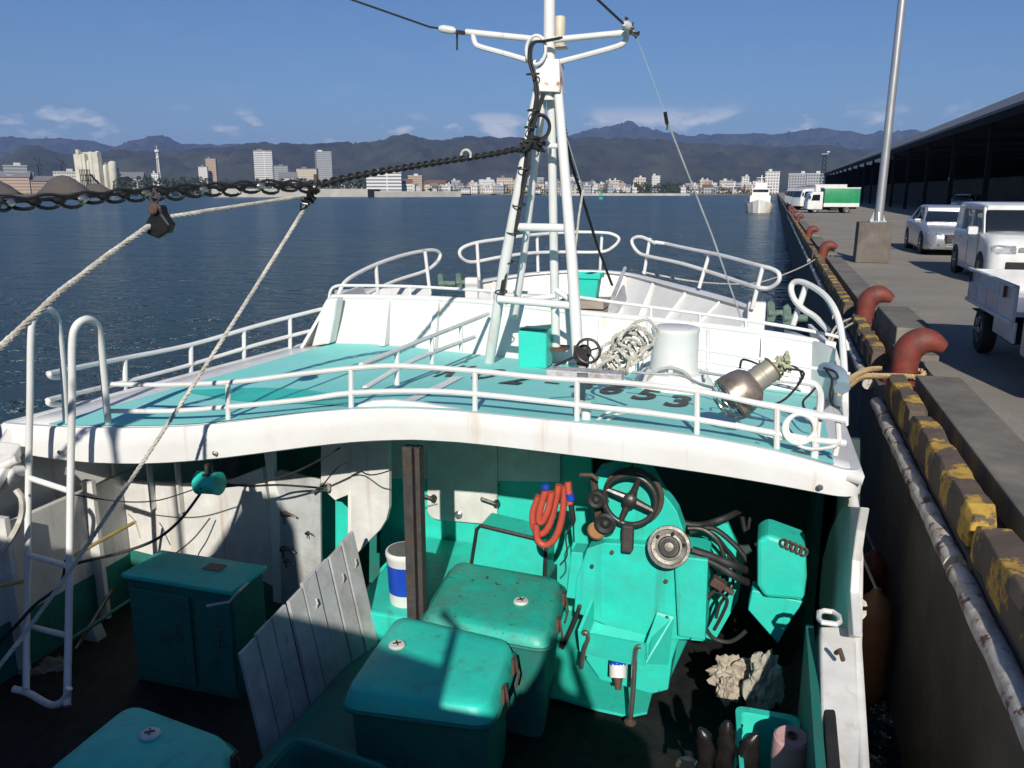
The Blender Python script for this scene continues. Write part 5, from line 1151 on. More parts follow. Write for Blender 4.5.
# ---------------------------------------------------------------- line hauler (winch machine)
YH = 4.98
w_ = thing('line_hauler', 'teal hydraulic winch with a black hand wheel, steel drum and chute in the working well', 'winch', tuple(at(628, 718, Z=FLOOR)))
def hp_(name, pix, Y, d, m=TEAL, par=None, bevel=.008):
    mb = MB(); mb.prism([at(u, v, Y=Y) for u, v in pix], (0, d, 0)); return mb.build(name, m, par or w_, bevel=bevel)
hp_('top_frame', ((592, 479), (598, 470), (608, 468), (619, 465), (634, 466), (649, 470), (655, 480), (664, 495), (671, 503), (677, 512), (684, 532), (682, 560), (600, 556), (597, 540), (606, 520), (600, 500)), YH+.10, .14)
hp_('front_panel', ((587, 549), (604, 543), (652, 545), (687, 556), (690, 640), (640, 640), (574, 612), (576, 580)), YH+.02, .16)
hp_('side_box', ((674, 556), (708, 560), (705, 641), (678, 636)), YH-.03, .34)
hp_('left_bracket', ((571, 552), (583, 553), (581, 600), (566, 598)), YH+.05, .16)
hp_('pedestal', ((590, 620), (680, 635), (672, 660), (668, 690), (652, 694), (600, 680), (586, 660)), YH+.08, .45)
# chute: open topped box
zc = at(620, 640, Y=YH-.12).z
c_ = [at(594, 599, Y=YH+.01), at(657, 612, Y=YH+.01), at(646, 643, Y=YH-.17), at(581, 631, Y=YH-.17)]
fl = [at(594, 622, Y=YH+.01), at(650, 636, Y=YH+.01), at(644, 664, Y=YH-.14), at(583, 652, Y=YH-.14)]
mb = MB()
th_ = .022
def slab(a, b, c, d, n_): mb.prism([a, b, c, d], n_)
slab(c_[0], fl[0], fl[3], c_[3], V(-th_, 0, 0)); slab(c_[1], fl[1], fl[2], c_[2], V(th_, 0, 0)); slab(c_[3], c_[2], fl[2], fl[3], V(0, -th_, 0)); slab(fl[0], fl[1], fl[2], fl[3], V(0, 0, -th_))
mb.build('chute', TEAL, w_)
mb = MB(); q = at(657, 612, Y=YH-.0); mb.prism([q, at(674, 617, Y=YH), at(668, 665, Y=YH), at(646, 664, Y=YH-.16), at(646, 643, Y=YH-.18)], (0.0, .012, .0)); mb.build('chute_cheek', TEAL, w_)
for u, v in ((580, 606), (667, 617), (592, 566), (666, 581), (612, 552)):
    mb = MB(); mb.lathe([(.014, 0), (.014, .012), (.007, .018)], at(u, v, Y=YH+.005), (0, -1, 0), 8); mb.build('bolt', RUST, w_)
for pts in (((583, 634), (586, 632), (588, 638), (584, 650), (581, 668)), ((641, 646), (637, 647), (635, 655), (633, 690), (630, 722))):
    mb = MB(); y = YH-.19; mb.tube(smooth_path([at(u, v, Y=y) for u, v in pts], 4), .017, 8); lg = mb.build('leg', STEEL, w_, smooth=True)
mb = MB(); mb.lathe([(.04, 0), (.04, .012), (.02, .02)], at(630, 723, Y=YH-.19), (0, 0, 1), 12); mb.build('foot', RUST, w_)
# valve with blue cap
p = at(618, 690, Y=YH-.14); p2 = at(618, 664, Y=YH-.05)
mb = MB(); mb.tube([p2, p2.lerp(p, .55)], .058, 14); mb.build('valve_body', WHITE2, w_, smooth=True)
mb = MB(); mb.lathe([(.052, 0), (.056, .02), (.04, .045), (.01, .05)], p2, (0, -.35, .94), 16); mb.build('valve_cap', BLUE, w_, smooth=True)
mb = MB(); mb.tube([p2.lerp(p, .5), p], [.035, .018], 10); mb.build('spout', RUST, w_, smooth=True)
# guard ring, hand wheel
cw = at(630, 500, Y=YH-.02); rw = .165
mb = MB(); 
for k in range(1): mb.tube(arc(cw+V(.012, .05, .008), .180, -60, 200, 30, (1, 0, 0), (0, 0, 1)), .017, 8)
mb.build('wheel_guard', RUST, w_, smooth=True)
mb = MB(); ww = [cw+V(math.cos(a)*rw, 0, math.sin(a)*rw) for a in [2*math.pi*k/36 for k in range(36)]]; mb.tube(ww, .018, 10, closed=True); hw = mb.build('hand_wheel', DSTEEL, w_, smooth=True)
for k in range(4):
    a = R(-20+90*k); mb = MB(); mb.tube([cw+V(math.cos(a)*.03, .015, math.sin(a)*.03), cw+V(math.cos(a)*rw*.98, 0, math.sin(a)*rw*.98)], [.026, .018], 8); mb.build('spoke', DSTEEL, hw, smooth=True)
mb = MB(); mb.lathe([(.045, -.02), (.045, .02), (.03, .035), (.012, .04)], cw, (0, -1, 0), 18); mb.tube([cw, cw+V(0, .2, 0)], .03, 10); mb.build('hub', DSTEEL, hw, smooth=True)
a = at(628, 524, Y=YH-.05); b_ = at(628, 551, Y=YH-.05); mb = MB(); mb.box((a+b_)/2, (.07, .07, (a-b_).length)); mb.build('crank_block', RUSTP, w_, bevel=.012)
cd = at(669, 547, Y=YH-.10)
mb = MB(); mb.lathe([(.10, -.22), (.10, -.05), (.128, -.04), (.134, 0), (.130, .018), (.112, .02), (.108, .004), (.085, .0), (.082, .014), (.068, .016), (.064, .0), (.058, -.012), (.030, -.012), (.028, .004), (.010, .006)], cd, (0.05, -.93, .36), 36); dr_ = mb.build('drum', mat('worn_drum_steel', (.22, .21, .19), .5, .7, var=.3, vscale=12, dirt=(.07, .06, .05), dirt_amt=.45, dirt_scale=10, bump=.2), w_, smooth=True)
mb = MB(); mb.lathe([(.056, -.010), (.056, -.002), (.032, .0), (.03, -.006)], cd, (0.05, -.93, .36), 28); mb.build('drum_seal', BLACKR, dr_, smooth=True)
for k in range(6):
    a = k*math.pi/3+.3; mb = MB(); mb.lathe([(.011, 0), (.011, .012)], cd+V(math.cos(a)*.096, -.004, math.sin(a)*.096), (0, -1, 0), 8); mb.build('hole_cap', BLACKR, dr_)
for (u, v, r_) in ((596, 500, .058), (605, 524, .070)):
    c = at(u, v, Y=YH-.04); mb = MB(); mb.lathe([(r_*.7, -.1), (r_*.7, -.03), (r_, -.02), (r_*1.02, .0), (r_*.8, .012), (r_*.45, .004), (r_*.3, .02), (.008, .024)], c, (0, -1, 0), 22); mb.build('pulley', BLACKR, w_, smooth=True)
mb = MB(); c = at(597, 530, Y=YH+.03); mb.lathe([(.045, 0), (.062, .015), (.045, .03)], c, (0, -1, 0), 16); mb.build('washer', mat('orange_brown', (.35, .17, .07), .6), w_, smooth=True)
mb = MB(); mb.tube([at(580, 475, Y=YH), at(592, 475, Y=YH), at(598, 480, Y=YH)], .014, 6); mb.tube([at(632, 465, Y=YH+.08), at(634, 473, Y=YH+.04)], .010, 6); mb.build('lever', RUST, w_, smooth=True)
mb = MB(); mb.tube([at(594, 480, Y=YH+.08), at(596, 500, Y=YH+.1), at(600, 530, Y=YH+.1)], .025, 8); mb.build('side_pipe', RUST, w_, smooth=True)

# black hydraulic hoses
def hose(name, label, pts, Y, r, m=BLACKR, cat='hose', group=None, sub=5):
    mb = MB(); q = [at(p[0], p[1], Y=(p[2] if len(p) > 2 else Y)) for p in pts]; mb.tube(smooth_path(q, sub), r, 9); return tag(mb.build(name, m, smooth=True), label, cat, group)
HG = 'hydraulic hoses right of the winch'
hose('hydraulic_hose', 'black hose running back from the winch top under the deck edge', ((680, 522), (700, 525), (725, 518), (745, 508, 5.6)), 5.3, .022, group=HG)
hose('hydraulic_hose', 'bronze hose arching right of the steel drum', ((688, 528), (705, 530), (720, 545), (727, 575), (722, 592)), 5.15, .015, DSTEEL, group=HG)
hose('hydraulic_hose', 'black hose arching from the drum toward the hanging teal tank', ((690, 532), (712, 528), (735, 545), (748, 562)), 5.2, .018, group=HG)
hose('hydraulic_hose', 'thicker upper black hose crossing to the right below the drum', ((692, 550), (710, 556), (735, 566), (752, 572, 5.3)), 5.0, .026, group=HG)
hose('hydraulic_hose', 'lower black hose crossing to the right below the drum', ((695, 555), (715, 564), (738, 578), (757, 586, 5.3)), 5.0, .024, group=HG)
hose('hydraulic_hose', 'bronze hose looping down onto the black deck mat right of the winch', ((716, 590), (706, 600), (703, 620), (712, 637), (727, 642), (738, 638), (746, 631)), 5.1, .014, DSTEEL, group=HG)
hose('hydraulic_hose', 'black hose hanging in the dark right of the drum', ((722, 520), (728, 530), (735, 540), (738, 552)), 5.6, .018, group=HG)
hose('hydraulic_hose', 'short black hose hanging beside the rusty shackles', ((742, 516), (745, 530), (752, 545), (757, 555)), 5.6, .018, group=HG)
hose('hydraulic_hose', 'black hose curling below the left bracket of the winch', ((580, 605), (575, 620), (566, 640), (562, 648)), 5.0, .016, DSTEEL, group=HG)
hose('hydraulic_hose', 'black hose twisting down beside the hanging teal tank', ((724, 575), (718, 590), (727, 600), (722, 615), (714, 630)), 5.15, .012, group=HG)
for k_, (pts_, lb_) in enumerate(((((700, 530, 5.2), (716, 536, 5.2), (732, 556, 5.25), (740, 566, 5.3)), 'thin bronze hose under the arching ones right of the drum'), (((704, 560, 5.2), (716, 575, 5.2), (712, 592, 5.2), (705, 606, 5.2)), 'bronze hose curling down close beside the winch side box'), (((728, 556, 5.25), (734, 572, 5.25), (730, 590, 5.2), (720, 604, 5.2), (716, 618, 5.2)), 'bronze hose dropping in front of the mint panel right of the winch'), (((748, 500, 5.7), (750, 515, 5.6), (748, 530, 5.6)), 'black hose hanging from the dark under the starboard deck edge'))):
    hose('hydraulic_hose', lb_, pts_, 5.2, .011, DSTEEL if k_ < 3 else BLACKR, group=HG)
mb = MB(); c = at(718, 583, Y=5.05); mb.box(c, (.09, .07, .06), Matrix.Rotation(.5, 3, 'Y')); mb.tube([c, c+V(.1, -.02, -.05)], .02, 8); tag(mb.build('hose_coupling', RUST, bevel=.01), 'rusty coupling block joining the hoses right of the winch', 'coupling')

# red hoses hung in loops
t = thing('red_hose_bundle', 'bundle of red rubber hoses hung in long loops left of the winch', 'hose', tuple(at(548, 545, Y=5.15)))
for k, pts in enumerate((((539, 496), (533, 512), (534, 528), (541, 534), (549, 526), (555, 505), (559, 485)), ((536, 524), (538, 540), (546, 545), (555, 538), (562, 518), (565, 486)), ((546, 489), (540, 510), (539, 521), (543, 521), (548, 510), (552, 492)))):
    mb = MB(); y = 5.15-.03*k; mb.tube(smooth_path([at(u, v, Y=y) for u, v in pts], 6), .024, 10); mb.build('hose', HOSE, t, smooth=True)
mb = MB(); mb.tube([at(568, 482, Y=5.1), at(570, 504, Y=5.08)], .024, 10); mb.build('hose_end', HOSE, t, smooth=True)
for a, b_ in (((545, 484), (546, 489)), ((570, 494), (571, 500))):
    mb = MB(); mb.tube([at(*a, Y=5.07), at(*b_, Y=5.07)], .028, 10); mb.build('blue_tape', BLUE, t, smooth=True)
mb = MB(); mb.tube(smooth_path([at(u, v, Y=5.08) for u, v in ((571, 504), (573, 520), (574, 542))], 4), [.02]*5+[.006]*4, 8); mb.build('nozzle', BLACKR, t, smooth=True)
mb = MB(); mb.tube(smooth_path([at(u, v, Y=5.1) for u, v in ((575, 520), (566, 535), (567, 555), (560, 565))], 4), .006, 5); mb.build('lanyard', BLACKR, t, smooth=True)

# hanging teal tank at starboard, with rusty shackles
t = thing('side_tank', 'teal painted steel tank with a tapering foot by the starboard side', 'tank', tuple(at(780, 640, Y=5.0)))
hp_('body', ((757, 541), (768, 535), (806, 549), (807, 578), (804, 601), (765, 598), (757, 586)), 4.9, .30, par=t, bevel=.025)
hp_('foot', ((752, 590), (804, 602), (792, 618), (778, 644), (748, 610)), 4.97, .14, par=t)
for k in range(5):
    p = at(784+k*5, 543+k*2.2, Y=4.88); mb = MB(); mb.tube([p+V(math.cos(a)*.02, 0, math.sin(a)*.026) for a in [k*.7+j*.7 for j in range(9)]], .007, 5, closed=True); mb.build('shackle', RUST, t)

# rags and gloves
def crumple(name, label, cat, pix, Y, m, seed, r=(.16, .10, .11)):
    c = at(*pix, Y=Y); mb = MB(); bmesh.ops.create_icosphere(mb.bm, subdivisions=4, radius=1)
    for v in mb.bm.verts:
        n_ = v.co.copy(); d = 1+.5*noise.noise(n_*1.7+V(seed, 0, 0))-.62*abs(noise.noise(n_*2.6+V(seed, 2, 0)))+.20-.30*abs(noise.noise(n_*6+V(0, seed, 0)))
        v.co = c+V(n_.x*r[0]*d, n_.y*r[1]*d, n_.z*r[2]*d)
    return tag(mb.build(name, m, smooth=False), label, cat)
crumple('rag', 'crumpled pale rag on the black mat right of the winch', 'rag', (734, 675), 4.9, CLOTH, 2.3, (.13, .08, .13))
crumple('rag', 'small bunched brown and cream rag tip below the pale rag', 'rag', (728, 690), 4.8, CLOTH, 8.1, (.06, .05, .08))
crumple('cloth_sack', 'pale cloth sack slumped beside the starboard side wall', 'sack', (765, 683), 4.75, mat('sack_cloth', (.34, .32, .26), .9, var=.25, vscale=7, bump=.4, bscale=30), 5.5, (.10, .1, .19))
GLV = mat('brown_rubber', (0.012, 0.010, 0.010), 0.30, var=.5, vscale=14, bump=.5, bscale=18)
gl = (((705, 776), (706, 750), (705, 735), (701, 728), .055, 'leftmost tall dark rubber glove standing on end at the bottom edge'), ((724, 778), (725, 752), (727, 732), (728, 721), .055, 'middle dark rubber glove, tallest of the three standing on end'), ((746, 778), (747, 755), (750, 740), (757, 733), .065, 'right hand dark rubber glove with a bent tip, beside the pink spool'))
for k, (a, b_, c, d, r_, lb) in enumerate(gl):
    q = smooth_path([at(*x, Y=3.75) for x in (a, b_, c, d)], 6); L = len(q); mb = MB(); rings = []
    for i, p in enumerate(q):
        f = i/(L-1); rr = r_*.88*(1-.35*f)*(1 if f < .7 else 1-((f-.7)/.3)*.62)
        rings.append([p+V(math.cos(x)*rr*(1+.5*noise.noise(V(math.cos(x)*1.5, math.sin(x)*1.5+f*7, k*3))), math.sin(x)*rr*.8, 0) for x in [2*math.pi*j/14 for j in range(14)]])
    mb.loft(rings); tag(mb.build('rubber_glove', GLV, smooth=True, autosmooth=False), lb, 'glove', 'dark rubber gloves standing in a row')
mb = MB(); q = arc(at(688, 768, Y=4.2), .06, 0, 180, 10, (1, 0, 0), (0, 0, 1)); mb.tube(q, .014, 7); tag(mb.build('steel_ring', STEEL, smooth=True), 'steel ring half in view at the bottom edge left of the gloves', 'ring')
# teal tub and twine spool at the bottom right
z_ = 1.5; t = thing('gear_bin', 'teal open bin at the bottom right corner of the well', 'bin', (.12, 3.9, FLOOR))
c4 = [V(-.06, 3.2, z_), V(.30, 3.2, z_), V(.30, 4.12, z_), V(-.06, 4.12, z_)]
c4 = [at(742, 800, Z=z_), at(815, 800, Z=z_), V(.305, at(822, 720, Z=z_).y, z_), at(735, 705, Z=z_)]
for q in c4: q.x = min(q.x, .305)
b0 = quadround(c4, .06); cen = sum(c4, V(0, 0, 0))/4
O = lambda k, z: [V(p.x, p.y, z)+(V(p.x, p.y, 0)-V(cen.x, cen.y, 0)).normalized()*k for p in b0]
mb = MB(); mb.loft([O(-.03, FLOOR), O(-.015, z_-.12), O(0, z_), O(-.05, z_), O(-.055, z_-.02), O(-.07, FLOOR+.1)]); mb.build('bin_wall', TEAL, t, smooth=True)
mb = MB(); mb.prism([at(736, 712, Z=z_+.006), at(775, 716, Z=z_+.006), at(800, 740, Z=z_+.006), at(800, 768, Z=z_+.006), at(737, 768, Z=z_+.006)], (0, 0, -.03)); 
mb.bm.free()
sp_ = thing('twine_spool', 'pink twine spool with a hollow core at the bottom right corner', 'spool', tuple(at(789, 765, Z=1.52)))
p = at(789, 762, Z=1.5); mb = MB(); mb.lathe([(.02, .155), (.07, .16), (.082, .15), (.086, .12), (.088, .04), (.082, -.05), (.07, -.06)], p, (.0, -.12, .99), 24); mb.build('twine', PINK, sp_, smooth=True)
mb = MB(); mb.lathe([(.019, .15), (.024, .168), (.018, .17), (.014, .16), (.01, .155)], p, (.0, -.12, .99), 14); mb.build('core', mat('brown_card', (.12, .06, .04), .8), sp_, smooth=True)
mb = MB(); mb.box(V(p.x, p.y, 1.1), (.16, .2, .72)); mb.build('shelf_block', TEALD, boat)

# small teal lamp under the deck edge
t = thing('work_lamp', 'small teal can lamp hanging under the deck edge behind the ladder', 'lamp', tuple(at(209, 495, Y=4.7)))
c = at(209, 483, Y=4.68); mb = MB(); mb.lathe([(.075, -.085), (.085, -.08), (.078, -.04), (.078, .05), (.083, .085), (.06, .09)], c, (1, 0, .05), 20); mb.build('housing', TEAL, t, smooth=True)
mb = MB(); mb.tube([c+V(.01, 0, .05), c+V(.01, 0, .14)], .03, 8); mb.box(c+V(.01, 0, .06), (.06, .09, .03)); mb.build('bracket', RUSTP, t)
mb = MB(); mb.lathe([(.008, 0), (.008, .006)], c+V(-.01, -.08, -.015), (0, -1, 0), 8); mb.build('screw', BLACKR, t)

# black power cables and ropes strung under the edge on the port side
CG = 'thin cables strung across the port side'
def line(name, label, pts, r, m=BLACKR, cat='cable', group=None): 
    mb = MB(); mb.tube(smooth_path([at(u, v, Y=y) for u, v, y in pts], 6), r, 6); return tag(mb.build(name, m, smooth=True), label, cat, group)
line('cable', 'thick black cable sagging from the teal lamp to the ladder', ((200, 494, 4.68), (180, 520, 4.6), (155, 540, 4.5), (120, 553, 4.4), (90, 560, 4.35), (66, 566, 4.3)), .011, group=CG)
line('cable', 'thin black cable from the ladder foot to the teal lamp, upper one', ((195, 489, 4.7), (160, 500, 4.7), (130, 502, 4.7), (100, 499, 4.7), (70, 494, 4.6)), .005, group=CG)
line('cable', 'black cable from the teal lamp to the latch of the grey door', ((223, 484, 4.8), (250, 486, 4.9), (280, 485, 5.1), (322, 488, 5.3)), .008, group=CG)
line('cable', 'black cable curving up to the deck edge above the grey door', ((223, 487, 4.8), (262, 482, 4.8), (300, 470, 4.8), (340, 448, 4.75)), .008, group=CG)
line('cable', 'thin cable from the pillar head to the grey door latch', ((402, 466, 4.8), (370, 475, 4.9), (345, 463, 5.0), (322, 486, 5.3)), .005, group=CG)
line('cable', 'black lead hanging from the wall to the cabinet top', ((210, 518, 5.3), (195, 537, 5.2), (180, 550, 5.1), (165, 560, 4.9)), .006, group=CG)
BAM = mat('bamboo', (.42, .31, .10), .6, var=.2, vscale=12)
mb = MB(); mb.tube([at(70, 558, Y=4.3), at(100, 541, Y=4.6), at(135, 522, Y=5.0)], .014, 8); tag(mb.build('bamboo_pole', BAM, smooth=True), 'yellow bamboo pole end sticking out behind the ladder', 'pole', 'bamboo poles at the port side')
mb = MB(); mb.tube([at(-20, 592, Y=4.0), at(0, 586, Y=4.05), at(24, 581, Y=4.15)], .015, 8); tag(mb.build('bamboo_pole', BAM, smooth=True), 'yellow bamboo pole at the left edge of the picture beside the ladder', 'pole', 'bamboo poles at the port side')
line('rope', 'frayed cord tied to the bamboo pole end', ((128, 514, 4.95), (134, 520, 4.98), (138, 530, 4.98), (140, 538, 4.95)), .005, ROPET, 'rope')
line('rope', 'white rope draped down at the left edge of the picture', ((16, 490, 4.2), (22, 500, 4.2), (21, 518, 4.2), (10, 540, 4.15), (-8, 562, 4.1)), .022, ROPEW, 'rope')
line('rope', 'slack dark rope running down the inside of the port bulwark', ((66, 560, 4.3), (60, 585, 4.25), (35, 605, 4.15), (10, 632, 4.05), (-15, 655, 4.0)), .012, BLACKR, 'rope')
# dim gear in the port corner
def rod(name, label, a, b_, r, m, cat, group=None):
    mb = MB(); mb.tube([a, b_], r, 8); return tag(mb.build(name, m, smooth=True), label, cat, group)
crumple('net_bundle', 'dim bundle of cloth and net on the floor behind the ladder foot', 'net', (48, 680), 4.3, mat('dim_cloth', (.22, .18, .13), .9, var=.4, vscale=9), 3.1, (.22, .16, .14))
rod('boat_pole', 'dark pole leaning in the port corner left of the teal cabinet', at(75, 650, Y=4.3), at(112, 590, Y=5.1), .016, DSTEEL, 'pole', 'poles in the port corner')
rod('boat_pole', 'teal pole leaning in the port corner behind the ladder', at(70, 640, Y=4.3), at(130, 600, Y=5.1), .014, TEALD, 'pole', 'poles in the port corner')
mb = MB(); mb.prism([at(u, v, Y=4.7) for u, v in ((50, 668), (92, 628), (98, 642), (70, 672))], (0, .1, 0)); tag(mb.build('grey_crate', GREYP, bevel=.01), 'dim grey box edge behind the ladder in the port corner', 'box')

# fenders between hull and quay
FENM = mat('fender_orange', (.22, .10, .035), .55, var=.25, vscale=5, dirt=(.08, .045, .03), dirt_amt=.46)
for (u0, v0, z, r_, h, lb) in ((876, 600, 1.0, .14, .9, 'brownish orange cylinder fender hanging between the boat and the quay wall'), (874, 560, .9, .13, .6, 'dark red round fender deeper in the gap behind the orange one')):
    p = at(u0, v0, Z=z); t = thing('boat_fender', lb, 'fender', tuple(p-V(0, 0, h)), 'fenders hanging beside the hull')
    mb = MB(); mb.lathe([(.03, .10), (.05, .06), (.09, .02), (r_*.9, -.05), (r_, -.14), (r_, -h+.14), (r_*.85, -h+.04), (.06, -h-.04), (.03, -h-.08)], p, n=24); mb.build('body', FENM if h > .8 else mat('fender_red', (.16, .03, .025), .5, var=.3), t, smooth=True)
    mb = MB(); mb.tube([p+V(0, 0, .08), p+V(-.2, -.02, .5)], .012, 6); mb.build('lanyard', ROPEW, t, smooth=True)
mb = MB(); rope(mb, sag(at(856, 515, X=.60), at(858, 600, X=.60), .0, 8)+[at(860, 612, X=.62)], .014); tag(mb.build('fender_rope', ROPEW), 'white rope hanging straight down outside the starboard corner of the deck', 'rope')
mb = MB(); c = at(858, 606, X=.61)
for k in range(3): mb.tube(arc(c+V(0, 0, -.02*k), .04, k*40, k*40+300, 9, (1, .2, 0), (0, .4, .8)), .012, 6)
tag(mb.build('rope_knot', ROPEW, smooth=True), 'white rope knot outside the starboard gunwale', 'knot')
# ================================================================ gear on the shelter deck
# small teal box by the mast foot
p = dpt(532, 368); t = thing('deck_box', 'small teal box with a dark top standing at the mast foot', 'box', tuple(p))
a = at(518, 372, Y=p.y); b_ = at(546, 372, Y=p.y); zt = at(532, 330, Y=p.y+.05).z; mb = MB(); mb.box((p.x, p.y+.12, (p.z+zt)/2), (b_.x-a.x, .24, zt-p.z)); mb.build('body', TEAL, t, bevel=.012)
mb = MB(); mb.box((p.x, p.y+.12, zt+.004), (b_.x-a.x-.03, .21, .01)); mb.build('top_plate', TEALD, t)
# white step left of the mast
p = dpt(487, 352); mb = MB(); mb.box((p.x, p.y+.5, p.z+.17), (.24, .3, .32)); mb.box((p.x+.02, p.y+.5, p.z+.345), (.3, .34, .03)); tag(mb.build('deck_locker', WHITE, bevel=.01), 'small white locker behind the left mast leg', 'locker')
# crate and bucket at the bow
z_ = 2.44; p = at(597, 330, Y=9.4); WOOD = mat('weathered_wood', (.34, .29, .24), .85, var=.2, vscale=10, stretch=(1, 6, 6), dirt=(.2, .16, .13), dirt_amt=.45)
p = V(at(585, 311, Y=10.2).x, 10.2, z_)
t = thing('wooden_crate', 'weathered grey wooden crate behind the mast at the bow', 'crate', tuple(p)); H_ = at(585, 297, Y=10.2).z-z_
for k in range(4):
    mb = MB(); mb.box(p+V(0, 0, .05+k*H_/4), (.56, .5, H_/4-.02)); mb.build('slat', WOOD, t, bevel=.005)
p2 = p+V(.02, .02, H_); t = thing('teal_bucket', 'square teal plastic bucket standing on the wooden crate at the bow', 'bucket', tuple(p2))
q0 = at(585, 273, Y=10.2).z; hh = q0-p2.z
rg = lambda s, z: [p2+V(x*s, y*s, z) for x, y in ((-1, -.8), (1, -.8), (1, .8), (-1, .8))]
mb = MB(); mb.loft([rg(.13, 0), rg(.155, hh*.8), rg(.185, hh*.8), rg(.185, hh), rg(.165, hh), rg(.12, .03)]); mb.build('body', TEAL, t, bevel=.01)
# anchor gear: grey metal fluke and rope right of the crate
t = thing('anchor', 'grey steel anchor leaning against the inside of the bow bulwark', 'anchor', tuple(at(615, 318, Y=10.3)))
mb = MB(); mb.tube([at(600, 322, Y=10.0), at(612, 300, Y=10.6), at(625, 268, Y=11.6)], [.035, .03, .025], 8); mb.build('shank', GREYP, t, smooth=True)
mb = MB(); mb.prism([at(607, 318, Y=10.2), at(598, 300, Y=10.4), at(611, 296, Y=10.5), at(618, 308, Y=10.3)], (.03, .06, 0)); mb.build('fluke', GREYP, t, bevel=.01)
mb = MB(); mb.prism([at(612, 318, Y=10.2), at(624, 300, Y=10.4), at(622, 285, Y=10.9), at(614, 300, Y=10.5)], (.03, .06, 0)); mb.build('fluke', GREYP, t, bevel=.01)
# vent drum with hoop
p = dpt(683, 372); p = V(at(673, 372, Y=6.9).x, 6.95, dz(at(673, 372, Y=6.9).x, 6.95))
t = thing('vent_drum', 'large white cylindrical vent with a flared skirt and hoop handle on deck', 'vent', tuple(p)); r_ = .195; zt = at(683, 328, Y=6.95).z-p.z
mb = MB(); mb.lathe([(r_*1.75, 0), (r_*1.75, .03), (r_*1.65, .09), (r_*1.35, .16), (r_*1.02, .17), (r_, zt-.04), (r_*1.04, zt-.02), (r_*1.02, zt), (r_*.9, zt+.01)], p, n=36); mb.build('body', WHITE, t, smooth=True)
mb = MB(); mb.tube(arc(p+V(0, -r_*1.15, zt*.15), r_*.95, 0, 180, 18, (1, 0, 0), (0, -.15, .85)), .014, 7); mb.build('hoop_handle', GREYP, t, smooth=True)
mb = MB(); mb.box(p+V(0, -r_-.03, .2), (.04, .05, .1)); mb.box(p+V(.28, -r_-.03, .2), (.03, .04, .08)); mb.build('clasp', WHITE2, t, bevel=.008)
# heap of white rope
t = thing('rope_coil', 'tangled heap of grey white rope hanging in loops right of the mast', 'rope', tuple(dpt(625, 368)))
rr = random.Random(5)
for k in range(15):
    u = 640-k*2.2+rr.uniform(-6, 6); v = 333+k*2.6+rr.uniform(-3, 3); c = at(u, v, Y=6.15+rr.uniform(-.12, .12)); ra = rr.uniform(.07, .14); a0 = rr.uniform(0, 360)
    pts = [c+V(math.cos(R(a0+j*33))*ra*rr.uniform(.7, 1.1), rr.uniform(-.05, .05)+math.sin(R(j*33))*.04, math.sin(R(a0+j*33))*ra*.9*rr.uniform(.8, 1.1)) for j in range(11)]
    mb = MB(); rope(mb, smooth_path(pts, 4), .013); mb.build('rope_loop', ROPEW, t)
mb = MB(); rope(mb, smooth_path([at(u, v, Y=y) for u, v, y in ((628, 350, 6.1), (605, 362, 6.0), (595, 372, 5.7), (612, 376, 5.4), (632, 384, 5.2))], 6), .017); mb.build('rope_tail', ROPEW, t)
mb = MB(); mb.tube(smooth_path([at(u, v, Y=y) for u, v, y in ((632, 372, 5.9), (655, 374, 5.9), (680, 375, 5.9), (700, 384, 5.7), (715, 388, 5.4))], 5), .010, 6); tag(mb.build('deck_hose', GREYP, smooth=True), 'thin grey hose lying on the teal deck in front of the white vent', 'hose')
# small hand winch on a post with the tube light beside it
t = thing('hand_reel', 'small rusty hand reel with a spoked wheel on a post at the stern rail', 'reel', tuple(dpt(585, 412)))
c = at(588, 351, Y=5.0); rw = .075
mb = MB(); mb.tube([c+V(math.cos(a)*rw, 0, math.sin(a)*rw) for a in [2*math.pi*k/28 for k in range(28)]], .009, 7, closed=True); wl_ = mb.build('wheel', DSTEEL, t, smooth=True)
for k in range(5):
    a = R(20+72*k); mb = MB(); mb.tube([c, c+V(math.cos(a)*rw, 0, math.sin(a)*rw)], .006, 5); mb.build('spoke', DSTEEL, wl_)
mb = MB(); mb.lathe([(.045, -.02), (.05, 0), (.05, .03), (.03, .04), (.028, .1), (.045, .105), (.045, .12)], at(584, 352, Y=5.12), (0, -1, 0), 20); mb.build('spool', BLACKR, t, smooth=True)
mb = MB(); mb.box(at(583, 361, Y=5.08), (.07, .06, .08)); mb.box(at(576, 350, Y=5.08), (.03, .03, .06)); mb.build('reel_bracket', RUST, t, bevel=.008)
mb = MB(); a = at(582, 366, Y=5.05); zb = dz(a.x, 5.05); mb.tube([V(a.x, 5.05, zb), a], .026, 10); mb.build('post', GREYP, t, smooth=True)
mb = MB(); mb.tube(smooth_path([at(u, v, Y=5.0) for u, v in ((577, 356), (565, 361), (553, 367), (549, 371))], 4), .009, 6); mb.build('lead', BLACKR, t, smooth=True)
t = thing('tube_light', 'long grey tube light fixture fixed across the stern rail below the hand reel', 'light', tuple(at(585, 376, Y=4.86)))
a = at(548, 372, Y=4.84); b_ = at(623, 377, Y=4.84)
ang = math.atan2((b_-a).z, (b_-a).x); M = Matrix.Rotation(-ang, 3, 'Y')
mb = MB(); mb.box((a+b_)/2, ((b_-a).length, .12, .055), M); mb.build('housing', mat('fixture_grey', (.56, .56, .58), .4, dirt=(.2, .17, .13), dirt_amt=.46, dirt_scale=14), t, bevel=.008)
mb = MB(); mb.box((a+b_)/2+V(0, -.045, -.024), ((b_-a).length*1.02, .03, .022), M); mb.build('lower_channel', BLACKR, t)
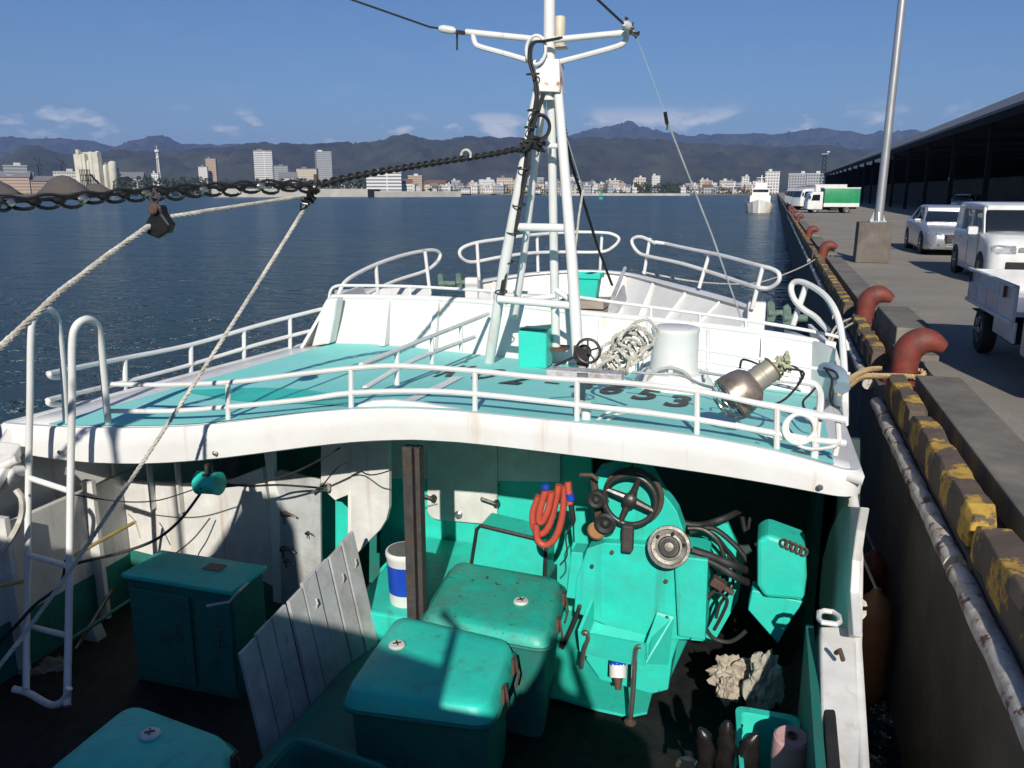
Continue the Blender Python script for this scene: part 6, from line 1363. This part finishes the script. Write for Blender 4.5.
mb = MB(); mb.box((a+b_)/2+V(0, -.062, .008), (.07, .01, .03), M); mb.build('clip', CHROME, t)
# post of white pipe under it
p = at(586, 420, Y=4.80); mb = MB(); mb.tube([V(p.x, 4.80, dz(p.x, 4.8)), V(p.x, 4.80, at(586, 402, Y=4.8).z)], .030, 12); mb.build('rail_socket', WHITE, boat, smooth=True)
p = at(577, 425, Y=4.78)
# white hoses curving over the deck edge
line('deck_hose', 'outer white hose looping up from the deck to the stern rail', ((593, 427, 4.75), (600, 418, 4.85), (612, 411, 4.9), (630, 409, 4.8), (660, 413, 4.74), (700, 421, 4.74)), .010, WHITE2, 'hose', 'white hoses at the stern rail')
line('deck_hose', 'inner white hose looping up from the deck to the stern rail', ((602, 428, 4.75), (607, 421, 4.85), (618, 414, 4.9), (634, 412, 4.8)), .010, WHITE2, 'hose', 'white hoses at the stern rail')

# ---------------- fishing floodlight
t = thing('floodlight', 'large bronze reflector floodlight with a wire guard lying on the stern rail', 'floodlight', tuple(at(745, 410, Y=4.95)))
A = at(781, 362, Y=4.98); B = at(724, 404, Y=4.86); ax = (B-A).normalized(); L = (B-A).length
def rr_(r, f): return (r, f*L)
mb = MB(); mb.lathe([rr_(.02, .44), rr_(.085, .47), rr_(.115, .54), rr_(.130, .66), rr_(.137, .78), rr_(.140, .88), rr_(.132, .88), rr_(.12, .68), rr_(.07, .53)], A, ax, 36); rf = mb.build('reflector', BRONZE, t, smooth=True)
SOC = mat('socket_grey', (.30, .29, .25), .5, .3, var=.2, dirt=(.36, .33, .22), dirt_amt=.4, dirt_scale=8)
mb = MB(); mb.lathe([rr_(.055, .12), rr_(.066, .14), rr_(.068, .30), rr_(.074, .31), rr_(.074, .35), rr_(.072, .38), rr_(.074, .46), rr_(.05, .50)], A, ax, 28); mb.build('socket', SOC, t, smooth=True)
mb = MB(); mb.lathe([rr_(.070, .125), rr_(.078, .14), rr_(.070, .155)], A, ax, 28); mb.build('band', BRONZE, t, smooth=True)
mb = MB()
for k in range(34):
    n_ = V(rr.uniform(-1, 1), rr.uniform(-1, 1), rr.uniform(-1, 1)).normalized(); s_ = A+ax*L*rr.uniform(-.08, .10)+n_*rr.uniform(.01, .05); mb.tube([s_-n_*.03, s_+n_*.015+ax*rr.uniform(-.03, .03), s_+n_*.02+V(0, 0, -.02)], .012, 4)
mb.build('rag_wrap', mat('green_rag', (.34, .36, .24), .9, var=.3, vscale=20), t)
mb = MB(); mb.lathe([rr_(.03, .62), rr_(.05, .7), rr_(.065, .84), rr_(.06, .93), rr_(.03, 1.0), rr_(.01, 1.02)], A, ax, 20); mb.build('bulb', LENS, t, smooth=True)
mb = MB(); u_ = ax.orthogonal().normalized(); v_ = ax.cross(u_)
for f_, r_ in ((.90, .138), (1.0, .11), (1.07, .06)): mb.tube([A+ax*f_*L+(u_*math.cos(a)+v_*math.sin(a))*r_ for a in [2*math.pi*k/24 for k in range(24)]], .0035, 4, closed=True)
for k in range(10):
    a = 2*math.pi*k/10; d = u_*math.cos(a)+v_*math.sin(a); mb.tube([A+ax*.88*L+d*.139, A+ax*1.0*L+d*.11, A+ax*1.07*L+d*.06, A+ax*1.09*L], .003, 4)
mb.build('wire_guard', STEEL, t)
mb = MB(); mb.tube(smooth_path([A+ax*.2*L+V(.09, -.02, .02), A+V(.13, -.05, -.05), A+ax*.4*L+V(.16, -.03, -.10), A+ax*.55*L+V(.08, -.05, -.12)], 5), .007, 5); mb.build('lead', BLACKR, t, smooth=True)
line('cable', 'black cable looping up left of the floodlight socket', ((740, 368, 5.0), (742, 360, 5.05), (750, 361, 5.1), (762, 366, 5.1), (772, 370, 5.05)), .007, group='black cables by the floodlight')
line('cable', 'black cable loop on the white pipe right of the floodlight', ((782, 377, 5.0), (784, 370, 5.05), (792, 366, 5.1), (800, 371, 5.1), (802, 378, 5.0)), .007, group='black cables by the floodlight')
line('cable', 'black cable wriggling down the starboard end of the stern rail', ((817, 386, 5.0), (810, 394, 4.9), (803, 402, 4.85), (806, 412, 4.8), (812, 425, 4.75), (814, 432, 4.75)), .007, group='black cables by the floodlight')
line('cable', 'black cable hanging down inside the starboard rail', ((826, 370, 5.3), (832, 380, 5.2), (830, 395, 5.1), (833, 405, 5.0), (840, 408, 5.0)), .008, group='black cables by the floodlight')
line('cable', 'short black lead slung beneath the blue grey strap', ((824, 368, 5.4), (835, 372, 5.3), (838, 378, 5.3)), .008, group='black cables by the floodlight')
# white pipe frame at the starboard stern corner
fr_ = lambda u, v, y=4.85: at(u, v, Y=y)
mb = MB(); mb.tube(smooth_path([fr_(768, 378, 5.0), fr_(790, 380, 5.0), fr_(806, 382, 5.0), fr_(815, 385, 5.0), fr_(820, 394, 4.95), fr_(820, 408, 4.85), fr_(817, 430, 4.75), fr_(814, 459, 4.72)], 4), .022, 8)
mb.tube([fr_(752, 403, 4.74), fr_(800, 411, 4.74), fr_(846, 420, 4.74)], .021, 8); mb.tube([fr_(735, 425, 4.74), fr_(780, 437, 4.74), fr_(846, 443, 4.74)], .018, 8); mb.tube([fr_(838, 420, 4.76), fr_(839, 438, 4.76), fr_(835, 455, 4.76)], .016, 8); mb.build('corner_pipe_frame', WHITE, boat, smooth=True)
mb = MB(); mb.tube([fr_(700, 372, 6.3), fr_(765, 382, 5.6), fr_(800, 390, 5.2)], .012, 7); mb.build('stay_bar', WHITE, boat, smooth=True)
mb = MB(); mb.tube(smooth_path([at(824, 370, Y=5.6), at(833, 371, Y=5.5), at(840, 377, Y=5.4), at(842, 388, Y=5.3)], 4), .05, 8); mb.build('chock', mat('blue_grey_paint', (.22, .30, .36), .5), boat, smooth=True)
mb = MB(); 
for k in range(3): mb.tube(arc(fr_(799+k, 429-k, 4.70), .082-.004*k, 0, 360, 24, (1, .05, 0), (0, .1, 1))[:-1], .011, 7, closed=True)
tag(mb.build('hose_ring', WHITE, smooth=True), 'small coil of white hose hung on the starboard end of the stern rail', 'hose coil')
line('deck_hose', 'white hose sagging from the coil to the starboard corner', ((786, 436, 4.7), (800, 446, 4.7), (815, 449, 4.7), (835, 446, 4.7), (842, 440, 4.75)), .010, WHITE2, 'hose')
line('cable', 'dark hose loops lying on the teal deck under the coil', ((755, 443, 4.76), (770, 448, 4.76), (785, 452, 4.74), (800, 452, 4.74), (808, 455, 4.74)), .008, group=None)

# ================================================================ rigging
def chain(name, label, pts, link=.045, r=.006, m=DSTEEL, w=.6):
    P_ = resample([Vector(p) for p in pts], link*.62*1.0); mb = MB()
    for i in range(len(P_)-1):
        a, b_ = P_[i], P_[i+1]; t_ = (b_-a).normalized(); c = (a+b_)/2; s_ = t_.orthogonal().normalized()
        if abs(t_.z) < .95: s_ = t_.cross(V(0, 0, 1)).normalized()
        if i % 2: s_ = t_.cross(s_).normalized()
        mb.tube([c+t_*math.cos(a2)*link*.5+s_*math.sin(a2)*link*.5*w for a2 in [2*math.pi*k/10 for k in range(10)]], r, 5, closed=True)
    return tag(mb.build(name, m, smooth=True), label, 'chain')
J = at(316, 186, Y=5.0); MA = at(531, 146, Y=6.98)
chain('rigging_chain', 'black chain sagging from the mast down to the shackled rope joint', smooth_path([MA, at(490, 154.5, Y=6.6), at(440, 162, Y=6.15), at(390, 170, Y=5.65), at(345, 178, Y=5.25), J], 6), .062, .010, BLACKR)
# mast collar of black wire turns
mb = MB()
for k in range(9):
    c = at(525+k*1.6, 147-k*.4, Y=6.9); mb.tube([c+V(rr.uniform(-.07, .07), rr.uniform(-.06, .06), rr.uniform(-.06, .06)) for _ in range(6)], .013, 5, closed=True)
mb.tube([at(508, 150, Y=6.8), at(545, 143, Y=7.0)], .02, 6); mb.build('chain_lashing', BLACKR, mast, smooth=True)
# white shackle on the chain
mb = MB(); c = at(466, 155, Y=6.4); mb.tube([c+V(math.cos(R(a))*.040, 0, math.sin(R(a))*.040+.0) for a in range(-30, 215, 20)]+[c+V(-.03, 0, -.06)], .010, 7); tag(mb.build('rope_eye', ROPEW, smooth=True), 'small white hooked rope eye standing on the chain left of the mast', 'rope eye')
# string of black clips from the joint to the left edge
t = thing('clip_string', 'string of black snap clips and rings running level to the left edge of the picture', 'clip line', tuple(at(150, 188, Y=4.2)))
base = smooth_path([J, at(270, 184, Y=4.75), at(215, 187, Y=4.45), at(150, 191, Y=4.05), at(80, 197, Y=3.65), at(0, 202, Y=3.25), at(-60, 206, Y=2.9), V(-4.3, .8, 4.25), V(-4.4, -.88, 4.5)], 10)
mb = MB(); mb.tube(base, .011, 6); mb.tube([p+V(.01, .02, .018+.008*math.sin(i*1.3)) for i, p in enumerate(base)], .009, 6); mb.build('carrier_line', BLACKR, t, smooth=True)
CL = mat('clip_black', (.022, .022, .024), .32, .4, var=.3)
Pb = resample(base, .125)
for i, p in enumerate(Pb[:-1]):
    q = Pb[i+1]; d = (q-p); mb = MB(); n_ = 10
    dro = V(0, 0, -.024+rr.uniform(-.006, .006))
    mb.tube([p+d*(.5+.46*math.cos(2*math.pi*k/n_))+dro*(1+math.sin(2*math.pi*k/n_))+V(0, .012*math.sin(2*math.pi*k/n_), 0) for k in range(n_)], .0105, 6, closed=True)
    cl_ = mb.build('clip', CL, t, smooth=True)
    mb = MB(); mb.lathe([(.012, -.03), (.021, -.015), (.022, .012), (.012, .03)], p+dro*.4, tuple(d.normalized()), 10); mb.build('swivel', STEEL if i % 3 == 0 else CL, cl_, smooth=True)
# knotted joint under J
mb = MB(); K2 = at(306, 206, Y=4.93)
for k in range(14):
    c = J.lerp(K2, k/13); mb.tube([c+V(rr.uniform(-.035, .035), rr.uniform(-.03, .03), rr.uniform(-.03, .03)) for _ in range(6)], .009, 5, closed=True)
tag(mb.build('shackle_joint', CL, smooth=True), 'black shackle and knot where the white ropes meet the chain', 'shackle')
mb = MB(); mb.tube([J+V(0, 0, .02), J+V(0, 0, .075)], .012, 8); tag(mb.build('swivel_pin', RUST, smooth=True), 'small brown swivel pin standing on top of the black shackle joint', 'pin')
RG_ = 'white ropes of the rigging'
def wrope(label, pts, r=.014, group=RG_, m=ROPEW): 
    mb = MB(); rope(mb, pts, r); return tag(mb.build('rope', m), label, 'rope', group)
wrope('long pale rope falling from the black joint past the ladder to the lower left', sag(K2, at(60, 585, Y=3.6), .03)+[at(20, 640, Y=3.35), at(-20, 690, Y=3.1), V(-4.2, 1.4, .9)], .013)
BL = at(156, 224, Y=3.9)
wrope('white rope running from the black block down to the left edge above the ladder', [at(151, 225, Y=3.9), at(110, 254, Y=3.55), at(60, 292, Y=3.15), at(0, 348, Y=2.75), at(-60, 400, Y=2.4), V(-2.75, .6, 2.62)], .017)
wrope('white rope running right from the black block toward the black joint', [at(168, 217, Y=3.95), at(200, 212, Y=4.1), at(240, 206, Y=4.4), at(286, 199, Y=4.8), at(304, 196, Y=4.95)], .013)
t = thing('rope_block', 'black pulley block hanging from the clip string above the ladder', 'block', tuple(at(156, 238, Y=3.9)))
mb = MB(); pr = [at(u, v, Y=3.88) for u, v in ((149, 205), (160, 205), (162, 214), (170, 225), (167, 233), (157, 239), (146, 234), (144, 224), (150, 214))]; mb.prism(pr, (0, .06, 0)); mb.build('cheek', CL, t, bevel=.012)
mb = MB(); mb.tube([at(154, 190, Y=3.92), at(150, 198, Y=3.9), at(155, 206, Y=3.9), at(160, 198, Y=3.9)], .008, 6, closed=True); mb.build('shackle', RUST, t, smooth=True)
mb = MB(); mb.lathe([(.022, -.02), (.03, -.012), (.022, 0), (.03, .012), (.022, .02)], at(154, 209, Y=3.87), (0, -1, 0), 16); mb.build('sheave', RUST, t, smooth=True)
# stays
def thin(name, label, pts, r, m, cat='stay', group=None): mb = MB(); mb.tube(pts, r, 6); return tag(mb.build(name, m, smooth=True), label, cat, group)
t = thing('wire_stay', 'black wire stay with white insulator coming from the upper left to the left arm end', 'stay', tuple(at(452, 36, Y=7)))
mb = MB(); mb.tube([at(464, 32, Y=7.05), at(430, 27, Y=6.95), at(350, -1, Y=6.6), at(280, -30, Y=6.3)], .009, 6); mb.build('wire', BLACKR, t, smooth=True)
mb = MB(); mb.lathe([(.015, 0), (.032, .03), (.032, .12), (.02, .15)], at(456, 31, Y=6.9), tuple((at(440, 28.5, Y=6.9)-at(456, 31, Y=6.9)).normalized()), 12); mb.build('insulator', WHITE2, t, smooth=True)
mb = MB(); mb.tube([at(457, 34, Y=6.95), at(457, 50, Y=6.95)], .009, 5); mb.tube([at(456, 32, Y=6.9), at(464, 33, Y=7.0)], .018, 6); mb.build('hook', DSTEEL, t, smooth=True)
t = thing('wire_stay', 'black wire stay with white insulator coming from above to the right arm end', 'stay', tuple(at(625, 30, Y=7)))
mb = MB(); mb.tube([at(624, 24, Y=6.9), at(612, 13, Y=6.8), at(596, -2, Y=6.65), at(560, -40, Y=6.3)], .010, 6); mb.build('wire', BLACKR, t, smooth=True)
mb = MB(); mb.lathe([(.02, 0), (.036, .02), (.036, .09), (.02, .12)], at(631, 30, Y=7.0), tuple((at(622, 21, Y=6.85)-at(631, 30, Y=7.0)).normalized()), 12); mb.build('insulator', WHITE2, t, smooth=True)
mb = MB()
for k in range(6):
    c = at(625+k*2.4, 22+k*2.6, Y=6.95); mb.tube([c+V(rr.uniform(-.04, .04), rr.uniform(-.03, .03), rr.uniform(-.04, .04)) for _ in range(5)], .007, 5, closed=True)
mb.build('shackles', DSTEEL, t, smooth=True)
thin('wire_stay', 'thin pale wire from the small pulley down to the starboard bow', [at(666, 118, Y=7.2), at(712, 235, Y=7.9), at(742, 321, Y=8.2)], .008, GREYP)
thin('wire_stay', 'faint wire from the right arm end down to the small pulley', [at(636, 36, Y=7.05), at(646, 62, Y=7.1), at(666, 116, Y=7.2)], .0025, GREYP)
mb = MB(); mb.tube([at(665, 112, Y=7.2), at(667, 124, Y=7.2)], .016, 6); mb.tube([at(667, 118, Y=7.2), at(667, 130, Y=7.2)], .006, 5); tag(mb.build('pulley', CL, smooth=True), 'small dark pulley on the thin wire right of the mast', 'pulley')
chain('stay_chain', 'black chain stay running from the mast down to the anchor at the bow', [at(563, 118, Y=7.3), at(570, 160, Y=7.9), at(583, 200, Y=8.7), at(598, 248, Y=9.8), at(612, 285, Y=11.0)], .045, .0065, BLACKR)
wrope('white halyard hanging just right of the mast', [at(583, 190, Y=7.6), at(579, 215, Y=7.6), at(573, 270, Y=7.6), at(571, 330, Y=7.6)], .011)
thin('halyard_line', 'thin pale line from the mast head to the top of the white halyard', [at(566, 135, Y=7.2), at(583, 190, Y=7.6)], .005, GREYP, 'line')
# tan mooring rope from the starboard bow pipe to the nearest bollard
by = BY[0]; bz = 2.30; bx = 1.47
t = thing('mooring_rope', 'tan double mooring rope looped round the nearest red bollard', 'mooring rope', (bx, by, 2.2))
loop = [V(bx+.20*math.cos(R(a)), by+.22*math.sin(R(a)), 2.27+.01*math.sin(R(a*2))) for a in range(-80, 200, 20)]
mb = MB(); rope(mb, smooth_path([at(839, 392, Y=6.3), at(850, 384, Y=7.0), at(862, 377, Y=7.9), at(885, 376, Y=8.8)]+loop[::1][:11], 4), .030, pitch=.25); mb.build('rope_part', ROPET, t)
mb = MB(); rope(mb, smooth_path([at(841, 389, Y=6.3), at(852, 378, Y=7.2), at(868, 370, Y=8.4), at(880, 368.5, Y=9.2)], 5), .028, pitch=.25); mb.build('rope_part', ROPET, t)
# thin white mooring line to the third bollard
wrope('thin white mooring line from the bow rail to the third red bollard', smooth_path([at(642, 272, Y=12.3), at(690, 281, Y=12.6), at(725, 284, Y=13.5), at(757, 283, Y=14.6), at(783, 275, Y=17), at(806, 265, Y=20.5), at(815, 259.5, Y=25)], 5), .014, 'mooring lines at the bow')
wrope('white line from the starboard bow rail to the second red bollard, upper one', smooth_path([at(828, 342, Y=8.6), at(835, 328, Y=9.8), at(843, 322, Y=11.5), at(852, 318, Y=13.6)], 5), .014, 'mooring lines at the bow')
wrope('white line from the starboard bow rail to the second red bollard, lower one', smooth_path([at(829, 347, Y=8.6), at(836, 334, Y=9.8), at(846, 327, Y=11.5), at(855, 322, Y=13.4)], 5), .013, 'mooring lines at the bow')

# ================================================================ after bridge behind the viewpoint: it casts the shade over the well
SHZ = 3.95
t = thing('after_wheelhouse', 'white after wheelhouse and bridge wing of the boat, behind the viewpoint', 'wheelhouse', (-3, -2.5, 1.8))
mb = MB(); mb.box((-2.75, -.45, 2.50), (6.0, .9, .10)); mb.build('platform', WHITE2, t)
mb = MB(); mb.prism([V(-6.2, -.9, 1.9), V(-.45, -.9, 1.9), V(-.45, -.9, 4.42), V(-1.2, -.9, 4.52), V(-2.6, -.9, 4.76), V(-4.5, -.9, 4.84), V(-6.2, -.9, 4.7)], (0, -4.2, 0)); mb.build('house', WHITE2, t)
mb = MB(); mb.prism([V(-5.6, -.16, 2.55), V(.62, -.16, 2.55), V(.62, -.16, 3.62), V(.45, -.16, 3.72), V(-5.6, -.16, 3.78)], (0, .05, 0)); mb.build('bridge_bulwark', WHITE2, t)
mb = MB(); mb.prism([V(-3.0, -.95, 4.72), V(-1.9, -.95, 4.5), V(-1.95, -.95, 5.35), V(-2.1, -.95, 5.6), V(-2.35, -.95, 5.6)], (0, -.6, 0)); mb.build('roof_shadow_block', WHITE2, t)  # unseen raised block, shaped to cast the peaked shadow on the port wall
mb = MB(); mb.tube([V(-3.06, -1, 4.7), V(-3.06, -1, 5.95)], .03, 8); mb.tube([V(-3.06, -1, 5.75), V(-3.06, -1, 6.1)], [.03, .12], 10); mb.build('antenna_pole', WHITE2, t)  # unseen pole added for the upright shadow on the deck fascia
mb = MB(); mb.tube([V(-.50, -.8, 2.55), V(-.50, -.8, 4.62), V(-.62, -.8, 4.72)], .03, 8); mb.build('stanchion', WHITE2, t, smooth=True)

# the person taking the picture stands on the platform
SKIN = mat('skin', (.45, .27, .19), .55, var=.05); JACKET = mat('dark_jacket', (.03, .035, .05), .8, var=.2)
me = bpy.data.meshes.new('person'); PX = 0.03; PY = -.36
vs = [((0, 0, 3.50), .15), ((0, 0, 3.70), .16), ((0, .0, 3.90), .16), ((0, 0, 4.0), .075), ((0, .01, 4.07), .06), ((0, .02, 4.17), .088), ((0, .02, 4.24), .075),
      ((-.20, 0, 3.92), .07), ((-.30, .06, 3.68), .055), ((-.14, .24, 3.95), .04), ((-.075, .27, 4.10), .035),
      ((.20, 0, 3.92), .07), ((.30, .06, 3.68), .055), ((.14, .24, 3.95), .04), ((.075, .27, 4.10), .035),
      ((-.10, 0, 3.42), .11), ((-.12, .01, 3.0), .075), ((-.12, 0, 2.62), .05), ((-.12, .12, 2.60), .045),
      ((.10, 0, 3.42), .11), ((.12, .01, 3.0), .075), ((.12, 0, 2.62), .05), ((.12, .12, 2.60), .045)]
ed = [(0, 1), (1, 2), (2, 3), (3, 4), (4, 5), (5, 6), (2, 7), (7, 8), (8, 9), (9, 10), (2, 11), (11, 12), (12, 13), (13, 14), (0, 15), (15, 16), (16, 17), (17, 18), (0, 19), (19, 20), (20, 21), (21, 22)]
for s_, w0 in ((-1, 10), (1, 14)):
    for k in range(5):
        b0 = len(vs); f = k-2; vs.append(((s_*(.075+.008*abs(f)) , .285, 4.115+f*.019+.0), .010)); vs.append(((s_*.045, .30+.003*k, 4.13+f*.02), .008)); ed += [(w0, b0), (b0, b0+1)]
me.from_pydata([(x, y, z) for (x, y, z), _ in vs], ed, [])
po_ = bpy.data.objects.new('person', me); COL.objects.link(po_); po_.location = (PX, PY, 0)
me.materials.append(JACKET)
mdf = po_.modifiers.new('skin', 'SKIN'); sv = me.skin_vertices[0].data if me.skin_vertices else None
if sv is None:
    bm_ = bmesh.new(); bm_.from_mesh(me); bm_.verts.layers.skin.verify(); bm_.to_mesh(me); bm_.free(); sv = me.skin_vertices[0].data
for i_, (_, r_) in enumerate(vs): sv[i_].radius = (r_, r_)
sv[0].use_root = True
ss = po_.modifiers.new('sub', 'SUBSURF'); ss.levels = 1; ss.render_levels = 2
tag(po_, 'person in a dark jacket holding up a phone, whose shadow falls across the well', 'person')
mb = MB(); mb.box((0, -.045, 4.185), (.15, .008, .075)); tag(mb.build('phone', BLACKR, bevel=.002), 'dark phone held up in both hands by the person', 'phone')
# ---------------------------------------------------------------- haze: pale even air over the bay
m = bpy.data.materials.new('haze_air'); m.use_nodes = True
n = m.node_tree.nodes; l = m.node_tree.links
for x in list(n): n.remove(x)
pv = n.new('ShaderNodeVolumePrincipled'); pv.inputs['Color'].default_value = (0.30, 0.48, 1.0, 1); pv.inputs['Density'].default_value = 7.5e-5
pv.inputs['Anisotropy'].default_value = 0.0
ou = n.new('ShaderNodeOutputMaterial'); l.new(pv.outputs[0], ou.inputs['Volume'])
mb = MB(); mb.box((0, 5900, 415), (18400, 12600, 836)); hz = mb.build('haze', m, loc=(0, 0, 0)); hz['kind'] = 'stuff'
